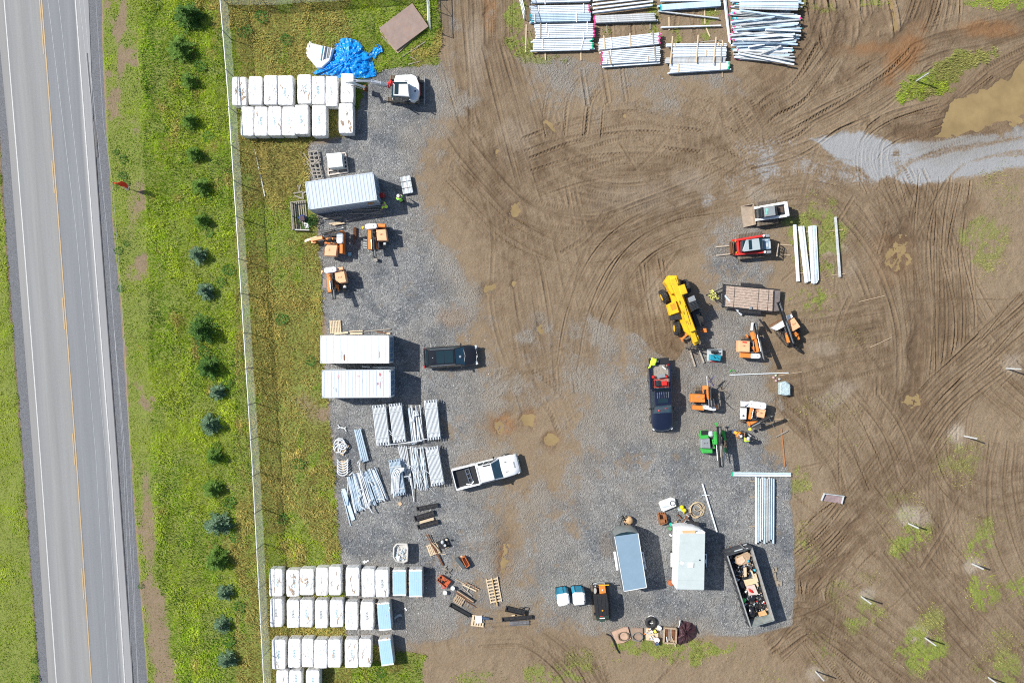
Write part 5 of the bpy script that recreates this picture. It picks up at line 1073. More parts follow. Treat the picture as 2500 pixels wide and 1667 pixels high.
for q in((1311,160),(1322,330)):k=MB();k. box(ZS(*q,1.4),(.05,.12,.12));k. build('tail_light',M_redlens,t,world=True)
c=ZS(800,770);t=thing('track_loader','red compact track loader with grey cab and long pallet forks','track loader',(c[0],c[1],0))
crawler(t,ZS(560,645,.2),ZS(930,600,.2),.36,.58);crawler(t,ZS(580,940,.2),ZS(960,905,.2),.36,.58)
B_(t,'chassis',M_blacksteel,pri([ZS(x,y,.8)for x,y in[(560,690),(1050,640),(1070,850),(580,880)]],.3,.95));k=MB()
for a,b in(((530,690),(985,618)),((550,890),(1000,852))):
 k. bar(ZS(a[0]-5,a[1],.5),ZS(a[0]+50,a[1]-5,1.05),.2,.18,.02);k. bar(ZS(a[0]+50,a[1]-5,1.05),ZS(*b,1.55),.20,.24,.03)
k. bar(ZS(590,690,1.0),ZS(605,880,1.0),.2,.2,.02);k. build('lift_arm',M_red,t,world=True)
BS(t,'tower',M_grey,pri([ZS(x,y,1.5)for x,y in[(990,605),(1045,598),(1052,640),(995,645)]],.8,1.62,.03),pri([ZS(x,y,1.5)for x,y in[(1005,838),(1070,832),(1072,870),(1010,875)]],.8,1.62,.03));BS(t,'arm_pivot',M_white,cyl(ZS(968,620,1.66),ZS(968,620,1.70),.1),cyl(ZS(985,853,1.66),ZS(985,853,1.70),.1))
B_(t,'engine_cover',mat('bluegrey_paint',(.20,.29,.38),.4,0,.15),pri([ZS(x,y,1.4)for x,y in[(935,670),(1055,655),(1070,815),(945,825)]],.9,1.42,.05));B_(t,'hood_vent',M_greylt,pri([ZS(x,y,1.43)for x,y in[(995,725),(1030,722),(1035,780),(1000,783)]],1.42,1.44),pri([ZS(x,y,1.43)for x,y in[(985,675),(1030,670),(1032,692),(988,697)]],1.42,1.44),pri([ZS(x,y,1.43)for x,y in[(1040,700),(1062,698),(1068,800),(1046,802)]],1.42,1.46))
B_(t,'cab',M_glass,pri([ZS(x,y,1.6)for x,y in[(640,700),(930,668),(942,828),(650,855)]],.9,1.98,.05));o=B_(t,'cab_roof',mat('cab_roof_grey',(.38,.43,.45),.45,0,.08),pri([ZS(x,y,2.1)for x,y in[(718,680),(905,655),(928,820),(690,850),(665,835)]],1.98,2.1,.06));k=MB();k. prism([ZS(x,y,2.11)for x,y in[(748,682),(795,677),(805,815),(758,822)]],2.1,2.108);_child(k,'roof_hatch',M_glass,o,t)
B_(t,'fork_carriage',M_rust,bar(ZS(490,705,.55),ZS(505,885,.55),.08,.7),bar(ZS(480,710,.8),ZS(495,885,.8),.05,.08),bar(ZS(520,720,.6),ZS(530,900,.6),.05,.5));M_fork=mat('worn_fork_steel',(.44,.37,.29),.6,.05,.2)
for a,b in(((485,765),(278,782)),((490,882),(284,905))):k=MB();k. bar(ZS(*a,.14),ZS(*b,.10),.11,.05);k. build('fork',M_fork,t,world=True)
for q in((560,700),(575,862)):k=MB();k. box(ZS(*q,1.18),(.12,.12,.08));k. build('work_lamp',M_amber,t,world=True)
c=ZS(1230,830);t=thing('pallet_fork_attachment','spare steel pallet fork frame standing upright behind the red loader','fork attachment',(c[0],c[1],0))
B_(t,'back_frame',M_fork,bar(ZS(1182,738,.15),ZS(1160,915,.15),.08,.12),bar(ZS(1178,735,.95),ZS(1152,915,.95),.06,.08),*[(lambda k,u=u:k. bar(ZS(1182-22*u,738+177*u,.1),ZS(1178-26*u,735+180*u,.98),.05,.05))for u in(0,.25,.5,.75,1)])
for a,b in(((1190,748),(1374,760)),((1200,890),(1350,902))):k=MB();k. bar(ZS(*a,.08),ZS(*b,.06),.12,.05);k. build('fork',M_wood,t,world=True)
B_(t,'shadow_ring',M_blacksteel,tub([ZS(1240+38*math. cos(i*PI/8),850+75*math. sin(i*PI/8),.25)for i in range(17)],.02,5),tub([ZS(1205,850,.25),ZS(1275,850,.25)],.015,4),tub([ZS(1240,780,.25),ZS(1240,920,.25)],.015,4))  # dark ring with cross bars built in place of a wheel-shaped cast shadow
c=ZT(1460,460);t=thing('flatbed_trailer','flatbed trailer with a weathered plank deck and black steel frame','trailer',(c[0],c[1],0));hz=.78
dk=[(1108,305),(1762,362),(1740,640),(1090,572)]
def lerp(a,b,u):return(a[0]+(b[0]-a[0])*u,a[1]+(b[1]-a[1])*u)
M_deck=mat('deck_plank',(.44,.34,.27),.85,0,.3,5,.45,(.22,.16,.12))
k=MB();nb_=8
for i in range(nb_):
 u0=i/nb_+.006;u1=(i+1)/nb_-.006;P=[lerp(dk[0],dk[3],u0),lerp(dk[1],dk[2],u0),lerp(dk[1],dk[2],u1),lerp(dk[0],dk[3],u1)];k. prism([ZT(x,y,hz)for x,y in P],hz-.05,hz+U(-.004,.004))
k. build('deck',M_deck,t,world=True)
k=MB()
for u in(.22,.70,.90):k. bar(ZT(*lerp(dk[0],dk[1],u),hz+.012),ZT(*lerp(dk[3],dk[2],u),hz+.012),.035,.02)
k. build('deck_strip',M_blacksteel,t,world=True)
B_(t,'frame',M_blacksteel,bar(ZT(1100,295,.68),ZT(1840,362,.68),.1,.22),bar(ZT(1085,585,.68),ZT(1735,650,.68),.1,.22),bar(ZT(1755,375,.70),ZT(1745,640,.70),.12,.2),bar(ZT(1100,430,.5),ZT(1740,500,.5),.2,.15));B_(t,'front_rail',M_blacksteel,bar(ZT(1102,285,1.05),ZT(1085,578,1.05),.10,.10),bar(ZT(1102,290,.85),ZT(1085,575,.85),.06,.06),*[(lambda k,u=u:k. bar(ZT(1102-17*u,288+288*u,.7),ZT(1102-17*u,288+288*u,1.05),.06,.06))for u in(0,.33,.66,1)])
B_(t,'dovetail',mat('worn_ramp_steel',(.20,.17,.16),.6,.3,.25),pri([ZT(x,y,.72)for x,y in[(1768,366),(1845,376),(1826,634),(1744,642)]],.6,.74))
B_(t,'tongue',M_blacksteel,bar(ZT(1090,340,.55),ZT(905,425,.5),.1,.12),bar(ZT(1080,530,.55),ZT(905,432,.5),.1,.12),bar(ZT(910,428,.5),ZT(875,430,.5),.14,.1),cyl(ZT(985,380,.2),ZT(985,380,1.0),.04));BS(t,'fender',M_blacksteel,bar(ZT(1330,290,.82),ZT(1610,315,.82),.30,.03),bar(ZT(1300,632,.70),ZT(1590,655,.70),.32,.03),bar(ZT(1605,300,.7),ZT(1612,330,.7),.05,.3),bar(ZT(1578,630,.6),ZT(1582,660,.6),.05,.3))
pv=(ZT(1085,580)-ZT(1105,290)). normalized()
for(x,y)in((1410,292),(1535,304),(1375,630),(1505,640)):big_wheel(t,ZT(x,y,.4),.36,.24,pv,M_greylt)
k=MB();k. bx(*(lambda p:(p[0]-.12,p[0]+.12,p[1]-.13,p[1]+.13,.8,.95))(ZT(1458,597,.9)),.03);k. build('winch_box',M_grey,t,world=True)
mb=MB()
for i in range(16):
 p=ZT(975+U(-45,40),430+U(-35,45),.58);a=U(0,6);mb. tube([p,p+Vector((math. cos(a)*.2,math. sin(a)*.2,.1)),p+Vector((math. cos(a+1)*.3,math. sin(a+1)*.3,0))],.035,5)
solo(mb,'ratchet_straps',mat('yellow_webbing',(.62,.60,.16),.8,0,.3),'heap of yellow webbing straps on the flatbed trailer tongue','straps')
ZB=ZM(1450,1180,3.734)
c=ZB(325,710);t=thing('cargo_trailer','enclosed cargo trailer with a plain sky blue roof and dark rounded nose','trailer',(c[0],c[1],0));hh=2.35
rf=[ZB(x,y,hh)for x,y in[(188,482),(402,452),(480,945),(275,981)]]
B_(t,'body',mat('charcoal_side_panel',(.12,.14,.15),.5,.1,.15),pri([(p[0],p[1])for p in rf],.45,hh-.04));B_(t,'roof',M_trailerblue,pri([(p[0],p[1])for p in rf],hh-.04,hh,.02))
k=MB();[k. bar(rf[i]+Vector((0,0,.0)),rf[(i+1)%4]+Vector((0,0,.0)),.05,.05)for i in(1,2,3)];k. build('roof_edge_trim',M_white,t,world=True)
n0=[up(ZB(x,y,hh-.25),z)for(x,y),z in zip([(188,470),(235,448),(295,436),(350,438),(398,450)],[hh-.1]*5)];n1_=[up(ZB(x,y,1.5),hh-.45)for x,y in[(178,460),(220,415),(285,400),(345,395),(390,425)]];n2_=[up(p,.5)for p in n1_]
nb2=[up(p,.5)for p in n0]
B_(t,'nose',mat('grey_green_nose',(.20,.22,.215),.4,.1,.12),lambda k:k. loft([n0,n1_,n2_],False,False,True,closed=False));B_(t,'nose_band',M_glass,lambda k:k. loft([[p+Vector((0,0,.03))for p in n0],[up(rf[0]*(1-u)+rf[1]*u,hh-.03)for u in(0,.25,.5,.75,1)]],False,False,True,closed=False))
BS(t,'fender',M_white,bar(ZB(188,620,.75),ZB(215,790,.75),.22,.06,.02),bar(ZB(440,620,.7),ZB(470,780,.7),.2,.06,.02));tv=(rf[1]-rf[0]). normalized()
for(x,y)in((196,665),(208,745)):big_wheel(t,ZB(x,y,.36),.36,.24,tv,M_greylt)
for(x,y)in((430,640),(444,715)):big_wheel(t,ZB(x,y,.36),.36,.24,tv,M_greylt)
B_(t,'tongue',M_blacksteel,bar(ZB(225,420,.5),ZB(262,310,.5),.08,.12),bar(ZB(330,410,.5),ZB(268,310,.5),.08,.12),bar(ZB(265,320,.5),ZB(258,290,.5),.12,.1))
B_(t,'tongue_jack',M_black,cyl(ZB(262,330,.1),ZB(262,330,.95),.05),lambda k:k. sph(ZB(264,305,.85),.13,10,6));B_(t,'coupler',M_chrome,bar(ZB(240,310,.55),ZB(215,300,.6),.12,.12,.03),bar(ZB(225,300,.7),ZB(185,285,.75),.03,.03))
mb=MB();mb. sph(ZB(318,335,.32),(.42,.40,.34),14,8,.06);[mb. bar(ZB(300+i*12,305,.5),ZB(320,350,.68),.05,.04)for i in range(4)]
solo(mb,'canvas_sack',mat('tan_canvas',(.50,.32,.17),.85,0,.25,5),'slumped tan canvas sack beside the tongue of the sky blue trailer','sack')
c=ZB(880,700);t=thing('cargo_trailer','white enclosed cargo trailer with a pale grey green roof and sloped nose','trailer',(c[0],c[1],0));hh=2.6
rf=[ZB(x,y,hh)for x,y in[(782,458),(1010,455),(1000,966),(757,958)]];wide=[ZB(x,y,hh-.12)for x,y in[(760,440),(1013,440),(1003,969),(750,962)]]
B_(t,'body',M_white,pri([(p[0],p[1])for p in wide],.45,hh-.03,.05));B_(t,'roof',M_trailerroof,pri([(p[0],p[1])for p in rf],hh-.05,hh,.01))
k=MB();[k. bar(up(lerp3(rf[0],rf[3],u),hh+.004)if False else up(rf[0]*(1-u)+rf[3]*u,hh+.004),up(rf[1]*(1-u)+rf[2]*u,hh+.004),.025,.012)for u in(.16,.5,.84)];[k. bar(up(rf[a],hh),up(rf[b],hh),.06,.05)for a,b in((1,2),(2,3))];k. build('roof_seam',mat('seam_grey',(.42,.47,.47),.5),t,world=True)
nz0=[up(ZB(x,y,hh-.1),hh-.06)for x,y in[(775,452),(850,448),(940,448),(1012,445)]];nz1=[up(ZB(x,y,2.2),2.05)for x,y in[(733,415),(800,402),(900,402),(975,420)]];nz2=[up(ZB(x,y,1.6),1.5)for x,y in[(726,392),(800,380),(900,380),(958,402)]];nz3=[up(p,.5)for p in nz2]
B_(t,'nose',M_white,lambda k:k. loft([nz0,nz1,nz2,nz3],False,False,True,closed=False),lambda k:k. loft([[nz0[0],nz1[0],nz2[0],nz3[0]],[up(wide[0],hh-.06),up(wide[0],2.0),up(wide[0],1.5),up(wide[0],.5)]],False,False,closed=False),lambda k:k. loft([[nz0[3],nz1[3],nz2[3],nz3[3]],[up(wide[1],hh-.06),up(wide[1],2.0),up(wide[1],1.5),up(wide[1],.5)]],False,False,closed=False))
B_(t,'nose_board',M_peach,pri([ZB(x,y,hh)for x,y in[(805,428),(925,428),(922,452),(808,452)]],hh-.06,hh+.035));B_(t,'roof_vent',M_white,pri([ZB(x,y,hh)for x,y in[(862,720),(908,722),(906,764),(862,764)]],hh,hh+.10,.03));k=MB();k. prism([ZB(x,y,hh)for x,y in[(795,702),(827,722),(808,742),(782,728)]],hh,hh+.02);k. build('roof_patch',M_white,t,world=True);B_(t,'roof_cap',M_black,cyl(ZB(964,697,hh),ZB(964,697,hh+.04),.07))
BS(t,'fender',M_white,bar(ZB(712,630,.8),ZB(712,760,.8),.25,.06,.02),bar(ZB(1020,640,.7),ZB(1018,760,.7),.2,.06,.02))
for(x,y)in((716,655),(716,730),(1002,660),(1002,735)):big_wheel(t,ZB(x,y,.38),.38,.24,(1,0,0),M_greylt)
for(x,y)in((757,553),(757,630),(757,855)):k=MB();k. box(ZB(x,y,hh-.1),(.03,.09,.06));k. build('marker_lamp',M_black,t,world=True)
B_(t,'tongue',M_rust,bar(ZB(770,385,.5),ZB(840,310,.5),.08,.12),bar(ZB(915,385,.5),ZB(845,310,.5),.08,.12),bar(ZB(845,320,.5),ZB(840,290,.5),.12,.1));B_(t,'propane_bracket',M_blacksteel,bar(ZB(850,360,.9),ZB(955,365,.9),.3,.2),bar(ZB(945,350,.6),ZB(948,385,1.0),.05,.05),bar(ZB(860,345,1.0),ZB(900,350,1.0),.12,.1))
mb=MB();p=ZB(693,897,.0);mb. cyl(p,p+Vector((0,0,.35)),.22,.26,14);mb. cyl(p+Vector((0,0,.353)),p+Vector((0,0,.36)),.21,n=14);solo(mb,'plastic_tub',mat('rust_orange_plastic',(.42,.13,.05),.6),'small rust orange tub by the rear corner of the white trailer','tub')
ZD=ZM(1760,1310,6.535);hd=1.75
c=ZD(450,780);t=thing('dumpster','long roll off dumpster filled with rubbish, worn grey rails','dumpster',(c[0],c[1],0))
NWc,NEc,SEc,SWc=[ZD(x,y,hd)for x,y in[(105,300),(497,180),(848,1330),(478,1438)]]
def wall(k,a,b,th,z0,z1):k. bar(up((a),(z0+z1)/2),up(b,(z0+z1)/2),th,z1-z0)
M_dump=mat('dumpster_steel',(.060,.065,.075),.55,.2,.3,2,.35,(.16,.14,.12));M_dumpin=mat('dumpster_worn_inside',(.36,.35,.32),.6,.1,.3,1.5,.45,(.28,.17,.09))
inn=(NEc-NWc). normalized()*.06
B_(t,'side_wall',M_dump,lambda k:wall(k,NWc,SWc,.06,.25,hd-.1));B_(t,'side_wall',M_dump,lambda k:wall(k,NEc,SEc,.06,.25,hd-.1))
B_(t,'wall_liner',M_dumpin,lambda k:wall(k,NEc-inn,SEc-inn,.03,.35,hd-.12),lambda k:wall(k,NWc+inn,SWc+inn,.03,.35,hd-.12));B_(t,'top_rail',mat('worn_rail_paint',(.33,.33,.32),.6,.1,.3,3,.4,(.14,.12,.1)),bar(NWc,SWc,.12,.12,.02),bar(NEc,SEc,.12,.12,.02))
B_(t,'front_wall',M_dump,lambda k:wall(k,NWc,NEc,.1,.25,hd));B_(t,'front_frame',M_dump,pri([ZD(x,y,.9)for x,y in[(50,235),(425,118),(470,160),(90,290)]],.3,.95),bar(ZD(300,120,1.0),ZD(395,200,1.4),.10,.12));BS(t,'front_plate',M_greylt,bar(ZD(215,228,1.62),ZD(345,190,1.62),.10,.02),bar(ZD(355,132,1.0),ZD(410,118,1.0),.08,.02),bar(ZD(398,190,1.62),ZD(436,182,1.62),.08,.02))
B_(t,'tailgate',mat('tailgate_steel',(.27,.31,.30),.5,.2,.25,2,.4,(.30,.20,.12)),lambda k:k. add([SWc+inn,SEc-inn,up(SEc-inn+(NEc-SEc). normalized()*.55,.5),up(SWc+inn+(NWc-SWc). normalized()*.55,.5)],[(0,1,2,3)]),bar(SWc,SEc,.06,.12),lambda k:wall(k,SWc,SEc,.05,.25,hd-.1));B_(t,'floor',M_dump,pri([NWc,NEc,SEc,SWc],.25,.34))
BS(t,'side_rib',M_dump,*[(lambda k,u=u,A=A,Bq=Bq,s=s:k. bar(up(A*(1-u)+Bq*u-inn*s*1.2,.3),up(A*(1-u)+Bq*u-inn*s*1.2,hd-.1),.08,.08))for u in[i/9 for i in range(10)]for A,Bq,s in((NWc,SWc,1),(NEc,SEc,-1))]);BS(t,'hook_wheel',M_rust,cyl(ZD(150,180,.2),ZD(175,172,.2),.14),cyl(ZD(300,130,.2),ZD(325,122,.2),.14))
hp=MB();DU=lambda u,v,z:up(NWc*(1-u)*(1-v)+NEc*u*(1-v)+SEc*u*v+SWc*(1-u)*v,z);nU,nV=10,34
hp. add([DU(.04+.92*i/nU,.02+.90*j/nV,.95+U(-.12,.14))for j in range(nV+1)for i in range(nU+1)],[(j*(nU+1)+i,j*(nU+1)+i+1,(j+1)*(nU+1)+i+1,(j+1)*(nU+1)+i)for j in range(nV)for i in range(nU)])
cols=[M_black,M_darkcloth,M_white,M_card,M_rag,M_woodpale,M_denim,M_grey,M_teal,M_red,M_crush];
for i in range(420):
 u,v=U(.06,.94),U(.04,.92);hp. mi=random. choices(range(11),[9,5,7 if v>.3 else 4,4,3,3,2,3,.8,.7,4 if v>.62 else 1])[0];p=DU(u,v,U(.95,1.22));s=U(.05,.2)
 a=[Vector((U(-1,1),U(-1,1),U(-.5,.5)))*s for _ in range(4)];hp. add([p+q for q in a],[(0,1,2),(0,2,3),(0,1,3)])
o=solo(hp,'rubbish',cols,'mixed rubbish filling the dumpster','rubbish');o['kind']='stuff'
def sheet(name,P,z,m,label,cat,th=.04,tilt=.0):
 mb=MB();mb. prism([ZD(x,y,z)for x,y in P],z-th,z);o=solo(mb,name,m,label,cat);return o
sheet('cardboard_sheet',[(235,320),(420,235),(475,290),(440,420),(300,455),(235,420)],1.26,M_card,'large crumpled cardboard sheet at the upper end of the dumpster','cardboard');sheet('cardboard_sheet',[(250,350),(345,300),(395,380),(330,440),(260,420)],1.32,mat('pale_card',(.62,.45,.31),.8,0,.2),'paler folded cardboard lying on the crumpled sheet','cardboard')
sheet('plank',[(360,490),(408,485),(412,630),(368,640)],1.34,M_woodpale,'short wide pale board in the middle of the dumpster rubbish','board');sheet('plank',[(470,540),(495,535),(605,780),(580,800)],1.32,M_woodpale,'long pale board leaning along the right rail of the dumpster','board');sheet('plank',[(530,590),(560,580),(600,715),(570,725)],1.42,M_woodpale,'short blond board against the right rail of the dumpster','board');sheet('cardboard_sheet',[(362,690),(535,655),(570,740),(395,785)],1.30,mat('blond_sheet',(.66,.50,.30),.75,0,.12),'flat blond fibre sheet across the dumpster','sheet');sheet('board_panel',[(402,785),(535,760),(598,915),(450,935)],1.26,mat('pinkish_board',(.58,.47,.41),.7,0,.12),'square pinkish panel carrying a red bag in the dumpster','panel')
mb=MB();p=ZD(478,858,1.30);mb. sph(p,(.27,.13,.08),10,6,.2);o=solo(mb,'red_bag',M_red,'small bright red bag on the pinkish panel in the dumpster','bag');o. rotation_euler=(0,0,-.7)
mb=MB();p=ZD(362,1005,1.25);mb. cyl(p,p+Vector((0,0,.12)),.17,.19,16);solo(mb,'green_disc',mat('bright_green_plastic',(.06,.60,.08),.4),'bright green round lid at the left rail of the dumpster','lid')
for(x,y,l)in((438,388,'crumpled turquoise plastic in the upper part of the dumpster'),(545,533,'turquoise plastic bag by the right rail of the dumpster')):mb=MB();mb. sph(ZD(x,y,1.36),(.12,.11,.09),8,5,.25);solo(mb,'plastic_bag',mat('turquoise_plastic',(.02,.38,.58),.4),l,'bag')
for(x,y,r,l)in((190,560,.3,'black bin bag at the left rail, upper in the dumpster'),(510,970,.26,'black bin bag right of the green lid in the dumpster'),(480,1200,.42,'large glossy black bin bag near the tailgate of the dumpster'),(330,760,.3,'dark blue bin bag at the left rail beside the blond sheet')):mb=MB();mb. sph(ZD(x,y,1.2),(r,r*1.2,r*.6),12,7,.16);solo(mb,'bin_bag',mat('bin_bag_plastic',(.012,.013,.018),.25,0,.3,6),l,'bag')
mb=MB();mb. prism([ZD(x,y,1.2)for x,y in[(595,1205),(700,1165),(740,1240),(610,1270)]],1.16,1.22);solo(mb,'cardboard_sheet',mat('orange_card',(.62,.36,.16),.8,0,.2),'orange brown cardboard against the tailgate of the dumpster','cardboard')
ZP=ZM(1340,1400,12.06)
def toilet(roof,label):
 P=[ZP(x,y,2.25)for x,y in roof];c=sum(P,Vector())/len(P);t=thing('portable_toilet',label,'portable toilet',(c[0],c[1],0));bl=mat('toilet_blue',(.012,.29,.46),.4,0,.08,2)
 Q=[c+(p-c)*.96 for p in P];B_(t,'cabin',bl,pri(Q,.12,2.02),*[bar(up(Q[i],.12),up(Q[i],2.03),.05,.05)for i in range(len(Q))]);B_(t,'roof',M_white,lambda k:k. loft([[up(p,2.0)for p in P],[up(p,2.12)for p in P],[up(c+(p-c)*.82,2.27)for p in P],[up(c+(p-c)*.3,2.32)for p in P]]));B_(t,'skid_base',M_black,pri([c+(p-c)*1.05 for p in P],0,.12))
 p=P[3]*.9+c*.1 if False else c+(ZP(roof[4][0]-40,roof[4][1]-50,2.2)-c);B_(t,'vent_pipe',M_black,cyl(up(p,2.1),up(p,2.42),.05));d0=Q[0];d1=Q[1];k=MB();n_=(d1-d0). normalized();k. bar(up(d0+n_*.25+Vector((0,.03,0)),1.05),up(d1-n_*.25+Vector((0,.03,0)),1.05),.03,1.7);o=k. build('door',mat('toilet_blue_door',(.02,.36,.55),.35,0,.06),t,world=True);k=MB();k. bar(up(d1-n_*.3+Vector((0,.055,0)),1.0),up(d1-n_*.3+Vector((0,.055,0)),1.15),.03,.06);_child(k,'handle',M_black,o,t)
toilet([(235,632),(520,580),(590,610),(628,880),(600,925),(330,978),(280,955),(255,880)],'blue portable toilet with white roof, the left one of the pair');toilet([(700,610),(765,565),(1000,562),(1070,600),(1085,850),(1060,925),(770,948),(715,880)],'blue portable toilet with white roof, next to the black canopied machine')
c=ZP(1540,850);t=thing('tracked_dumper','small tracked machine with black hood, orange fuel box and grey tank','machine',(c[0],c[1],0))
crawler(t,ZP(1265,300,.2),ZP(1340,1330,.2),.3,.5);crawler(t,ZP(1700,300,.2),ZP(1770,1300,.2),.3,.5);B_(t,'chassis',M_blacksteel,pri([ZP(x,y,.8)for x,y in[(1280,300),(1700,290),(1760,1250),(1380,1290)]],.35,.8))
cp=[ZP(x,y,1.75)for x,y in[(1310,650),(1720,610),(1765,900),(1770,1230),(1390,1260),(1350,950)]];B_(t,'hood',M_black,pri(cp,.8,1.78,.09));k=MB()
for u in(.22,.5,.78):k. bar(up(cp[0]*(1-u)+cp[1]*u,1.80),up(cp[4]*(1-u)+cp[3]*u,1.80),.03,.03)
k. build('hood_rib',M_blacksteel,t,world=True)
B_(t,'fuel_box',M_orange,pri([ZP(x,y,1.3)for x,y in[(1480,360),(1665,345),(1690,570),(1500,600)]],.8,1.35,.07));B_(t,'water_tank',mat('grey_tank_plastic',(.42,.42,.40),.5,0,.1),lambda k:k. loft([[ZP(1368,500,z)+Vector((.28/2*r*math. cos(a),.30*r*math. sin(a),0))for a in[2*PI*i/14 for i in range(14)]]for z,r in((.8,1),(1.3,1.05),(1.42,.8))],True,True,True));B_(t,'filler_cap',M_greylt,cyl(ZP(1365,360,1.2),ZP(1365,360,1.4),.06),cyl(ZP(1580,480,1.35),ZP(1580,480,1.39),.08))
B_(t,'front_bar',M_yellow,bar(ZP(1465,335,1.2),ZP(1770,325,1.2),.07,.07));B_(t,'rail',M_greylt,tub([ZP(1300,300,1.0),ZP(1420,265,1.2),ZP(1640,255,1.2),ZP(1640,310,1.0)],.03,6),tub([ZP(1310,310,.9),ZP(1640,285,.95)],.02,6));B_(t,'hose',M_black,tub([ZP(1320,660,1.4),ZP(1400,650,1.7),ZP(1500,610,1.6),ZP(1620,650,1.75),ZP(1700,620,1.6)],.04,6))
B_(t,'rear_cowl',M_greendk,lambda k:k. loft([[up(cp[4],1.7),up(cp[3],1.7)],[ZP(1400,1330,1.45),ZP(1765,1310,1.45)],[ZP(1410,1380,.8),ZP(1760,1350,.8)]],False,False,closed=False),pri([ZP(x,y,1.3)for x,y in[(1490,1270),(1650,1270),(1645,1390),(1500,1400)]],.7,1.5,.05));B_(t,'white_plate',M_white,bar(ZP(1495,1298,1.53),ZP(1650,1290,1.53),.16,.02));B_(t,'warning_sign',M_red,bar(ZP(1510,1250,1.80),ZP(1605,1245,1.80),.05,.01));B_(t,'beacon',M_amber,cyl(ZP(1583,1080,1.78),ZP(1583,1080,1.90),.09,.06));B_(t,'side_mirror',M_black,bar(ZP(1345,1150,1.5),ZP(1345,1210,1.5),.12,.25))
def poly(Zf,P,z):return[Zf(x,y,z)for x,y in P]
def rig(Zf,name,label,ctr,tracks,hood,hood_m,hz,mast,mw=.34,cover=None,extra=(),hoses=(),frame_m=None,frames=(),cyls=(),cat='pile driver'):
 c=Zf(*ctr);t=thing(name,label,cat,(c[0],c[1],0),group=None);fm=frame_m or M_orange
 for a,b in tracks:crawler(t,Zf(*a,.15),Zf(*b,.15),.28,.48)
 xs=[Zf(*q,.3)for ab in tracks for q in ab];m=sum(xs,Vector())/4;B_(t,'chassis',M_blacksteel,pri([m+(p-m)*.82 for p in(xs[0],xs[1],xs[3],xs[2])],.25,.62))
 k=MB();P=poly(Zf,hood,hz);k. prism(P,.62,hz,.06);o=k. build('engine_hood',hood_m,t,world=True)
 cc=sum(P,Vector())/len(P);k=MB();d=(P[1]-P[0]). normalized()
 for i in range(3):q=cc+d*(-.12+.12*i);k. bar(up(q+Vector((-d. y,d. x,0))*.12,hz+.006),up(q-Vector((-d. y,d. x,0))*.02,hz+.006),.035,.012)
 _child(k,'hood_louvre',M_black if hood_m is not M_orange else M_grey,o,t)
 if cover:
  for a,b,w,z in cover:
   A=Zf(*a,z);Bq=Zf(*b,z);x=(Bq-A). normalized();y=Vector((-x. y,x. x,0));ring=[A+y*w*.3,A+x*.18+y*w*.5,Bq-x*.18+y*w*.5,Bq+y*w*.3,Bq-y*w*.3,Bq-x*.18-y*w*.5,A+x*.18-y*w*.5,A-y*w*.3]
   k=MB();k. prism(ring,z-.38,z,.05);o=k. build('tank_cover',M_white,t,world=True);k=MB();k. cyl(up((A+Bq)/2+x*.2,z-.02),up((A+Bq)/2+x*.2,z+.03),.05,n=10);k. bar(up(A+x*.12,z-.015),up(A+x*.22,z-.015),.09,.04);_child(k,'tank_cap',M_grey,o,t)
 if mast:
  a,b=Zf(*mast[0]),Zf(*mast[1]);x=(b-a). normalized();y=Vector((0,0,1)). cross(x). normalized();n_=x. cross(y)
  B_(t,'mast',M_black,lambda k:k. bar(a,b,mw*.5,.10),lambda k:[k. bar(a+y*s*mw*.42+n_*.06,b+y*s*mw*.42+n_*.06,mw*.15,.16,.01)for s in(-1,1)],lambda k:[k. bar(p-y*mw*.5,p+y*mw*.5,.08,.2)for p in(a,b,a*.6+b*.4)])
  h=a*.70+b*.30;B_(t,'hammer',M_blacksteel,bar(h-x*.42+n_*.14,h+x*.42+n_*.14,mw*.5,.26,.03),cyl(h+x*.42+n_*.14,h+x*.62+n_*.14,.09))
  B_(t,'mast_chain',M_grey,tub([a+n_*.13+x*.1,b+n_*.13-x*.1],.025,5),tub([a+n_*.16+y*.06,(a+b)/2+n_*.12+y*.06,b+n_*.15+y*.05],.016,5))
 if frames:B_(t,'boom_frame',fm,*[bar(Zf(*a),Zf(*b),w,th,.02)for a,b,w,th in frames])
 if cyls:B_(t,'hydraulic_cylinder',M_chrome,*[cyl(Zf(*a),Zf(*b),r)for a,b,r in cyls])
 k=MB()
 for h in hoses:k. tube([Zf(*p)for p in h],.022,5)
 a0=m
 for i in range(9):
  p=m+Vector((U(-.45,.45),U(-.45,.45),U(.6,.95)));q=m+Vector((U(-.6,.6),U(-.6,.6),U(.6,1.1)));k. tube([p,(p+q)/2+Vector((U(-.2,.2),U(-.2,.2),U(.1,.35))),q],.02,5)
 k. build('hydraulic_hose',M_black,t,world=True)
 B_(t,'valve_block',M_blacksteel,*[bar(m+Vector((dx,dy,.62)),m+Vector((dx+.22,dy+.05,.62)),.18,U(.2,.45),.02)for dx,dy in((-.3,.2),(.1,.25),(-.2,-.25),(.2,-.1))]);B_(t,'control_lever',M_greylt,*[cyl(m+Vector((-.35+.1*i,-.42,.75)),m+Vector((-.37+.1*i,-.5,1.05)),.012,n=5)for i in range(5)])
 for nm,mm,fn in extra:B_(t,nm,mm,*fn)
 return t
ZL=ZM(720,520,7.127);ZG=ZM(1560,860,4.9)
M_stripe=mat('grey_stripe',(.42,.47,.50),.5)
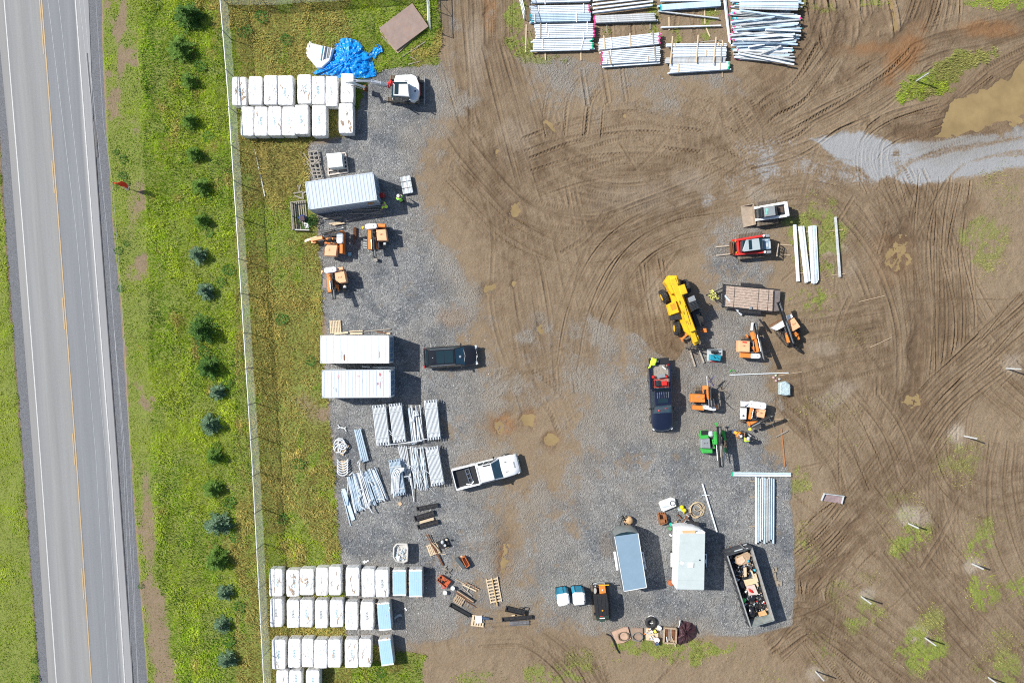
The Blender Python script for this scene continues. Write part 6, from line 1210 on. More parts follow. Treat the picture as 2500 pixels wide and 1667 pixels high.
rig(ZL,'pile_driver','orange pile driver with grey striped white tank, mast pointing left into the grass',(690,560),[((480,360),(860,340)),((500,690),(870,690))],[(512,745),(518,602),(562,552),(742,560),(716,750)],M_peach,1.35,((470,355,1.5),(880,262,1.9)),.30,None,[('tank_cover',M_white,(pri(poly(ZL,[(725,350),(740,335),(815,340),(832,365),(832,505),(810,530),(745,528),(722,500)],1.45),1.0,1.45,.05),)),('tank_stripe',M_stripe,tuple(bar(ZL(726,y,1.462),ZL(830,y,1.462),w,.012)for y,w in((375,.14),(412,.12),(442,.07)))),('side_beam',M_orange,(bar(ZL(815,300,1.0),ZL(815,710,1.0),.28,.5,.02),bar(ZL(866,330,.7),ZL(862,720,.7),.08,.3))),('mast_foot',mat('worn_steel_bar',(.42,.36,.28),.5,.3),(bar(ZL(175,498,.5),ZL(385,415,.9),.16,.12),bar(ZL(180,470,.45),ZL(380,405,.85),.06,.06))),('tool_box',mat('paleblue_box',(.25,.45,.55),.5),(pri(poly(ZL,[(920,685),(975,680),(975,740),(920,742)],.35),.05,.35,.02),))],[[(500,440,1.0),(540,500,1.2),(660,480,1.2),(720,520,1.1)],[(430,380,1.2),(520,430,1.3),(600,420,1.2)],[(280,380,.9),(330,330,1.2),(430,320,1.3),(480,360,1.3)]],None,[((285,470,.8),(490,425,1.1),.30,.3),((500,450,.8),(730,450,.9),.2,.3),((520,520,.9),(740,540,.9),.16,.2),((290,510,.6),(370,500,.7),.24,.2)],[((500,400,1.3),(700,360,1.45),.045),((520,340,1.6),(840,262,1.9),.03)])
mb=MB();q=[ZL(1040,y,.16+.02*(i%2))for i,y in enumerate(range(270,431,14))];[mb. cyl(p-Vector((0,0,.05)),p+Vector((.03,-.05,.05)),.13 if i%2 else.16,.15,8)for i,p in enumerate(q)];mb. cyl(ZL(1040,265,.16),ZL(1025,560,.16),.04,n=8);solo(mb,'auger',M_rust,'rusty short auger lying between the two upper pile drivers','auger')
rig(ZL,'pile_driver','orange pile driver with its back to the container and a yellow plate at its corner',(1440,420),[((1300,240),(1300,640)),((1570,220),(1570,600))],[(1410,292),(1580,280),(1606,480),(1430,482)],M_peach,1.42,((1372,440,1.2),(1398,780,1.7)),.26,[((1220,238),(1428,222),.48,1.6)],[('rear_beam',M_orange,(bar(ZL(1425,222,1.2),ZL(1585,225,1.2),.30,.5,.04),)),('corner_plate',M_yellow,(pri(poly(ZL,[(1160,230),(1210,232),(1165,292)],1.2),1.1,1.2),)),('base_plate',M_woodgrey,(pri(poly(ZL,[(1370,790),(1430,785),(1435,840),(1380,838)],.4),.1,.4),)),('side_step',M_greylt,tuple(bar(ZL(1190,y,.5),ZL(1265,y+10,.5),.06,.06)for y in(460,520,560,600))+(pri(poly(ZL,[(1540,515),(1580,512),(1580,552),(1540,555)],1.0),.7,1.0,.02),))],[[(1320,340,1.3),(1360,420,1.5),(1340,520,1.3)],[(1280,360,1.2),(1390,330,1.6),(1400,420,1.3)]],None,[((1305,300,1.2),(1312,640,1.4),.32,.34),((1395,430,1.1),(1410,620,1.2),.14,.2),((1440,520,.9),(1440,630,.9),.16,.2)],[((1330,460,1.5),(1336,620,1.6),.05),((1455,510,1.1),(1460,610,1.1),.04)])
rig(ZL,'pile_driver','orange pile driver with pale peach hood, lowest of the three on the left',(730,1180),[((600,1000),(620,1400)),((860,980),(870,1360))],[(690,1042),(858,1008),(896,1200),(782,1222),(706,1172)],M_peach,1.45,((645,1110,1.2),(690,1500,1.7)),.30,[((508,1005),(722,975),.50,1.6)],[('rear_beam',M_peach,(bar(ZL(715,985,1.1),ZL(850,965,1.1),.26,.5,.04),)),('side_plate',M_plate,(pri(poly(ZL,[(490,1150),(552,1155),(555,1308),(488,1300)],.8),.7,.8),)),('battery_box',M_white,(pri(poly(ZL,[(840,1262),(880,1260),(882,1300),(842,1302)],.9),.5,.9,.02),)),('corner_plate',M_peach,(pri(poly(ZL,[(450,1000),(500,995),(455,1070)],1.1),1.0,1.1),))],[[(580,1120,1.3),(600,1080,1.5),(680,1100,1.4)],[(560,1140,1.2),(640,1150,1.4),(650,1060,1.5)]],None,[((590,1060,1.2),(612,1380,1.4),.34,.34),((690,1180,1.0),(720,1300,1.1),.16,.22),((740,1250,.9),(760,1360,.9),.12,.2)],[((610,1180,1.6),(622,1330,1.65),.05)])
rig(ZT,'pile_driver','orange pile driver with square peach hood and long raised black mast',(1450,1080),[((1310,985),(1560,975)),((1320,1225),(1600,1225))],[(1304,1022),(1450,1030),(1448,1176),(1302,1170)],M_peach,1.45,((1512,800,1.0),(1622,1285,2.4)),.32,[((1450,1222),(1590,1225),.46,1.3)],[('rear_beam',M_orange,(bar(ZT(1312,1212,1.1),ZT(1455,1220,1.1),.42,.4,.03),)),('hood_slot',M_red,(bar(ZT(1350,1042,1.46),ZT(1410,1048,1.46),.12,.012),)),('white_shield',M_white,(bar(ZT(1482,790,1.3),ZT(1468,890,1.3),.14,.3,.02),)),('mast_shadow_bar',M_blacksteel,(bar(ZT(1572,745,.6),ZT(1690,905,.4),.12,.14),))],[[(1560,900,1.2),(1600,960,1.0),(1610,1080,1.2),(1590,1150,1.4)],[(1600,1180,1.2),(1650,1190,.9),(1700,1200,.6)]],None,[((1470,915,1.2),(1500,1010,1.4),.30,.3),((1505,930,1.2),(1560,1170,1.6),.26,.3),((1480,1100,1.0),(1540,1170,1.1),.3,.3),((1400,940,.9),(1420,985,.9),.1,.3)],[((1490,1030,1.4),(1500,1150,1.4),.05),((1545,950,1.7),(1590,1160,2.1),.03)])  # the dark bar beyond the upper mast end stands in for cast shadow
rig(ZT,'pile_driver','pile driver with two white covers, black mast leaning toward the trailer corner',(1930,870),[((1790,900),(1930,1090)),((1980,720),(2110,900))],[(1958,770),(2030,727),(2112,845),(2012,905)],M_peach,1.5,((1822,525,2.3),(2005,1060,1.3)),.36,None,[('tank_cover',M_white,(pri(poly(ZT,[(1725,862),(1885,762),(1912,832),(1800,892)],1.2),.8,1.2,.04),pri(poly(ZT,[(1930,700),(1995,678),(2015,715),(1950,755)],1.3),.8,1.3,.04))),('toolbox_edge',M_rust,(bar(ZT(1705,832,1.0),ZT(1870,735,1.0),.10,.12),)),('drill_head',M_blacksteel,tuple(bar(ZT(1990+i*24,1060+i*22,.7),ZT(2030+i*24,1100+i*22,.4),.20,.3,.02)for i in range(4)))],[[(1760,880,.9),(1800,960,.6),(1880,1050,.5),(1980,1090,.7)],[(1830,880,1.0),(1850,1000,.7),(1960,1085,.8)],[(1850,900,1.1),(1900,940,1.3),(1960,930,1.2)],[(1840,890,1.1),(1880,980,.9),(1950,1070,.9)]],None,[((1930,920,1.1),(1960,1050,1.2),.34,.3),((2010,910,1.0),(2060,960,1.0),.3,.4),((2060,930,.9),(2085,1010,.9),.16,.3)],[((1900,860,1.4),(1950,960,1.3),.05),((1868,600,2.3),(1990,960,1.6),.035)])
rig(ZG,'pile_driver','bright orange pile driver with an upright white rod beside the navy pickup',(770,540),[((650,440),(860,430)),((660,665),(910,675))],[(623,502),(655,498),(790,503),(796,600),(625,596)],M_orange,1.4,((850,420,1.5),(860,650,1.7)),.3,[((770,652),(925,680),.38,1.3)],[('rear_beam',M_orange,(bar(ZG(640,655,1.0),ZG(775,668,1.0),.40,.4,.03),)),('marker_rod',M_white,(cyl(ZG(812,290,2.1),ZG(822,405,1.2),.045),)),('whip_aerial',M_black,(cyl(ZG(830,282,1.9),ZG(900,405,1.0),.025,n=6),cyl(ZG(1060,335,.3),ZG(930,410,.9),.02,n=6))),('cross_brace',mat('violet_paint',(.10,.08,.28),.5),(bar(ZG(825,360,1.3),ZG(905,285,1.4),.05,.05),bar(ZG(850,345,1.3),ZG(885,400,1.3),.05,.05)))],[[(920,500,.6),(1000,560,.2),(1080,640,.1),(1140,690,.06)],[(1010,460,.2),(1090,500,.1),(1040,560,.1)],[(880,520,1.2),(920,600,1.0),(930,660,.8)]],None,[((760,420,1.1),(830,420,1.2),.34,.4),((815,420,1.2),(825,560,1.3),.16,.2),((765,440,1.4),(770,490,1.4),.1,.1),((905,620,.9),(940,680,.9),.16,.3)],[((835,560,1.4),(840,650,1.4),.06),((865,560,1.4),(868,650,1.4),.06),((890,550,1.4),(900,640,1.4),.05)])
rig(ZG,'pile_driver','orange pile driver with large white covers, mast reaching toward the two workers',(1390,700),[((1240,620),(1240,830)),((1500,640),(1490,820))],[(1422,682),(1522,688),(1500,790),(1414,772)],M_peach,1.4,((1600,748,2.0),(1342,885,1.3)),.26,[((1322,618),(1525,648),.62,1.5)],[('side_panel',M_white,(pri(poly(ZG,[(1228,668),(1290,668),(1285,800),(1226,800)],1.2),.7,1.2,.04),pri(poly(ZG,[(1230,585),(1330,590),(1330,655),(1232,650)],1.25),.8,1.25,.04))),('panel_knob',M_black,(cyl(ZG(1248,757,1.2),ZG(1248,757,1.24),.09),)),('panel_seam',M_denim,(bar(ZG(1268,650,1.26),ZG(1330,605,1.26),.10,.012),)),('counter_plate',M_woodpale,(bar(ZG(1385,895,.7),ZG(1455,880,.7),.35,.25,.02),)),('steel_stay',M_chrome,(cyl(ZG(1560,790,.8),ZG(1620,905,.1),.025,n=6),cyl(ZG(1500,850,.7),ZG(1560,860,.4),.03,n=6)))],[[(1330,690,1.2),(1380,740,1.3),(1370,800,1.2)],[(1400,700,1.2),(1380,780,1.4),(1420,820,1.2)],[(1200,800,.5),(1230,840,.3),(1290,830,.5)]],None,[((1345,665,1.1),(1325,800,1.2),.22,.3),((1300,850,.9),(1420,845,1.0),.36,.3),((1300,830,1.0),(1330,880,1.0),.2,.3)],[((1370,680,1.3),(1350,790,1.3),.05),((1390,700,1.2),(1410,790,1.2),.04)])
rig(ZG,'pile_driver','bright green pile driver with long double rail mast near the two workers',(880,1080),[((760,950),(760,1200)),((1010,930),(1020,1190))],[(745,1040),(848,1030),(860,1150),(750,1146)],M_grey,1.4,((955,890,1.7),(985,1365,2.1)),.42,None,[('side_box',M_green,(pri(poly(ZG,[(738,938),(830,932),(835,1030),(742,1035)],1.0),.6,1.0,.03),pri(poly(ZG,[(750,1150),(880,1158),(882,1205),(760,1205)],1.2),.6,1.2,.04),pri(poly(ZG,[(722,975),(745,975),(745,1005),(722,1005)],.9),.6,.9,.02))),('control_panel',M_black,(pri(poly(ZG,[(745,938),(830,935),(830,985),(745,990)],1.05),.9,1.05,.02),)),('filter_tank',M_greylt,(bar(ZG(858,940,1.3),ZG(862,1010,1.3),.42,.4,.12),)),('mast_head',M_green,(bar(ZG(905,855,1.5),ZG(945,850,1.5),.14,.14,.02),bar(ZG(925,860,1.5),ZG(930,900,1.5),.05,.05))),('tool_bracket',mat('worn_steel_bar',(.42,.36,.28),.5,.3),(bar(ZG(968,1000,1.95),ZG(976,1250,2.0),.10,.12),bar(ZG(985,1010,1.95),ZG(992,1270,2.0),.08,.12)))],[[(990,920,1.3),(1040,1000,1.0),(1030,1100,1.0),(1040,1200,.8)],[(1010,1180,1.0),(1040,1230,.6),(1060,1290,.2)]],M_green,[((905,945,1.3),(915,1100,1.4),.26,.4),((1005,930,1.1),(1030,1050,1.1),.2,.3),((1025,1140,.9),(1030,1195,.9),.2,.3),((880,1040,1.1),(900,1150,1.1),.14,.2)],[((930,1110,1.5),(940,1290,1.7),.05),((1010,1110,1.4),(1025,1290,1.6),.045)])
BM={}
def beam_mesh(L,mi,end,fl=.125,dp=.15):
 L=round(L*10)/10;key=(L,mi,end,fl,dp)
 if key not in BM:
  mb=MB();e=L/2;c=.14
  segs=[(-e,e,0)]if not end else([(-e,e-c,0),(e-c,e,1)]if end[0]=='R' else[(-e,-e+c,1),(-e+c,e,0)])
  for a,b,m in segs:
   mb. mi=m
   for z0,z1,w in((0,.012,fl),(.012,dp-.012,.012),(dp-.012,dp,fl)):mb. bx(a,b,-w/2,w/2,z0,z1)
  em={'g':M_steelgreen,'p':M_pink,'c':M_cyan}. get(end[1]if end else 'g')
  BM[key]=mb. mesh('steel_pile',[(M_galv,M_galvb,M_galvd)[mi],em])
 return BM[key]
def beam(a,b,label,group,mi=0,end=None,fl=.11,dp=.15,name='steel_pile',cat='steel pile',roll=0.0):
 a=Vector(a);b=Vector(b);d=b-a;o=bpy. data. objects. new(name,beam_mesh(d. length,mi,end,fl,dp));COL. objects. link(o);o. location=(a+b)/2
 o. rotation_euler=(roll,-math. asin(max(-1,min(1,d. z/d. length))),math. atan2(d. y,d. x));return tag(o,label,cat,group)
def stack(Zf,q,n,h,label,group,layers=2,mi=0,end=None,jit=.06,fl=.11):
 """q: NW, NE, SE, SW corner pixels of the top layer"""
 NW_,NE_,SE_,SW_=[Zf(x,y,h)for x,y in q];dz=.16
 for l in range(layers):
  z=h-.15-l*dz
  if z<.05:break
  for i in range(n):
   if l>0 and i not in(0,n-1):continue
   u=(i+.5)/n;a=NW_*(1-u)+SW_*u;b=NE_*(1-u)+SE_*u;d=(b-a). normalized();s=U(-jit,jit)
   if l:a,b=a+d*U(-.2,.2),b+d*U(-.2,.2)
   beam(up(a+d*s,z),up(b+d*s,z),label,group,mi,end if l==0 else None,fl)
 return h
Zs1=ZM(1270,0,8.254);Zs2=ZM(1540,0,8.254)
G1='galvanised beams stacked on timber'
stack(Zs1,[(220,-70),(1420,-90),(1418,32),(222,66)],4,.62,'galvanised beam in the stack cut by the top edge, left column','beams of the top left stack')
stack(Zs1,[(198,118),(1405,95),(1412,262),(208,285)],5,.62,'galvanised beam with a red painted end in the second stack of the left column','beams of the second left stack, upper half',2,0,'Rp');stack(Zs1,[(205,282),(1418,262),(1420,428),(215,450)],5,.58,'bluish galvanised beam in the lower half of the second stack, teal left end','beams of the second left stack, lower half',3,1,'Lc')
stack(Zs1,[(285,495),(1500,470),(1498,762),(310,775)],8,.66,'galvanised beam with a pink painted end in the third stack of the left column','beams of the third left stack, pink ends',2,0,'Rp');stack(Zs1,[(240,795),(1460,780),(1450,990),(225,1005)],6,.5,'galvanised beam with a green painted end at the bottom of the left column','beams of the third left stack, green ends',2,0,'Rg',.15);beam(Zs1(205,1040,.3),Zs1(1400,1010,.3),'single galvanised beam lying low along the front of the left column',None,0)
M2=lambda x:1540+x/8.254
def px2(*P):return[(a,b)for a,b in P]
ZI=lambda x,y,h=0:W(x,y,h)
stack(ZI,px2((1447,-22),(1593,-36),(1593.5,16.5),(1447.5,35)),6,.6,'galvanised beam in the upper stack of the middle column','beams of the upper middle stack',2,0,None,.05,.14);stack(ZI,px2((1450,39),(1598,31.5),(1600.5,51),(1451,56.5)),4,.5,'dull tinted galvanised beam below the upper middle stack, pink paint at its end','beams of the tinted middle bundle',2,2,'Lp',.08,.15)
stack(ZI,px2((1462.5,95),(1611,79.5),(1611.5,107.5),(1463,122)),7,.66,'galvanised beam in the tilted stack of the middle column under three grey battens','beams of the tilted middle stack',2,0,'Rp');stack(ZI,px2((1467,125),(1612.5,113),(1612.5,150),(1468,158)),8,.56,'galvanised beam in the lowest stack of the middle column, orange tape at the left ends','beams of the lowest middle stack',3,0,'Lp');beam(W(1470,165,.2),W(1611,155,.2),'single low galvanised beam in front of the lowest middle stack',None,0)
stack(ZI,px2((1613,-14),(1760,-16),(1760,3),(1613,5)),4,.45,'galvanised beam at the top edge of the third column','beams at the top of the third column',1,0);stack(ZI,px2((1611,12),(1759.5,1.5),(1758.5,15),(1612,25.5)),4,.5,'galvanised beam in the small slanted bundle with turquoise ends','beams of the slanted turquoise bundle',2,1,'Lc',.1,.14)
beam(W(1605.5,29,.18),W(1754,46.5,.18),'lone steel beam lying aslant on two timbers, upper of the two singles',None,2);beam(W(1613,68.5,.18),W(1759,64,.18),'lone steel beam lying nearly level on two timbers, lower of the two singles',None,0)
stack(ZI,px2((1626,106.5),(1775,105.5),(1774,113.5),(1627,114.5)),2,.66,'galvanised beam at the back of the right hand stack under pale battens','back beams of the right hand stack',2,0);stack(ZI,px2((1642,116.5),(1773.5,115),(1772.5,138.5),(1643,139.5)),6,.68,'galvanised beam in the middle of the right hand stack, crossed by long pale battens','middle beams of the right hand stack',2,0);stack(ZI,px2((1626,141),(1772,139.5),(1771.5,153),(1624,154.5)),4,.55,'dull galvanised beam in the sunk layer of the right hand stack','sunk beams of the right hand stack',2,2);stack(ZI,px2((1635.5,156),(1781.5,150),(1781.5,169.5),(1636,179)),6,.5,'galvanised beam with a bright green end at the front of the right hand stack','front beams of the right hand stack',3,0,'Rg')
for i,(x0,x1)in enumerate(((1765.5,1779.5),(1768.5,1781.5),(1771,1783))):beam(W(x0,-8,.12+.1*(i==1)),W(x1,104+2*i,.12),'long thin steel channel lying upright beside the beam heap','long channels beside the heap',0,None,.06,.09)
ZH=ZM(1760,0,8.958)
HL='loose weathered beam in the large tangled heap';HG='loose beams of the large heap'
for i in range(84):
 y=U(-160,1330);k=(y+160)/1500;L=random. choice([1330,1400,1450,1500,1350])if y<950 else random. choice([1300,1200,1100]);x0=U(170,330)+(70 if y>950 else 0)+60*(y<-20);a=U(-.12,.12)if y>220 else U(-.03,.06);h=U(.12,.62)if y<1000 else U(.08,.3);h2=h+U(-.05,.12)
 beam(ZH(x0,y-a*L/2,h),ZH(x0+L,y+a*L/2,h2),HL,HG,random. choices([0,1,2],[3,4,4])[0],random. choice([None,None,None,'Lp','Lc','Rc','Lp']),random. choice([.1,.13,.15]),.13,roll=U(-.25,.25))
for q in((410,240,1740,415,.95,1,'Rp','straight beam with a hot pink end crossing the top of the tangled heap'),(370,1180,1590,1425,.5,0,None,'pale beam crossing aslant at the lowest corner of the tangled heap'),(375,1130,1595,1340,.45,2,None,'grey beam beside the slanting pale beam at the lower end of the heap'),(460,885,1285,900,.85,2,None,'short pale beam lying on top in the middle of the heap'),(215,500,1160,380,.85,1,None,'blue tinted beam rising to the right across the upper heap'),(410,555,1740,440,.85,2,None,'long pale beam rising to the right across the heap'),(320,670,1600,560,.85,1,None,'long beam rising gently across the middle of the heap'),(960,660,1740,690,.8,0,None,'short bright beam at the right middle of the heap'),(590,1040,950,975,.5,0,None,'very short beam stub near the lower left of the heap'),(860,1190,1310,1015,.55,2,None,'short beam slanting up between the lower heap beams')):
 beam(ZH(q[0],q[1],q[4]),ZH(q[2],q[3],q[4]),q[7],None,q[5],q[6],.15,.13)
for i,y in enumerate((20,70,105,150,195)):beam(ZH(400,y,.9),ZH(1690-20*(i==4),y+12+i*4,.9),'bright beam in the neat row along the top of the heap','top row beams of the heap',[0,1,0,1,2][i],None,.16,.13)
def batten(a,b,label,m=None,w=.09,t=.05,group=None,name='timber_batten',cat='batten'):
 mb=MB();mb. bar(a,b,w,t,.004);return solo(mb,name,m or M_woodpale,label,cat,group)
BG='short pale spacers on the stacked beams'
for(f,x0,y0,x1,y1,z)in[(Zs1,367,115,370,245,.65),(Zs1,1278,80,1282,258,.65),(Zs1,292,285,297,475,.61),(Zs1,1130,255,1134,455,.61),(Zs1,528,480,530,660,.69),(Zs1,1352,440,1350,660,.69),(Zs1,570,665,565,770,.69),(Zs1,1272,660,1275,770,.69),(Zs1,458,785,445,1000,.53),(Zs1,1280,780,1225,995,.53),(Zs1,1825,755,1850,985,.69),(Zs1,1822,1010,1830,1130,.59),(Zs1,1738,1180,1745,1290,.59),(Zs2,893,880,893,960,.69),(Zs2,1520,1010,1520,1135,.71),(Zs2,965,1290,960,1455,.53),(Zs2,1800,1260,1798,1400,.53),(Zs2,345,1125,350,1240,.59),(Zs2,410,660,412,700,.69),(Zs2,1770,860,1770,930,.69),(Zs1,500,-10,502,95,.65)]:
 batten(f(x0,y0,z),f(x1,y1,z),'short pale wooden spacer lying across the beams',M_white if f is Zs1 else M_woodpale,.08,.05,BG)
for(f,x0,y0,x1,y1,z,l,m)in[(Zs1,408,468,405,765,.69,'grey weathered batten across the third stack of the left column',M_woodgrey),(Zs1,122,500,110,1058,.04,'long blond plank on the grass left of the beam stacks',M_woodpale),(Zs1,502,1060,508,1215,.06,'blond timber sticking out below the left column, left one',M_woodpale),(Zs1,1222,1045,1225,1225,.06,'blond timber sticking out below the left column, right one',M_woodpale),(Zs1,1683,720,1705,1000,.69,'pale batten near the left end of the tilted stack',M_woodpale),(Zs1,2210,680,2218,945,.69,'pale batten across the middle of the tilted stack',M_woodpale),(Zs1,1785,1035,1828,1305,.59,'reddish grey batten near the left end of the lowest middle stack',M_wood),(Zs2,445,625,455,915,.69,'grey batten near the right end of the tilted stack',M_woodgrey),(Zs2,475,935,500,1235,.59,'grey batten near the right end of the lowest middle stack',M_woodgrey),(Zs2,842,735,795,1300,.72,'long blond batten at the left of the right hand stack',M_woodpale),(Zs2,1357,710,1318,1270,.72,'long blond batten across the middle of the right hand stack',M_woodpale),(Zs2,1718,750,1665,1300,.72,'long blond batten toward the right of the right hand stack',M_woodpale),(Zs2,1825,920,1818,1235,.70,'dark grey batten at the right end of the right hand stack',M_woodgrey),(Zs2,1845,820,1852,935,.70,'short blond batten at the upper right of the right hand stack',M_woodpale),(Zs2,1845,1440,1842,1568,.06,'timber sticking out below the green ended beams',M_wood),(Zs2,770,350,772,620,.06,'timber under the left ends of the two single beams',M_woodpale),(Zs2,1488,165,1495,490,.06,'timber under the right ends of the two single beams',M_woodpale),(Zs2,1515,560,1595,745,.05,'short slanting timber in the grass below the single beams',M_woodpale),(Zs2,392,455,388,600,.06,'grey green timber under the tinted middle bundle',M_woodgrey),(Zs1,1745,495,1750,655,.06,'weathered timber poking from under the tinted middle bundle',M_woodgrey),(Zs2,1725,150,1700,235,.05,'short timber offcut by the slanted turquoise bundle',M_woodpale),(Zs2,1280,860,1840,818,.45,'grey plank along the back of the right hand stack',M_woodgrey)]:
 batten(f(x0,y0,z),f(x1,y1,z),l,m,.10,.06)
for i,(f,x,ys)in enumerate(((Zs1,500,(85,1040)),(Zs1,1225,(85,1030)),(Zs1,1800,(330,480)))):pass
for grp,lab,P in(('pair of beams in the east grass','galvanised beam of the leftmost pair lying in the grass',[((1395,465),(1447,1278)),((1418,468),(1468,1275))]),('four beams in the east grass','galvanised beam of the slanting middle four in the grass',[((1470,490),(1565,1297)),((1492,488),(1585,1290)),((1512,486),(1602,1283)),((1530,486),(1622,1275))]),('six beams in the east grass','galvanised beam of the right bundle of six in the grass',[((1615,490),(1660,1300)),((1634,485),(1680,1310)),((1654,478),(1697,1312)),((1672,476),(1712,1306)),((1690,478),(1728,1290)),((1706,480),(1742,1265))])):
 for i,(a,b)in enumerate(P):beam(ZS(*a,.13),ZS(*b,.13),lab,grp,[0,0,2,0,1,0][i],None,.125)
beam(ZS(1992,358,.14),ZS(2056,1210,.14),'long single beam lying by itself in the east grass',None,2,None,.19)
for a,b,l in(((1912,556),(2108,535),'thin stick under the upper end of the single east beam'),((1940,1190),(2138,1168),'thin stick under the lower end of the single east beam'),((1390,580),(1610,560),'timber under the upper ends of the beam groups'),((1410,1160),(1760,1150),'timber under the lower ends of the beam groups')):batten(ZS(*a,.05),ZS(*b,.05),l,M_wood,.07,.08)
for i in range(9):x=1475+i*20;beam(ZB(x,-58+(i%3)*6,.2),ZB(x-3+(i==0)*3,545-(i%4)*12,.2),'galvanised beam of the upright bundle above the dumpster','beams of the bundle above the dumpster',[0,1,0,0,1,2,2,1,1][i],None,.115)
for x,l in((-20,'thin timber under the upper part of the bundle above the dumpster'),(120,'thin timber crossing below the bundle above the dumpster'),(390,'short timber under the lower part of the bundle above the dumpster')):batten(ZB(1420,x,.04),ZB(1680,x+2,.04),l,M_wood,.07,.06)
for i in range(2):beam(ZG(1105,1440+25*i,.12),ZG(1815,1447+25*i,.12),'galvanised beam of the level pair above the upright bundle','level pair of beams at the yard edge',1 if i==0 else 0,'Lg',.15)
beam(ZG(1080,270,.08),ZG(1790,243,.08),'thin pale steel rail lying below the pile drivers',None,0,None,.07,.08)
batten(ZG(1680,275,.05),ZG(1950,233,.05),'brown stick continuing from the pale rail',M_wood,.06,.05);batten(ZG(1703,915,.05),ZG(1745,1368,.05),'rusty orange bar lying down the edge of the yard',mat('orange_rust_bar',(.38,.17,.07),.8,.1,.25),.10,.08);batten(ZG(1640,1010,.12),ZG(1780,935,.12),'short grey board crossing the rusty bar',M_woodgrey,.1,.05);batten(ZG(1632,796,.04),ZG(1805,803,.04),'short reddish stick beside the mast shadow',M_wood,.06,.05)
mb=MB();mb. tube([ZG(1090,235,.05),ZG(1100,210,.08),ZG(1140,215,.05),ZG(1160,245,.06)],.03,5);solo(mb,'green_hose',M_green,'short green hose end at the pale rail','hose')
beam(ZB(987,0,.1),ZB(1120,440,.1),'long slim steel post on the gravel beside the white trailer',None,0,None,.12,.10);batten(ZB(985,104,.16),ZB(1055,106,.16),'thin cross stick on the slim steel post',M_galv,.05,.03);beam(ZT(1115,432,.86),ZT(1335,688,.3),'silver beam sliding off the deck of the flatbed trailer',None,0,None,.16,.08)
batten(W(622,366,.08),W(647,480,.08),'grey metal pole lying in the grass near the fence',M_galvd,.10,.10,None,'metal_pole','pole')
for x0,y0,x1,y1,l in((2097,737,2160,722,'thin stick lying in the mud east of the flatbed trailer'),(2125,848,2178,823,'thin stick lying in the mud near the lone grass tuft')):batten(W(x0,y0,.05),W(x1,y1,.05),l,M_wood,.07,.05)
for px,py,hgt,l in((2353,1064,2.1,'upper of the two along the right track'),(2217,1277,1.9,'on the pale mound between the tracks'),(2373,1375,1.8,'on the grey patch ringed by yellow grass'),(2102,1455,2.1,'nearest the lower yard corner'),(2257,1555,2.0,'in the round grass patch'),(1990,1637,2.1,'lowest, by the muddy verge'),(2412,1652,2.0,'at the lower right corner'),(2456,899,2.2,'at the right edge of the field'),(2236,199,2.2,'on the grassy island by the brown pool')):
 z=zat(*W(px,py)[:2]);mb=MB();p=W(px,py);a=U(-.5,.1);R=Matrix. Rotation(a,3,'Z')
 for c_,d in(((0,-.06,0),(.10,.012,1)),((0,.06,0),(.10,.012,1)),((0,0,0),(.012,.115,1))):mb. box(R@Vector((c_[0],c_[1],hgt/2-.3))+p,(d[0],d[1],hgt+.6),R)
 solo(mb,'steel_post',M_galvd,'galvanised post driven upright in the field, '+l,'post','posts driven into the field')
ZF=ZM(1900,1000,2.35)
t=thing('loader_bucket','empty mauve grey loader bucket lying in the mud','bucket',ZF(310,510));P0=[ZF(x,y,.1)for x,y in[(262,478),(372,492),(362,538),(246,520)]]
B_(t,'bucket_floor',mat('mauve_rusty_steel',(.30,.22,.22),.7,.2,.25),pri(P0,.03,.08));B_(t,'back_wall',M_greylt,bar(up(P0[0],.25),up(P0[1],.25),.06,.42));B_(t,'side_plate',M_greylt,bar(up(P0[1],.2),up(P0[2],.14),.04,.3));B_(t,'side_plate',M_greylt,bar(up(P0[0],.2),up(P0[3],.14),.04,.3))
ZC=ZM(800,960,4.48);ZC2=ZM(800,1090,4.48)
def conduit_mesh(L,r=.052,m=None):
 k=('c',round(L,1),r,m. name)
 if k not in BM:mb=MB();mb. cyl((-L/2,0,0),(L/2-.22,0,0),r,n=10,cap=True);mb. cyl((L/2-.22,0,0),(L/2,0,0),r*1.2,n=10);BM[k]=mb. mesh('conduit',m)
 return BM[k]
def bundle(Zf,a,b,w,n,layers,label,m=M_pvc,h0=.12):
 r=w/n/2;H_=h0+layers*2*r;A,Bq=Zf(*a,H_),Zf(*b,H_);c=(A+Bq)/2;d=Bq-A;t=thing('conduit_bundle',label,'conduit bundle',(c[0],c[1],0),math. atan2(d. y,d. x));L=d. length
 for l in range(layers):
  for i in range(n):
   if l<layers-2 and 0<i<n-1:continue
   o=bpy. data. objects. new('conduit',conduit_mesh(L*.93,r*.82,m));COL. objects. link(o);o. parent=t;flip=(i+l)%2;o. location=((.5 if flip else-.5)*L*.065,-w/2+(i+.5)*w/n,h0+r+l*2*r);o. rotation_euler=(0,0,PI if flip else 0)
 for x in(-.30,.31):
  mb=MB();z1=h0+layers*2*r+.01;mb. tube([(x*L,-w/2-.01,h0-.03),(x*L,-w/2-.01,z1),(x*L,w/2+.01,z1),(x*L,w/2+.01,h0-.03),(x*L,-w/2-.01,h0-.03)],.022,5);mb. bx(x*L-.05,x*L+.05,-w/2,w/2,z1-.005,z1+.02);mb. build('strap',M_greylt,t)
  mb=MB();mb. bx(x*L-.05,x*L+.05,-w/2-.06,w/2+.06,.0,h0);mb. build('bearer',M_wood,t)
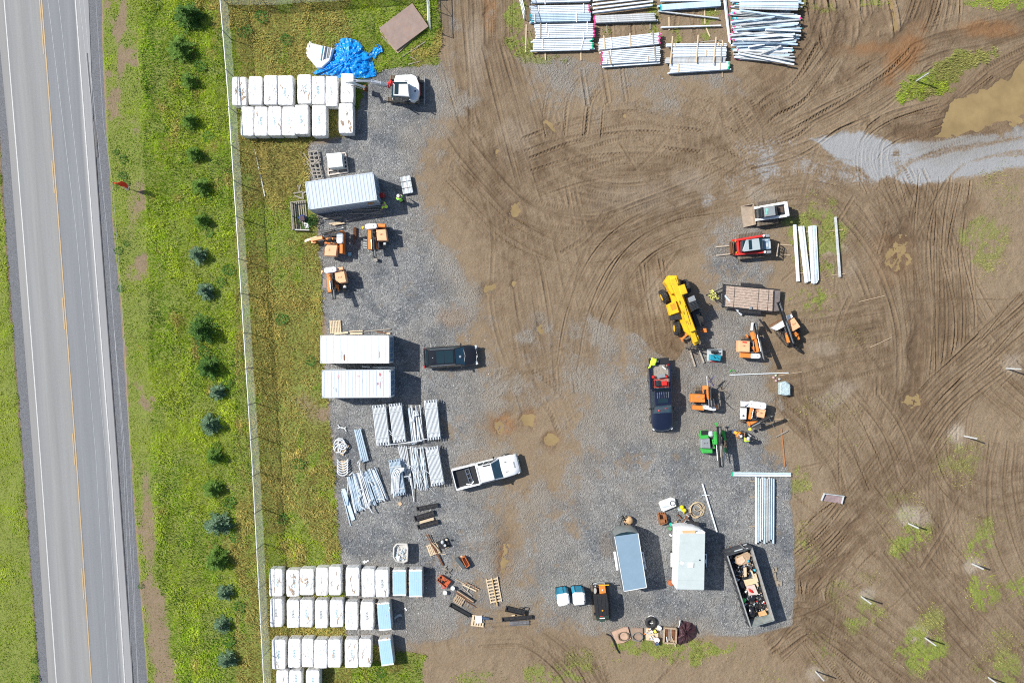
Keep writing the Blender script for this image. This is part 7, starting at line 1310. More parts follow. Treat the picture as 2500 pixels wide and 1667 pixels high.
bundle(ZC,(558,125),(605,568),1.22,10,5,'strapped pale grey conduit bundle, leftmost of the upper four');bundle(ZC,(735,110),(785,535),1.18,10,5,'strapped pale grey conduit bundle, second from the left below the containers');bundle(ZC,(1122,72),(1165,508),1.18,10,6,'strapped pale grey conduit bundle at the upper right end');bundle(ZC2,(1135,0),(1205,428),1.18,10,6,'strapped pale grey conduit bundle beside the white pickup tail')
def pipe(P,r,label,group,m=M_pvc,name='loose_conduit',n=7):
 mb=MB();mb. tube(P,r,n);return solo(mb,name,m,label,'conduit',group)
for i in range(15):
 x=U(870,1010);e=U(-15,15);pipe([ZC(x+U(-15,15),130+U(-10,60),.25+U(0,.4)),ZC(x+45+e,540+U(-40,20),.25+U(0,.4))],.05,'loose conduit in the untidy third pile of the upper row','loose conduits of the third pile',random. choice([M_pvc,M_pvcb]))
pipe([ZC(985,238,.75),ZC(950,242,.75),ZC(925,262,.75),ZC(918,310,.72)],.05,'curved conduit elbow on the third pile',None)
for a,b,l in(((630,570,.72),(1090,497,.72),'long thin conduit laid across the feet of the bundles'),((660,560,.78),(1030,520,.75),'second thin conduit across the feet of the bundles'),((668,400,.7),(790,528,.7),'thin bent conduit between the first two bundles'),((680,440,.72),(800,525,.72),'thin conduit below the bent one between the first two bundles'),((875,600,.3),(1090,590,.35),'thin conduit above the spread pile')):pipe([ZC(*a),ZC((a[0]+b[0])/2,(a[1]+b[1])/2+5,a[2]),ZC(*b)],.03,l,None)
for i in range(24):
 x=U(905,1045);pipe([ZC2(x,5+U(-10,15),U(.15,.45)),ZC2(x+30+U(-30,30),240,U(.3,.6)),ZC2(970+(x-905)*.9+U(-30,40),470+U(-60,20),U(.1,.3))],U(.018,.04),'thin rod in the splayed pile left of the last bundle','thin rods of the splayed pile',random. choice([M_pvc,M_pvcb,M_galv]),n=5)
for i in range(6):x=770+i*18;pipe([ZC(x,560+U(0,30),.12),ZC2(x+70+U(-8,8),280+i*35,.14)],.045,'conduit leaning between the bundles and the lower stack','conduits bridging the stacks')
pipe([ZC2(835,330,.5),ZC2(880,322,.5),ZC2(905,345,.45),ZC2(918,420,.35),ZC2(945,600,.15)],.05,'long hooked conduit at the right of the blue grey stack',None);pipe([ZC2(850,180,.6),ZC2(970,255,.5)],.04,'thin conduit slanting off the blue grey stack',None);pipe([ZC2(1050,250,.6),ZC2(1130,305,.5)],.03,'short thin conduit on the splayed pile',None);pipe([ZC2(1110,450,.1),ZC2(1190,522,.05)],.02,'thin rod sticking out at the foot of the splayed pile',None)
bundle(ZC2,(725,140),(790,535),1.05,9,5,'blue grey conduit stack topped with hooked pipes',M_pvcb)
for i in range(7):
 x=690+i*13;y=230+(i%3)*14;pipe([ZC2(835-(i%2)*8,y+3,.85),ZC2(x+75,y+2,.85),ZC2(x+40,y+22,.84),ZC2(x+18,y+70,.82),ZC2(x+6,520-10*(i%4)+(i==2)*60,.7)],.05,'hooked pale conduit hanging over the blue grey stack','hooked conduits on the blue grey stack')
for i in range(27):
 k=i/26;x0=215+300*k;x1=300+355*k;y0=330-95*k+U(-15,15);y1=730-150*k+U(-25,10);bow=U(-6,6);pipe([ZC2(x0,y0,.2+U(0,.15)),ZC2((x0+x1)/2+bow,(y0+y1)/2,.2+U(0,.15)),ZC2(x1,y1,.15+U(0,.15))],.055,'long conduit in the wide fanned heap','conduits of the fanned heap',random. choice([M_pvc,M_pvcb,M_pvcb]))
for P,l in(([(355,530),(335,570),(350,640),(415,692)],'thick pale elbow lying on the front of the fanned heap'),([(478,575),(452,610),(455,665),(490,722)],'grey elbow at the front right of the fanned heap'),([(240,312),(270,280),(285,300),(345,500)],'conduit with hooked head at the top of the fanned heap'),([(325,180),(355,140),(345,220),(375,320)],'hooked conduit between the flat stack and the fanned heap'),([(430,380),(465,385),(490,420)],'small elbow on the fanned heap'),([(360,470),(385,455),(395,470)],'tiny elbow at the left of the fanned heap'),([(545,575),(590,570),(620,580)],'short elbow at the right foot of the fanned heap')):pipe([ZC2(x,y,.5)for x,y in P],.055,l,None)
for i in range(8):pipe([ZC(293+i*9,395-(i>5)*12,.25+.05*(i%2)),ZC(375+i*10,755-i*3,.25+.05*(i%2))],.05,'conduit in the flat narrow stack above the fanned heap','conduits of the flat narrow stack',M_pvcb)
mb=MB();mb. prism([ZC2(x,y,.12)for x,y in[(150,462),(190,455),(300,795),(262,812)]],.06,.12);solo(mb,'sheet_strip',M_galvb,'flat bluish metal strip at the left of the fanned heap','metal strip');batten(ZC2(150,480,.05),ZC2(250,862,.05),'thin bluish bar left of the flat metal strip',M_pvcb,.08,.06);batten(ZC2(225,380,.3),ZC2(200,640,.3),'straight bluish bar leaning at the left of the fanned heap',M_pvcb,.09,.07)
def elbow(Zf,cx,cy,r,a0,a1,z,label,group=None,rr=.055):
 P=[Zf(cx+r*math. cos(a0+(a1-a0)*i/8),cy+r*math. sin(a0+(a1-a0)*i/8),z)for i in range(9)];pipe(P,rr,label,group,M_pvc,'conduit_elbow')
elbow(ZC,170,318,62,R_(60),R_(160),.08,'upper curved elbow of the crossed pair on the gravel');elbow(ZC,148,430,58,R_(-130),R_(-15),.08,'lower curved elbow of the crossed pair on the gravel')
wood_pallet(800+148/4.48,960+590/4.48,1.15,1.05,-32,'wooden pallet stacked with tangled grey elbows');wood_pallet(800+165/4.48,960+795/4.48,.95,1.0,-5,'wooden pallet with a neat pile of curved elbows')
for i in range(14):elbow(ZC,148+U(-50,50),585+U(-40,40),U(35,55),R_(U(150,200)),R_(U(280,330))+(PI if i%3==0 else 0),.2+.06*(i%4),'grey elbow in the tangled pallet load','elbows on the tangled pallet')
for i in range(6):elbow(ZC2,165,120+i*27,62,R_(15),R_(165),.2+.03*i,'curved elbow in the neat pallet pile','elbows in the neat pallet pile')
ZJ=ZM(930,1200,4.355);ZK=ZM(1470,1500,9.408);ZW=ZM(1480,1190,8.4)
def channel(Zf,a,b,w,z,label,m=M_blacksteel,ends=True,name='drill_track_frame',cat='steel frame',group=None,slots=True):
 A,Bq=Zf(*a,z),Zf(*b,z);x=(Bq-A). normalized();y=Vector((-x. y,x. x,0));k=MB();k. bar(A,Bq,w*.7,.04)
 for s in(-1,1):k. bar(A+y*s*w/2+Vector((0,0,.05)),Bq+y*s*w/2+Vector((0,0,.05)),.05,.14)
 if ends:
  for p in(A,Bq):k. bar(p-y*w*.6+Vector((0,0,.06)),p+y*w*.6+Vector((0,0,.06)),.09,.22)
 if slots:
  for i in range(4):q=A+(Bq-A)*(.2+.2*i);k. bar(q-x*.1+Vector((0,0,.03)),q+x*.1+Vector((0,0,.03)),w*.3,.05)
 return solo(k,name,m,label,cat,group)
channel(ZJ,(385,180),(600,140),.30,.12,'dark steel frame section, uppermost of those by the conduit');channel(ZJ,(362,285),(560,225),.42,.14,'wide slotted dark steel frame section in the middle of the group');channel(ZJ,(395,375),(605,318),.34,.14,'dark steel frame section below the blond timbers')
for i in range(3):batten(ZJ(412,318+i*9,.12),ZJ(560+i*3,275+i*9,.12),'blond timber lying between the dark steel sections',M_woodpale,.07,.08,'blond timbers between the steel sections')
mb=MB();mb. prism([ZJ(x,y,.05)for x,y in[(178,125),(205,105),(228,128),(200,155)]],.02,.06);solo(mb,'cardboard_piece',mat('tan_card',(.55,.40,.25),.8),'small square of cardboard on bare gravel','cardboard')
wood_pallet(930+560/4.355,1200+605/4.355,1.05,1.0,20,'wooden pallet under the crossed iron bars')
batten(ZJ(480,450,.22),ZJ(655,782,.12),'long rusty iron bar crossing the pallet, left one',M_rust,.07,.07);batten(ZJ(500,452,.26),ZJ(664,780,.14),'long rusty iron bar crossing the pallet, right one',M_rust,.06,.08);batten(ZJ(525,645,.22),ZJ(690,665,.18),'pale stick across the pallet and iron bars',M_woodpale,.05,.04);batten(ZJ(545,545,.25),ZJ(620,630,.25),'brown board on the pallet of iron bars',M_wood,.12,.05)
t=thing('plate_compactor','cream engine unit with dark base beside the pallet of iron bars','machine',ZJ(680,560));B_(t,'engine',M_greylt,lambda k:k. sph(ZJ(655,535,.45),(.17,.19,.16),10,6),cyl(ZJ(680,570,.25),ZJ(680,570,.6),.12));B_(t,'base_plate',M_blacksteel,pri([ZJ(x,y,.2)for x,y in[(580,540),(700,490),(740,580),(640,610)]],.03,.2,.03));B_(t,'tank',mat('cream_plastic',(.60,.52,.38),.5),lambda k:k. sph(ZJ(700,510,.5),(.14,.10,.10),10,6));B_(t,'handle',M_black,tub([ZJ(590,540,.3),ZJ(575,560,.7),ZJ(600,590,.7),ZJ(640,590,.35)],.02,6))
batten(ZJ(680,600,.08),ZJ(735,575,.10),'short reddish board at the foot of the cream engine',M_wood,.14,.08)
def crate(Zf,P,z,name,m,label,cat='crate',open_=False,mi=None):
 k=MB();Q_=[Zf(x,y,z)for x,y in P]
 if not open_:k. prism(Q_,.02,z,.02)
 else:
  k. prism(Q_,.02,.08);n=len(Q_);[k. bar(up(Q_[i],z/2+.03),up(Q_[(i+1)%n],z/2+.03),.05,z-.05)for i in range(n)]
 return solo(k,name,m,label,cat)
wood_pallet(930+860/4.355,1200+745/4.355,.75,1.05,32,'pallet carrying the grey box and the orange crate',z=.0);crate(ZJ,[(785,722),(820,700),(895,795),(875,825),(858,815)],.55,'steel_box',mat('slate_box',(.09,.11,.12),.5,.2,.15),'dark slate box beside the orange crate','box');crate(ZJ,[(858,705),(890,690),(942,780),(908,806)],.5,'orange_crate',mat('orange_crate_paint',(.55,.17,.05),.5,0,.2,4,.2),'open orange metal crate on the small pallet','crate',True)
mb=MB()
for i in range(9):p=ZJ(715+U(-35,40),845+U(-35,35),.05);mb. tube([p,p+Vector((U(-.3,.3),U(-.3,.3),U(.02,.12))),p+Vector((U(-.4,.4),U(-.4,.4),0))],U(.03,.07),5)
solo(mb,'rag_pile',M_rag,'heap of muddy rags and straps above the red tool skid','rags')
t=thing('tool_skid','rusty red tool skid crowded with small parts','tool skid',ZJ(670,945));B_(t,'skid_frame',mat('rusty_red_paint',(.48,.10,.03),.6,.1,.3,5,.3),pri([ZJ(x,y,.3)for x,y in[(595,935),(640,885),(740,950),(690,1018)]],.05,.2),*[bar(ZJ(*a,.3),ZJ(*b,.3),.06,.2)for a,b in(((595,935),(640,885)),((640,885),(740,950)),((740,950),(690,1018)),((690,1018),(595,935)))]);B_(t,'lifting_loop',M_red,tub([ZJ(660,1000,.3),ZJ(655,1025,.45),ZJ(690,1025,.45),ZJ(700,1000,.3)],.03,6))
for i in range(16):p=ZJ(665+U(-38,42),945+U(-30,36),.24);k=MB();a=U(0,6);k. bar(p,p+Vector((math. cos(a),math. sin(a),.1))*U(.1,.25),U(.04,.12),U(.05,.16),.01);solo(k,'machine_part',random. choice([M_black,M_chrome,M_rust,M_denim,M_greylt,M_orange]),'small metal part heaped in the rusty red tool skid','part','parts in the red tool skid')
for x,y,l in((685,1060,'white bucket on the gravel, lower one'),(766,1012,'white bucket beside the tool skid, upper one')):k=MB();p=ZJ(x,y,0);k. cyl(p+Vector((0,0,.03)),p+Vector((0,0,.36)),.15,.18,16);k. torus(p+Vector((0,0,.36)),.18,.015,16,5);solo(k,'bucket',M_white,l,'bucket')
batten(ZJ(790,925,.06),ZJ(900,985,.08),'brown plank leading to the slatted timber frame',M_wood,.08,.05);batten(ZJ(868,985,.1),ZJ(1015,1055,.1),'long board of the slatted timber frame',M_woodpale,.12,.06);batten(ZJ(900,965,.12),ZJ(1045,1040,.12),'second board of the slatted timber frame',M_wood,.10,.06);batten(ZJ(862,1010,.08),ZJ(968,1108,.08),'weathered board slanting below the timber frame',M_woodgrey,.09,.06);batten(ZJ(945,990,.18),ZJ(915,1060,.1),'short blond stick across the timber frame',M_woodpale,.05,.05)
for i in range(5):batten(ZJ(905+i*27,985+i*14,.15),ZJ(922+i*27,962+i*14,.15),'short cross slat of the timber frame',M_rust,.06,.06,'cross slats of the timber frame')
for i in range(3):batten(ZJ(800+i*10,1062-i*10,.18),ZJ(975+i*10,1178-i*10,.18),'rust brown channel on the slatted pallet',[M_rust,M_wood,M_blacksteel][i],.10,.10,'channels on the slatted pallet')
batten(ZJ(900,1160,.1),ZJ(1008,1226,.08),'thin dark rod continuing from the rust brown channels',M_rust,.05,.05);wood_pallet(930+832/4.355,1200+1148/4.355,.95,.75,-32,'solid topped small pallet below the rust brown channels',5,M_wood)
channel(ZJ,(738,1198),(940,1312),.28,.12,'black open steel frame lying aslant',M_black,True,slots=False)
wood_pallet(930+1032/4.355,1200+1368/4.355,1.2,1.0,-7,'pallet with a white machine cover on it',5);t=thing('machine_cover','white flat cover with a dark motor on the pallet','cover',ZJ(1045,1360));B_(t,'cover',M_white,pri([ZJ(x,y,.3)for x,y in[(1012,1322),(1072,1318),(1076,1395),(1015,1398)]],.15,.32,.03));B_(t,'motor',M_denim,cyl(ZJ(1095,1340,.3),ZJ(1150,1350,.3),.11),bar(ZJ(1075,1335,.25),ZJ(1100,1345,.25),.2,.2))
wood_pallet(930+1202/4.355,1200+1048/4.355,.92,1.95,5,'long slatted pallet lying on the gravel with a timber on top',3,M_woodpale)
bpy. data. objects. remove(bpy. data. objects[[o. name for o in COL. objects if o. get('label',''). startswith('long slatted pallet')][0]])
mb=MB();A=[ZJ(x,y,.12)for x,y in[(1115,930),(1240,902),(1288,1168),(1165,1192)]]
for i in range(8):u=(i+.5)/8;mb. bar(A[0]*(1-u)+A[3]*u,A[1]*(1-u)+A[2]*u,.12,.03)
for i in range(3):u=.04+i*.46;mb. bar(up(A[0]*(1-u)+A[1]*u,.05),up(A[3]*(1-u)+A[2]*u,.05),.09,.09)
solo(mb,'wooden_pallet',M_woodpale,'long slatted pallet lying on the gravel with a timber on top','pallet');batten(ZJ(1180,920,.18),ZJ(1236,1215,.18),'orange blond timber lying along the long pallet',mat('amber_timber',(.50,.34,.15),.7,0,.2),.09,.08)
mb=MB();mb. sph(ZJ(1190,1120,.16),(.12,.10,.05),9,5,.15);solo(mb,'rubble_lump',M_rag,'grey lump lying on the long pallet','stone')
channel(ZJ,(1330,1240),(1520,1285),.42,.25,'black fork carriage lying near the mud, upper of two',M_black);channel(ZJ,(1290,1355),(1600,1330),.30,.15,'dark pair of steel rails lying near the mud, lower of two',M_blacksteel);channel(ZJ,(1370,1398),(1578,1388),.34,.08,'grey slotted rack section below the steel rails',mat('grey_rack',(.16,.16,.17),.6,.2,.3),False);mb=MB();mb. tube([ZJ(1455,1250,.4),ZJ(1490,1225,.5),ZJ(1530,1235,.5),ZJ(1525,1290,.3)],.05,6);solo(mb,'rubber_hose',M_black,'thick black hose curled on the black fork carriage','hose');mb=MB();mb. bar(ZJ(1390,1315,.15),ZJ(1425,1310,.15),.1,.1);solo(mb,'wood_block',M_woodpale,'small wood block between the two steel attachments','block')
t=thing('bulk_bag','open white bulk bag full of metal clamps above the blue topped pallets','bag',ZJ(210,660));Q_=[(135,590),(165,548),(280,545),(290,600),(285,740),(240,762),(160,745),(130,690)]
B_(t,'bag_wall',mat('woven_bag',(.50,.48,.44),.8,0,.15),lambda k:k. loft([[up(ZJ(x,y,0),.03)for x,y in Q_],[ZJ(x+(x-210)*.06,y,.45)for x,y in Q_],[ZJ(x,y,.95)for x,y in Q_],[ZJ(210+(x-210)*.86,655+(y-655)*.86,.92)for x,y in Q_],[ZJ(210+(x-210)*.8,655+(y-655)*.8,.7)for x,y in Q_]],True,True,True))
for i in range(46):p=ZJ(212+U(-48,48),650+U(-55,70),.78+U(0,.1));a=U(0,6);k=MB();k. tube([p,p+Vector((math. cos(a)*.1,math. sin(a)*.1,.05)),p+Vector((math. cos(a)*.2,math. sin(a)*.2,0))],.022,5);solo(k,'pipe_clamp',random. choice([M_galvb,M_galv,M_chrome]),'metal clamp in the open bulk bag','clamp','clamps in the bulk bag')
mb=MB();mb. prism([ZJ(x,y,.9)for x,y in[(160,690),(200,680),(195,745),(170,740)]],.84,.9,.02);solo(mb,'paper_bag',M_white,'white paper bag at the corner of the bulk bag','bag')
for P,l in(([(1395,100),(1420,82),(1440,92),(1465,75),(1475,92),(1445,105),(1415,122)],'torn white film on the gravel above the lower pallets'),([(1895,655),(1910,648),(1932,682),(1918,690)],'white slip of paper right of the blue topped pallets')):mb=MB();mb. add([Z4(x,y,.05+.04*(i%2))for i,(x,y)in enumerate(P)],[tuple(range(len(P)))]);solo(mb,'paper_scrap',M_white,l,'litter')
mb=MB();mb. loft([[Z4(x,y,.06),Z4(x+8,y+26,.12)]for x,y in[(1775,770),(1800,745),(1830,728),(1862,728)]],False,False,True,closed=False);solo(mb,'plastic_offcut',M_greylt,'curved pale offcut in the shadow of the blue topped pallet','offcut')
for i in range(40):
 x,y=random. choice([(U(880,1080),U(200,330)),(U(960,1090),U(1400,1560)),(U(1000,1230),U(760,1000)),(U(1290,1700),U(100,200)),(U(870,960),U(1420,1600))]);k=MB();p=W(x,y,.03);k. sph(p,(U(.03,.07),U(.03,.06),.02),6,4,.3);solo(k,'paper_scrap',random. choice([M_white,M_wrapside,M_woodpale]),'small pale scrap lying on the gravel','litter','scraps on the gravel')
t=thing('metal_cabinet','pale grey metal cabinet standing on a pallet by the blue grey container','cabinet',Z5(800,320));B_(t,'cabinet_body',M_greylt,pri([Z5(x,y,.9)for x,y in[(690,212),(905,200),(918,395),(722,412)]],.16,.98));B_(t,'cabinet_lid',M_white,pri([Z5(x,y,1.02)for x,y in[(676,208),(892,188),(912,386),(716,408)]],.98,1.04,.015))
k=MB();P=[Z5(x,y,.1)for x,y in[(700,215),(950,195),(985,465),(705,510)]]
for i in range(6):u=i/5;k. bar(up(P[0]*(1-u)+P[3]*u,.13),up(P[1]*(1-u)+P[2]*u,.13),.12,.025)
for i in range(3):u=i/2;k. bar(up(P[0]*(1-u)+P[1]*u,.06),up(P[3]*(1-u)+P[2]*u,.06),.1,.1)
solo(k,'wooden_pallet',mat('whitish_timber',(.58,.50,.44),.8,0,.2),'whitish pallet under the pale grey metal cabinet','pallet')
def crate_frame(Zf,c,rows,label,z=.25,m=M_woodgrey):
 k=MB();A=[Zf(x,y,z)for x,y in c]
 for i in range(3):u=i/2;k. bar(A[0]*(1-u)+A[1]*u,A[3]*(1-u)+A[2]*u,.09,.12)
 for i in range(rows):u=(i+.1)/(rows-.8);k. bar(up(A[0]*(1-u)+A[3]*u+Vector((0,U(-.1,.1),0)),z+.06),up(A[1]*(1-u)+A[2]*u+Vector((0,U(-.1,.1),0)),z+.07),.11,.03)
 return solo(k,'broken_pallet',m,label,'pallet')
crate_frame(Z5,[(425,170),(555,160),(580,345),(455,350)],4,'broken grey pallet, upper of the pair left of the cabinet');crate_frame(Z5,[(450,352),(575,350),(618,550),(505,570)],5,'broken grey pallet, lower of the pair left of the cabinet');batten(Z5(480,370,.36),Z5(560,290,.36),'loose grey slat across the two broken pallets',M_woodgrey,.1,.03)
for x0,y0,x1,y1,l in((350,195,440,320,'leaning grey board left of the broken pallets, upper'),(380,300,460,400,'leaning grey board left of the broken pallets, lower'),(430,420,500,540,'grey board at the lower left of the broken pallets')):batten(Z5(x0,y0,.1),Z5(x1,y1,.3),l,M_woodgrey,.09,.04)
batten(Z5(310,168,.1),Z5(440,585,.1),'long thin pale strip lying at the grass edge',M_woodgrey,.05,.04)
for P,l in(((205,770,340,745),'weathered board by the container corner, upper'),((340,745,350,850),'short weathered board upright by the container corner'),((225,800,330,840),'weathered board by the container corner, lower'),((270,650,295,740),'narrow split board above the scrap by the container corner'),((315,640,285,720),'narrow crossed stick above the scrap by the container corner'),((345,770,395,740),'small board at the container wall')):batten(Z5(P[0],P[1],.12),Z5(P[2],P[3],.15),l,M_woodgrey,.12,.04)
t=thing('crate_rack','open weathered wooden crate lying in the grass with a blue bundle inside','crate',Z5(300,1090));C_=[(172,895),(390,870),(430,1285),(202,1280)];A=[Z5(x,y,.1)for x,y in C_]
B_(t,'slat_floor',M_woodgrey,*[bar(A[0]*(1-u)+A[1]*u,A[3]*(1-u)+A[2]*u,.10,.03)for u in[.08+.14*i for i in range(7)]]);AA=[Z5(x,y,.55)for x,y in C_];B_(t,'crate_side',M_woodgrey,bar(AA[0],AA[3],.08,.12),bar(up(AA[0],.25),up(AA[3],.25),.06,.10),*[bar(up(AA[0]*(1-u)+AA[3]*u,.0),up(AA[0]*(1-u)+AA[3]*u,.6),.08,.08)for u in(0,.5,1)]);B_(t,'crate_side',M_woodgrey,bar(AA[0],AA[1],.08,.12));B_(t,'crate_side',mat('pale_rail',(.50,.48,.44),.7),bar(up(AA[3],.4),up(AA[2],.4),.10,.12),bar(up(AA[3],.15),up(AA[2],.15),.06,.1))
mb=MB();mb. sph(Z5(340,1115,.42),(.36,.29,.25),14,8,.12);solo(mb,'tarp_bundle',mat('navy_tarp',(.03,.06,.22),.5,0,.3),'bundled navy blue tarp in the weathered crate','tarp');mb=MB();mb. prism([Z5(x,y,.6)for x,y in[(305,1095),(365,1085),(375,1150),(315,1160)]],.60,.69,.02);solo(mb,'maroon_bag',M_maroon,'small maroon pack on the navy tarp bundle','bag');mb=MB();mb. prism([Z5(x,y,.2)for x,y in[(355,1185),(420,1190),(425,1265),(380,1260)]],.12,.2);solo(mb,'white_board',M_white,'whitish board at the lower corner of the weathered crate','board')
wk=MB()
for i in range(170):a=U(0,6.28);r=U(0,1)**.5*.5;c=Z5(480,1150,.3+U(-.1,.3))+Vector((math. cos(a)*r,math. sin(a)*r,0));d=Vector((U(-1,1),U(-1,1),U(-.2,.6))). normalized()*U(.08,.2);s=d. cross(Vector((0,0,1)))*.3;wk. add([c,c+d*.5+s,c+d,c+d*.5-s],[(0,1,2,3)])
solo(wk,'shrub',leafm('shrub_leaves',(.03,.085,.02)),'dark green shrub between the crate and the container','shrub')
t=thing('panel_bundle','strapped bundle of long pale metal strips on the gravel near the workers','bundle',Z5(1815,650));E=[Z5(x,y,.4)for x,y in[(1722,540),(1868,515),(1910,755),(1765,782)]]
for i in range(8):u=(i+.5)/8;o=B_(t,'metal_strip',random. choice([M_galv,M_white,M_greylt]),bar(up(E[0]*(1-u)+E[1]*u,.3+U(-.03,.03)),up(E[3]*(1-u)+E[2]*u,.3+U(-.03,.03)),.105,.25,.015))
for v in(.3,.68):a=E[0]*(1-v)+E[3]*v;b=E[1]*(1-v)+E[2]*v;B_(t,'strap',M_maroon,bar(up(a,.445),up(b,.445),.04,.02))
for i,(x0,y0,x1,y1,l)in enumerate(((1030,995,1425,955,'long board along the container side, innermost'),(1040,1010,1420,998,'long board along the container side, second'),(1000,1058,1490,1052,'longest grey board along the container side'),(1205,1068,1460,1020,'board slanting over the long boards by the container'),(630,1128,905,1100,'board lying at the shadow edge below the container, upper'),(760,1140,905,1110,'short board beside the upper one at the shadow edge'),(715,1200,880,1180,'pale board in the sun below the container shadow, upper'),(765,1215,935,1188,'pale board in the sun below the container shadow, lower'),(700,1100,860,1030,'dark slanting stick in the container shadow'),(960,1160,1290,1080,'thin dark stick in the container shadow'))):batten(Z5(x0,y0,.1+.02*i),Z5(x1,y1,.1+.02*i),l,M_woodpale if 5<i<8 else M_woodgrey,.11 if i<8 else.05,.06)
mb=MB();p=Z5(1475,805,0);mb. bx(p[0]-.2,p[0]+.2,p[1]-.2,p[1]+.2,.03,.45,.05);mb. tube([p+Vector((-.15,.1,.5)),p+Vector((.1,.15,.62)),p+Vector((.2,-.15,.5))],.03,6);solo(mb,'portable_generator',M_red,'red machine in the shadow at the container doors','machine')
mb=MB();PT=[(755,176),(728,186)];ZTp=ZM(730,80,5.843)
O_=[(190,575),(290,520),(400,450),(470,360),(520,260),(500,170),(585,150),(580,95),(680,75),(800,105),(880,150),(930,250),(1010,310),(1050,400),(1075,480),(1105,560),(1100,620),(960,650),(800,655),(690,640),(560,650),(480,615),(350,610),(230,600)];cc=(700,400);nr=22;V=[];n=132
def oat(u):
 k=u*len(O_);i=int(k)%len(O_);f=k-int(k);a,b=O_[i],O_[(i+1)%len(O_)];return a[0]+(b[0]-a[0])*f,a[1]+(b[1]-a[1])*f
tr_=random. Random(3);ph=[tr_. uniform(0,6)for _ in range(6)]
for j in range(nr+1):
 for i in range(n):
  x,y=oat(i/n);q=j/nr;a=2*PI*i/n
  hgt=.05+.62*(1-q**1.6)+.10*q*math. sin(a*11+ph[0]+2*q)+.08*q*math. sin(a*23+ph[1]-3*q)+.05*math. sin(q*19+3*math. sin(a*3+ph[2]))+.05*math. sin(a*37+q*9+ph[3])*q+tr_. uniform(-.03,.03);hgt=max(hgt,.03+.05*(i%2));V. append(tuple(ZTp(cc[0]+(x-cc[0])*q,cc[1]+(y-cc[1])*q,max(.03,hgt))))
mb. add(V,[(j*n+i,j*n+(i+1)%n,(j+1)*n+(i+1)%n,(j+1)*n+i)for j in range(nr)for i in range(n)][n:]+[(j,(j+1)%n+n,j+n)for j in range(n)],True)
tl=[(1030,330),(1080,290),(1130,250),(1170,235),(1160,190),(1100,165)];rr=[]
for i in range(16):
 k=i/15*(len(tl)-1);a=tl[min(int(k),4)];b=tl[min(int(k),4)+1];f=k-min(int(k),4);c=(a[0]+(b[0]-a[0])*f,a[1]+(b[1]-a[1])*f);w=75*(1-i/15)**.6+18;rr. append([ZTp(c[0]+w*(j/6-.5)*.9,c[1]+w*(j/6-.5)*1.0+12*math. sin(i),.10+.10*math. sin(j*2.4+i*.9)+tr_. uniform(0,.06))for j in range(7)])
mb. loft(rr,False,False,True,closed=False);o=solo(mb,'blue_tarp',M_tarp,'crumpled bright blue tarp heaped behind the wrapped pallets','tarp')
sd=o. modifiers. new('s','SUBSURF');sd. levels=1;sd. render_levels=2;nm_t=bpy. data. textures. new('crumple','VORONOI');nm_t. noise_scale=.22;nm_t. distance_metric='DISTANCE';dm=o. modifiers. new('d','DISPLACE');dm. texture=nm_t;dm. strength=.09;dm. mid_level=.35;dm. texture_coords='LOCAL'
t=thing('panel_pallet','torn open white wrapped panel stack slumped beside the blue tarp','pallet',ZTp(300,330));P=[ZTp(x,y,.5)for x,y in[(180,148),(500,225),(440,400),(330,500),(250,500),(150,380),(105,330)]]
B_(t,'wrapped_stack',M_wrap,lambda k:k. loft([[up(p,.03)for p in P],[up(p,.42)for p in P],[up(sum(P,Vector())/7+(p-sum(P,Vector())/7)*.93,.52)for p in P]]))
for i in range(6):x=330+i*24;B_(t,'panel_edge',[M_teal,M_white,M_denim,M_greylt,M_grey,M_white][i],bar(ZTp(x+15,190+i*6,.56),ZTp(x-20+i*2,400-i*10,.56),.08,.05))
B_(t,'torn_film',M_wrapside,lambda k:[k. add([ZTp(150+U(-40,30),U(110,380),.3+U(0,.2)),ZTp(150+U(-60,10),U(110,380),.1),ZTp(180,U(140,360),.4)],[(0,1,2)])for _ in range(12)])
for P,z,l,m in(([(1672,300),(1985,55),(2120,262),(1845,515)],.12,'lower rusty steel plate peeking from under the upper one',mat('pale_rust_edge',(.42,.31,.21),.8,.1,.2)),([(1668,270),(1985,33),(2140,255),(1830,487)],.30,'large rusty brown steel plate lying on the grass',M_plate)):mb=MB();mb. prism([Z1(x,y,z)for x,y in P],z-.06,z);solo(mb,'steel_plate',m,l,'steel plate')
for x0,y0,x1,y1,l in((1890,545,2105,405,'thin grey board lying below the rusty plate'),(1945,620,2075,585,'short pale board at the grass edge'),(1960,545,2020,575,'short stick between the two boards below the plate'),(1690,345,1850,510,'timber edge under the rusty plate')):batten(Z1(x0,y0,.08),Z1(x1,y1,.08),l,M_woodgrey,.08,.05)
wood_pallet(760+292/4.9,760+185/4.9,1.05,1.15,4,'blond slatted pallet lying above the white container',7)
for x0,y0,x1,y1,l,m in((275,270,440,252,'pale board along the white container wall, left',M_woodpale),(455,240,615,232,'pale board along the white container wall, upper middle',M_woodpale),(465,265,612,262,'pale board along the white container wall, lower middle',M_woodpale),(635,240,950,212,'long narrow board with a rusty end above the white container',M_woodgrey),(780,245,945,262,'rusty bar at the container corner',M_rust),(605,660,840,680,'thin pale rail leaning between the two containers, upper',M_greylt),(700,668,1000,672,'thin pale rail leaning between the two containers, lower',M_greylt)):
 hz_=.1 if y0<400 else.9;batten(ZM(760,760,4.9)(x0,y0,hz_),ZM(760,760,4.9)(x1,y1,hz_),l,m,.16 if y0<240 or 255<y0<280 else.1,.08)
crate(ZM(760,760,4.9),[(900,255),(945,252),(945,272),(902,274)],.2,'wood_block',M_woodpale,'small wood block at the corner of the white container','block')
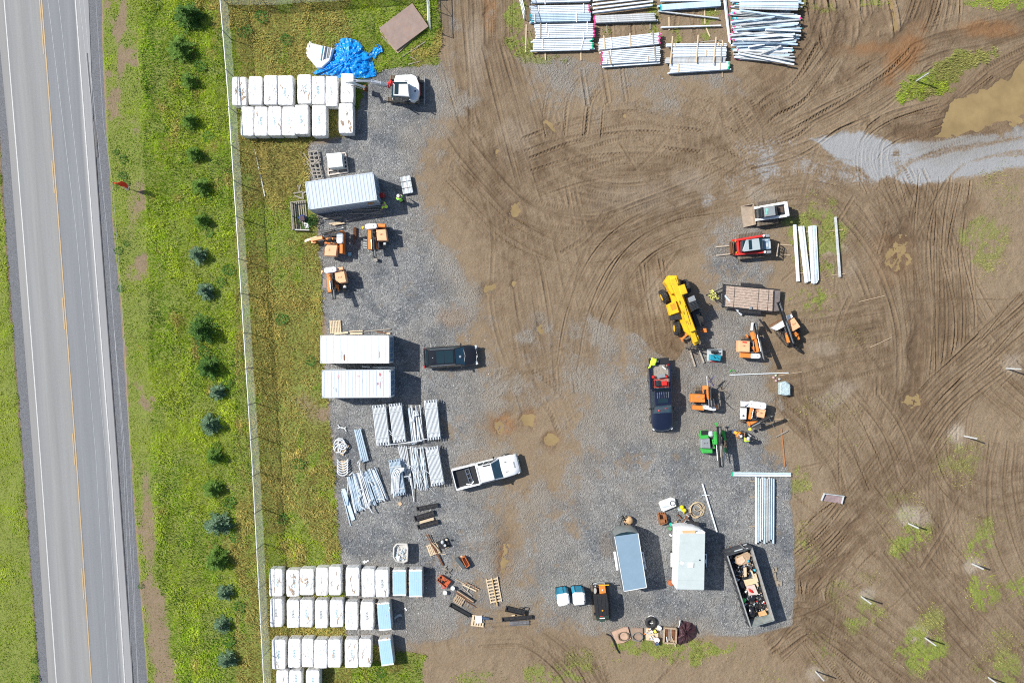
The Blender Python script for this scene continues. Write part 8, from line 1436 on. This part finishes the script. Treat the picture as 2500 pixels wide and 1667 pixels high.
t=thing('welder_unit','teal welding generator on a white tray beside the fork tips','generator',ZT(985,1220));B_(t,'tray',M_greylt,pri([ZT(x,y,.1)for x,y in[(890,1138),(1080,1135),(1082,1215),(1060,1285),(888,1290)]],.04,.14),bar(ZT(890,1140,.3),ZT(1078,1137,.3),.05,.35),bar(ZT(1078,1137,.3),ZT(1078,1220,.3),.05,.35));B_(t,'housing',M_teal,pri([ZT(x,y,.7)for x,y in[(932,1203),(1072,1215),(1062,1290),(928,1275)]],.14,.75,.04));B_(t,'engine_top',M_blacksteel,*[bar(ZT(950+i*22,1165,.5),ZT(965+i*22,1185,.6),.2,.3,.02)for i in range(4)]);B_(t,'handle',M_black,tub([ZT(955,1215,.77),ZT(975,1225,.84),ZT(990,1250,.84),ZT(1005,1245,.77)],.02,5),tub([ZT(1020,1235,.77),ZT(1035,1260,.83),ZT(1050,1265,.77)],.02,5));B_(t,'red_hose',M_red,tub([ZT(918,1300,.1),ZT(940,1290,.2),ZT(1000,1305,.08),ZT(1040,1290,.1)],.025,5))
mb=MB();Q_=[(1690,360),(1760,345),(1812,385),(1815,510),(1760,520),(1688,505)];mb. loft([[up(ZG(x,y,.6),z)for x,y in Q_]for z in(.03,.55)]+[[ZG(1752+(x-1752)*.85,435+(y-435)*.85,.66)for x,y in Q_]])
for i in range(130):p=ZG(U(1695,1808),U(355,512),.64);s=U(.03,.07);a=[Vector((U(-1,1),U(-1,1),U(-.4,1)))*s for _ in range(3)];mb. add([p+q for q in a],[(0,1,2)])
solo(mb,'bottle_bale',M_crush,'square bale bag of bluish plastic bottles on the mud','bale')
for x,y,l,m in((1640,275,'small pale container beside the bottle bale, upper',mat('pale_green_plastic',(.52,.58,.42),.5)),(1640,340,'crumpled pinkish packaging beside the bottle bale',mat('pink_plastic',(.62,.40,.42),.5)),(1680,320,'crumpled pale packaging next to the bottle bale',M_wrapside),(1612,302,'small red and white packet at the bottle bale',mat('pink_plastic',(.62,.40,.42),.5))):k=MB();k. sph(ZG(x,y,.08),(.13,.09,.08),8,5,.3);solo(k,'plastic_packet',m,l,'packaging')
k=MB();[k. prism([ZD(x,y,.1)for x,y in P],.02,.12)for P in([(865,480),(888,478),(905,545),(880,560),(868,545)],[(822,515),(845,510),(850,540),(880,545),(868,580),(830,560)],[(850,560),(878,560),(890,690),(872,705),(860,690)],[(872,690),(940,712),(975,705),(975,775),(950,778),(938,745),(915,745),(920,788),(895,785),(880,745)])];solo(k,'steel_bracket',mat('tan_steel_bracket',(.36,.30,.22),.6,.2,.2),'forked tan steel bracket lying right of the dumpster','bracket')
t=thing('machine_hood','white moulded machine hood lying upside on the gravel with a black hose','hood',ZW(1250,350));B_(t,'hood_shell',M_white,pri([ZW(x,y,.35)for x,y in[(1085,320),(1115,285),(1340,205),(1415,225),(1440,380),(1175,492),(1140,470)]],.05,.38,.05));B_(t,'recess',M_greylt,bar(ZW(1150,402,.385),ZW(1300,372,.385),.16,.012));B_(t,'hose',M_black,tub([ZW(1360+52*math. cos(a),318+48*math. sin(a),.45)for a in[i*.5 for i in range(14)]],.025,5))
for x,y,l in((1552,400,'yellow float ball, upper of two'),(1602,465,'yellow float ball, lower of two with a spout')):k=MB();k. sph(ZW(x,y,.2),(.20,.19,.18),14,8);k. cyl(ZW(x-8,y+40,.15),ZW(x-5,y+70,.1),.06,.03,8);solo(k,'yellow_float',mat('bright_yellow_plastic',(.85,.68,.02),.35),l,'float')
mb=MB();mb. loft([[ZW(x,y,.03),ZW(x+20,y+55,.06)]for x,y in[(1465,430),(1500,418),(1550,440)]],False,False,True,closed=False);solo(mb,'plastic_film',mat('clear_film',(.40,.50,.52),.2),'small clear film beside the yellow floats','film')
mb=MB();P=[]
for i in range(96):a=2*PI*i/24;R=135+8*math. sin(i*.6)-(i>48)*12;P. append(ZW(1868+(12-18*(i//24))+R*math. cos(a),460+14*(i//24)-20+R*1.15*math. sin(a),.06+.05*(i//24%3)))
P+=[ZW(1868+70*math. cos(a),420+55*math. sin(a),.2)for a in[i*.35 for i in range(10)]];mb. tube(P,.035,7);solo(mb,'coiled_hose',M_hosetan,'coil of tan hose on the gravel above the white trailer','hose')
t=thing('excavator_bucket','rusty brown excavator bucket with teeth on the gravel','bucket',ZW(1145,640));B4=[ZW(x,y,.0)for x,y in[(1060,530),(1200,530),(1228,690),(1085,740)]];M_bk=mat('orange_rust',(.30,.125,.05),.8,.1,.3,4,.2)
B_(t,'bucket_shell',M_bk,lambda k:[k. bar(up(B4[a],.28),up(B4[b],.28),.06,.5)for a,b in((1,2),(2,3),(3,0))],lambda k:k. prism(B4,.02,.08));B_(t,'mount',M_bk,bar(ZW(1110,690,.6),ZW(1200,680,.6),.35,.15));
for i in range(4):k=MB();x=1072+i*40;k. bar(ZW(x,540,.1),ZW(x-4,505,.1),.07,.06);k. build('tooth',M_bk,t,world=True)
for x,y,l,m in((1312,735,'bright turquoise green bucket by the white trailer nose',mat('sea_green_plastic',(.02,.42,.30),.4)),(1295,825,'muddy bucket with a green lid at the white trailer corner',mat('mossy_plastic',(.10,.30,.13),.5,0,.2,4,.3))):k=MB();p=ZW(x,y,0);k. cyl(p+Vector((0,0,.02)),p+Vector((0,0,.35)),.13,.16,16);k. torus(p+Vector((0,0,.35)),.155,.015,16,5);solo(k,'bucket',m,l,'bucket')
batten(ZW(1410,735,.1),ZW(1450,680,.1),'short pinkish board by the tongue of the white trailer',M_wood,.16,.06);crate(ZW,[(1285,965),(1320,945),(1365,985),(1330,1008)],.12,'white_block',M_white,'white block at the front left corner of the white trailer','block')
for i in range(9):a=(U(1450,1720),U(560,720));k=MB();k. bar(ZW(*a,.1+.05*i),ZW(a[0]+U(-90,90),a[1]+U(-80,80),.1+.05*i),U(.05,.1),U(.05,.1));solo(k,'scrap_iron',random. choice([M_rust,M_rust,M_blacksteel,M_greylt]),'piece of scrap iron heaped over the white trailer tongue','scrap iron','scrap iron at the white trailer tongue')
mb=MB();mb. sph(ZW(1655,600,.35),(.16,.14,.14),9,6,.15);solo(mb,'red_cloth',mat('dull_red_cloth',(.40,.10,.09),.8,0,.2),'dull red cloth on the scrap at the white trailer tongue','cloth')
crate_P=lambda P,z,m,l:(lambda k:solo((k. prism([ZK(x,y,z)for x,y in P],.03,z),k)[1],'plywood_pallet',m,l,'pallet'))(MB())
crate_P([(215,405),(500,290),(590,285),(665,550),(495,640),(345,665)],.15,mat('pinkish_plywood',(.47,.31,.22),.8,0,.2),'pinkish plywood sheet with hoses coiled on it, leftmost of the row');crate_P([(660,300),(935,310),(940,600),(690,590)],.15,mat('brown_plywood',(.30,.21,.15),.8,0,.25),'brown pallet with black hoses, second in the row');crate_P([(1005,310),(1290,300),(1290,600),(1010,580)],.15,M_woodpale,'pallet with pots and tools, third in the row')
def coil(Zf,cx,cy,R,n,m,label,z=.2,r=.028):
 k=MB();k. tube([Zf(cx+(R+14*math. sin(i*.7))*math. cos(i*.5),cy+(R*.85+12*math. cos(i*.4))*math. sin(i*.5)+i*.6,z+.02*(i%5))for i in range(n)],r,5);solo(k,'hose_coil',m,label,'hose')
coil(ZK,490,480,120,50,mat('brown_hose',(.20,.15,.10),.7),'brown hose coiled on the pinkish plywood');coil(ZK,810,490,115,54,mat('grey_hose',(.20,.19,.17),.7),'thick grey black hose coiled on the brown pallet',.2,.04);k=MB();k. tube([ZK(100,440,.05),ZK(200,490,.12),ZK(260,600,.15),ZK(330,770,.1),ZK(400,880,.05)],.07,6);solo(k,'black_hose',M_black,'thick black hose trailing into the grass at the left of the row','hose');k=MB();k. tube([ZK(150,380,.05),ZK(230,470,.08),ZK(330,620,.05)],.025,5);solo(k,'thin_hose',M_woodgrey,'thin grey hose beside the thick black one','hose')
mb=MB();p=ZK(1122,175,.16);mb. torus(p,.38,.17,26,10,'Z',.95);o=solo(mb,'truck_tyre',M_rubber,'large black tyre lying flat above the row of pallets','tyre');mb=MB();mb. torus(ZK(1130,110,.06),.36,.035,22,6,'Z',.8);solo(mb,'wheel_ring',M_white,'pale ring half hidden under the large black tyre','ring')
for x,y,r,m,l in((1298,268,.18,M_white,'white lidded bucket right of the tyre'),(1238,545,.24,mat('pinkish_white_plastic',(.75,.66,.66),.5),'pinkish white drum at the corner of the third pallet'),(1240,625,.17,M_denim,'dark blue bucket on the grass below the third pallet')):k=MB();p=ZK(x,y,0);k. cyl(p+Vector((0,0,.03)),p+Vector((0,0,.45)),r*.9,r,16);k. torus(p+Vector((0,0,.45)),r,.015,16,5);solo(k,'bucket',m,l,'bucket')
crate(ZK,[(1180,380),(1225,345),(1260,400),(1215,435)],.4,'yellow_box',M_yel2,'small yellow box on the third pallet','box');crate(ZK,[(1110,390),(1145,355),(1180,400),(1150,425)],.3,'white_box',M_white,'small white box left of the yellow box','box');crate(ZK,[(1110,340),(1200,300),(1285,400),(1200,440)],.25,'black_case',M_black,'flat black case under the yellow box','case')
for i in range(14):p=ZK(U(1015,1180),U(340,570),.22);a=U(0,6);k=MB();k. bar(p,p+Vector((math. cos(a),math. sin(a),0))*U(.1,.4),U(.05,.12),U(.04,.12),.01);solo(k,'hand_tool',random. choice([M_blacksteel,M_rust,M_orange,M_greylt,M_black,M_white]),'small tool or part heaped on the third pallet of the row','tool','tools on the third pallet')
t=thing('stake_bin','low timber bin filled with rusty steel stakes','bin',ZK(1560,470));b4=[(1430,290),(1700,310),(1690,650),(1412,630)];B_(t,'bin_frame',M_wood,*[bar(ZK(*b4[i],.3),ZK(*b4[(i+1)%4],.3),.12,.35)for i in range(4)],pri([ZK(*q,.1)for q in b4],.03,.1));
for i in range(13):x=1455+i*17;batten(ZK(x+U(-8,8),310+U(-20,10),.3+.03*(i%3)),ZK(x+U(-15,15),590+U(-20,20),.28),'rusty steel stake lying in the low timber bin',random. choice([M_rust,M_rust,M_woodgrey]),.07,.08,'stakes in the timber bin','steel_stake','stake')
batten(ZK(1480,505,.45),ZK(1505,675,.3),'white stick poking out of the timber bin, left',M_white,.08,.05);batten(ZK(1590,500,.45),ZK(1690,740,.2),'pale stick poking out of the timber bin, right',M_woodpale,.06,.05)
mb=MB();O2=[(1640,560),(1760,350),(1800,230),(1810,150),(1890,140),(2040,190),(2130,240),(2190,380),(2160,480),(2060,590),(1960,640),(1850,670),(1790,710)];n2_=78;V=[];c2=(1920,430)
for j in range(15):
 for i in range(n2_):
  k=i/n2_*len(O2);a,b=O2[int(k)%13],O2[(int(k)+1)%13];f=k-int(k);x,y=a[0]+(b[0]-a[0])*f,a[1]+(b[1]-a[1])*f;q=j/14;an=2*PI*i/n2_;V. append(tuple(ZK(c2[0]+(x-c2[0])*q,c2[1]+(y-c2[1])*q,max(.03,.04+.5*(1-q**2)+.11*q*math. sin(an*7+4*q)+.06*math. sin(an*13-6*q)+tr_. uniform(-.02,.02)))))
mb. add(V,[(j*n2_+i,j*n2_+(i+1)%n2_,(j+1)*n2_+(i+1)%n2_,(j+1)*n2_+i)for j in range(14)for i in range(n2_)],True);o=solo(mb,'maroon_tarp',M_maroon,'crumpled maroon tarp at the right end of the junk row','tarp');md=o. modifiers. new('s','SUBSURF');md. render_levels=1
mb=MB();mb. tube([ZK(1790,130,.3),ZK(1780,240,.15),ZK(1740,300,.05)],[.07,.05,.02],6);solo(mb,'white_strap',M_wrapside,'whitish plastic strip at the top of the maroon tarp','strip');mb=MB();mb. tube([ZK(2130,240,.2),ZK(2170,350,.15),ZK(2225,440,.05)],.04,5);solo(mb,'black_pipe',M_black,'black bar along the right edge of the maroon tarp','bar')
def skinned(name,V,E,R,m,parent,sub=2):
 me=bpy. data. meshes. new(name);me. from_pydata([tuple(v)for v in V],E,[]);me. materials. append(m);o=bpy. data. objects. new(name,me);COL. objects. link(o);o. parent=parent
 md=o. modifiers. new('skin','SKIN');md. use_smooth_shade=True;lay=me. skin_vertices[0]if len(me. skin_vertices)else None
 for i,r in enumerate(R):
  d=lay. data[i];d. radius=(r,r)if not isinstance(r,tuple)else r;d. use_root=(i==0)
 s=o. modifiers. new('sub','SUBSURF');s. levels=1;s. render_levels=sub;return o
def person(px,py,face,bend,label,top,hat,trousers,arms=((.35,-.2,-.55),(.35,.2,-.5)),sleeves=None,crouch=0.,hair=True):
 p=W(px,py);t=thing('person',label,'person',(p[0],p[1],zat(p[0],p[1])),R_(face));b=R_(bend);hz_=.94-crouch
 f=lambda d,s=0.,u=0.:Vector((math. sin(b)*d+math. cos(b)*u-.10*math. sin(b),s,hz_+math. cos(b)*d-math. sin(b)*u))
 V=[Vector((-.10*math. sin(b),0,hz_)),f(.22),f(.42),f(.52),f(.60,0,.02),f(.72,0,.04),f(.80,0,.03),f(.68,0,.13)];R=[.13,.13,.155,.10,.058,.095,.08,.03];E=[(0,1),(1,2),(2,3),(3,4),(4,5),(5,6),(5,7)];hands=[]
 def av(v,r,pr):V. append(v);R. append(r);E. append((pr,len(V)-1));return len(V)-1
 sh=[]
 for s,(ax,ay,az)in zip((-1,1),arms):
  a=av(f(.49,s*.17),.07,3 if True else 2);S_=V[a];w=S_+Vector((ax,ay,az));e=S_+(w-S_)*.5+Vector((-.06,s*.07,-.05));a2=av(e,.045,a);a3=av(w,.032,a2);d=(w-e). normalized();pm=av(w+d*.07,(.034,.022),a3);y=d. cross(Vector((0,0,1)));y=y. normalized()if y. length>.01 else Vector((0,1,0));sh. append((a,a2,a3))
  for q,(l,o_)in enumerate(((.075,-.030),(.085,-.010),(.08,.010),(.06,.028))):m1=av(w+d*(.09+l*.5)+y*o_,.009,pm);av(w+d*(.09+l)+y*o_+Vector((0,0,-.02)),.008,m1)
  th=av(w+d*.05+y*-.05*s,.010,pm);av(w+d*.10+y*-.065*s,.009,th)
 lg=[]
 for s in(-1,1):
  h=av(V[0]+Vector((0,s*.095,-.06)),.095,0);kx=.06+crouch*.7;kn=av(Vector((kx+(.08 if s>0 else-.02),s*.12,hz_*.52)),.065,h);an=av(Vector((-.02+(.10 if s>0 else-.06),s*.13,.09)),.042,kn);ft=av(V[an]+Vector((.17,s*.02,-.05)),.04,an);lg. append((h,kn,an,ft))
 skinned('body',V,E,R,M_skin,t)
 G=lambda ids,k,ex:([V[i]for i in ids],[R[i]*k+ex if not isinstance(R[i],tuple)else R[i][0]for i in ids])
 vv,rr=G([0,1,2,3],1.05,.028);E2=[(0,1),(1,2),(2,3)]
 for a,a2,a3 in sh:
  n_=len(vv);vv. append(V[a]);rr. append(.095);E2. append((3,n_));vv. append(V[a]*.35+V[a2]*.65 if not sleeves else V[a2]);rr. append(.07);E2. append((n_,n_+1))
  if sleeves:vv. append(V[a2]*.2+V[a3]*.8);rr. append(.05);E2. append((n_+1,n_+2))
 skinned('jacket',vv,E2,rr,top,t)
 vv,rr=[V[0]],[.155];E2=[]
 for h,kn,an,ft in lg:n_=len(vv);vv+=[V[h],V[kn],V[an]+Vector((0,0,.05))];rr+=[.118,.088,.07];E2+=[(0,n_),(n_,n_+1),(n_+1,n_+2)]
 skinned('trousers',vv,E2,rr,trousers,t)
 for h,kn,an,ft in lg:skinned('boot',[V[an]+Vector((-.03,0,.02)),V[an]+Vector((0,0,-.03)),V[ft]],[(0,1),(1,2)],[.055,.055,.048],M_darkcloth,t,1)
 hd=V[5];ax_=(V[6]-V[4]). normalized()
 if hat:
  k=MB();R3=ax_. to_track_quat('Z','X'). to_matrix();c=hd+ax_*.045;vs=[]
  for j,(z,r)in enumerate(((-.015,.165),(0,.165),(.005,.128),(.06,.12),(.10,.09),(.125,.04))):vs. append([c+R3@Vector((r*math. cos(a)*(1.12 if j<2 else 1.05),r*math. sin(a),z))for a in[2*PI*i/16 for i in range(16)]])
  k. loft(vs,True,True,True);k. build('hard_hat',hat,t)
 else:k=MB();k. sph(hd+ax_*.04-Vector((.02,0,0)),(.105,.10,.10),12,7,.05);k. build('hair',M_hair,t)
 return t
person(948,510,150,40,'worker in a lime and white vest bending at the container doors, dark hair',M_limey,None,M_denim,((.38,-.1,-.35),(.1,.28,-.42)),sleeves=False)
person(983,494,118,30,'worker with a white hard hat and bright green shirt beside the metal strips',M_lime,M_white,M_darkcloth,((.25,-.05,-.5),(.28,.08,-.5)),True)
person(1787,1052,-35,48,'worker in orange jacket and white hard hat bending over a black machine',M_orangef,M_white,M_denim,((.42,-.05,-.42),(.42,.1,-.38)),True)
person(1812,1072,70,22,'worker in lime vest and grey cap facing the black machine',M_limey,M_greylt,M_denim,((.38,-.05,-.35),(.38,.1,-.35)),False)
ZQ=ZM(1760,1020,11.2);t=thing('auger_drive','black hydraulic drill head between the two workers','machine',ZQ(640,430));B_(t,'motor',M_black,bar(ZQ(560,380,.5),ZQ(690,470,.5),.35,.4,.05),cyl(ZQ(640,400,.6),ZQ(640,400,.9),.12));B_(t,'steel_shaft',M_blacksteel,cyl(ZQ(660,470,.4),ZQ(960,610,.25),.06));B_(t,'couplings',M_greylt,*[cyl(ZQ(700+i*35,400+i*25,.55),ZQ(715+i*35,430+i*25,.55),.07)for i in range(4)]);B_(t,'yellow_cover',M_yel2,lambda k:k. sph(ZQ(800,310,.8),(.18,.16,.14),9,6,.15));B_(t,'hose',M_black,tub([ZQ(520,540,.15),ZQ(620,530,.3),ZQ(680,500,.5),ZQ(760,470,.5)],.03,5))
cd=bpy. data. cameras. new('drone_camera');cam=bpy. data. objects. new('drone_camera',cd);COL. objects. link(cam);cam. location=(0,0,D);cam. rotation_euler=(0,0,0)
cd. sensor_width=36;cd. lens=S*D/2500*36;cd. clip_end=3000;cd. clip_start=.5;SC. camera=cam
sun=bpy. data. lights. new('sun','SUN');sun. energy=4.6;sun. angle=R_(.53);sun. color=(1,.965,.90);so=bpy. data. objects. new('sun',sun);COL. objects. link(so)
tod=Vector((2.43,-.85,-2.59));so. rotation_euler=tod. to_track_quat('-Z','Y'). to_euler();so. location=(-40,20,60)
w=bpy. data. worlds. new('World');SC. world=w;w. use_nodes=True;nt=w. node_tree;sk=nt. nodes. new('ShaderNodeTexSky');sk. sky_type='NISHITA';sk. sun_disc=False;sk. sun_elevation=R_(45.2);sk. sun_rotation=R_(-70.7);nt. links. new(sk. outputs[0],nt. nodes['Background']. inputs[0]);nt. nodes['Background']. inputs[1]. default_value=.10
SC. view_settings. view_transform='Standard';SC. view_settings. look='None';SC. view_settings. exposure=.40;SC. view_settings. gamma=1
SC. cycles. max_bounces=5;SC. cycles. transparent_max_bounces=10;SC. cycles. use_adaptive_sampling=True;SC. cycles. adaptive_threshold=.01;SC. cycles. use_denoising=False;SC. cycles. filter_width=1.1
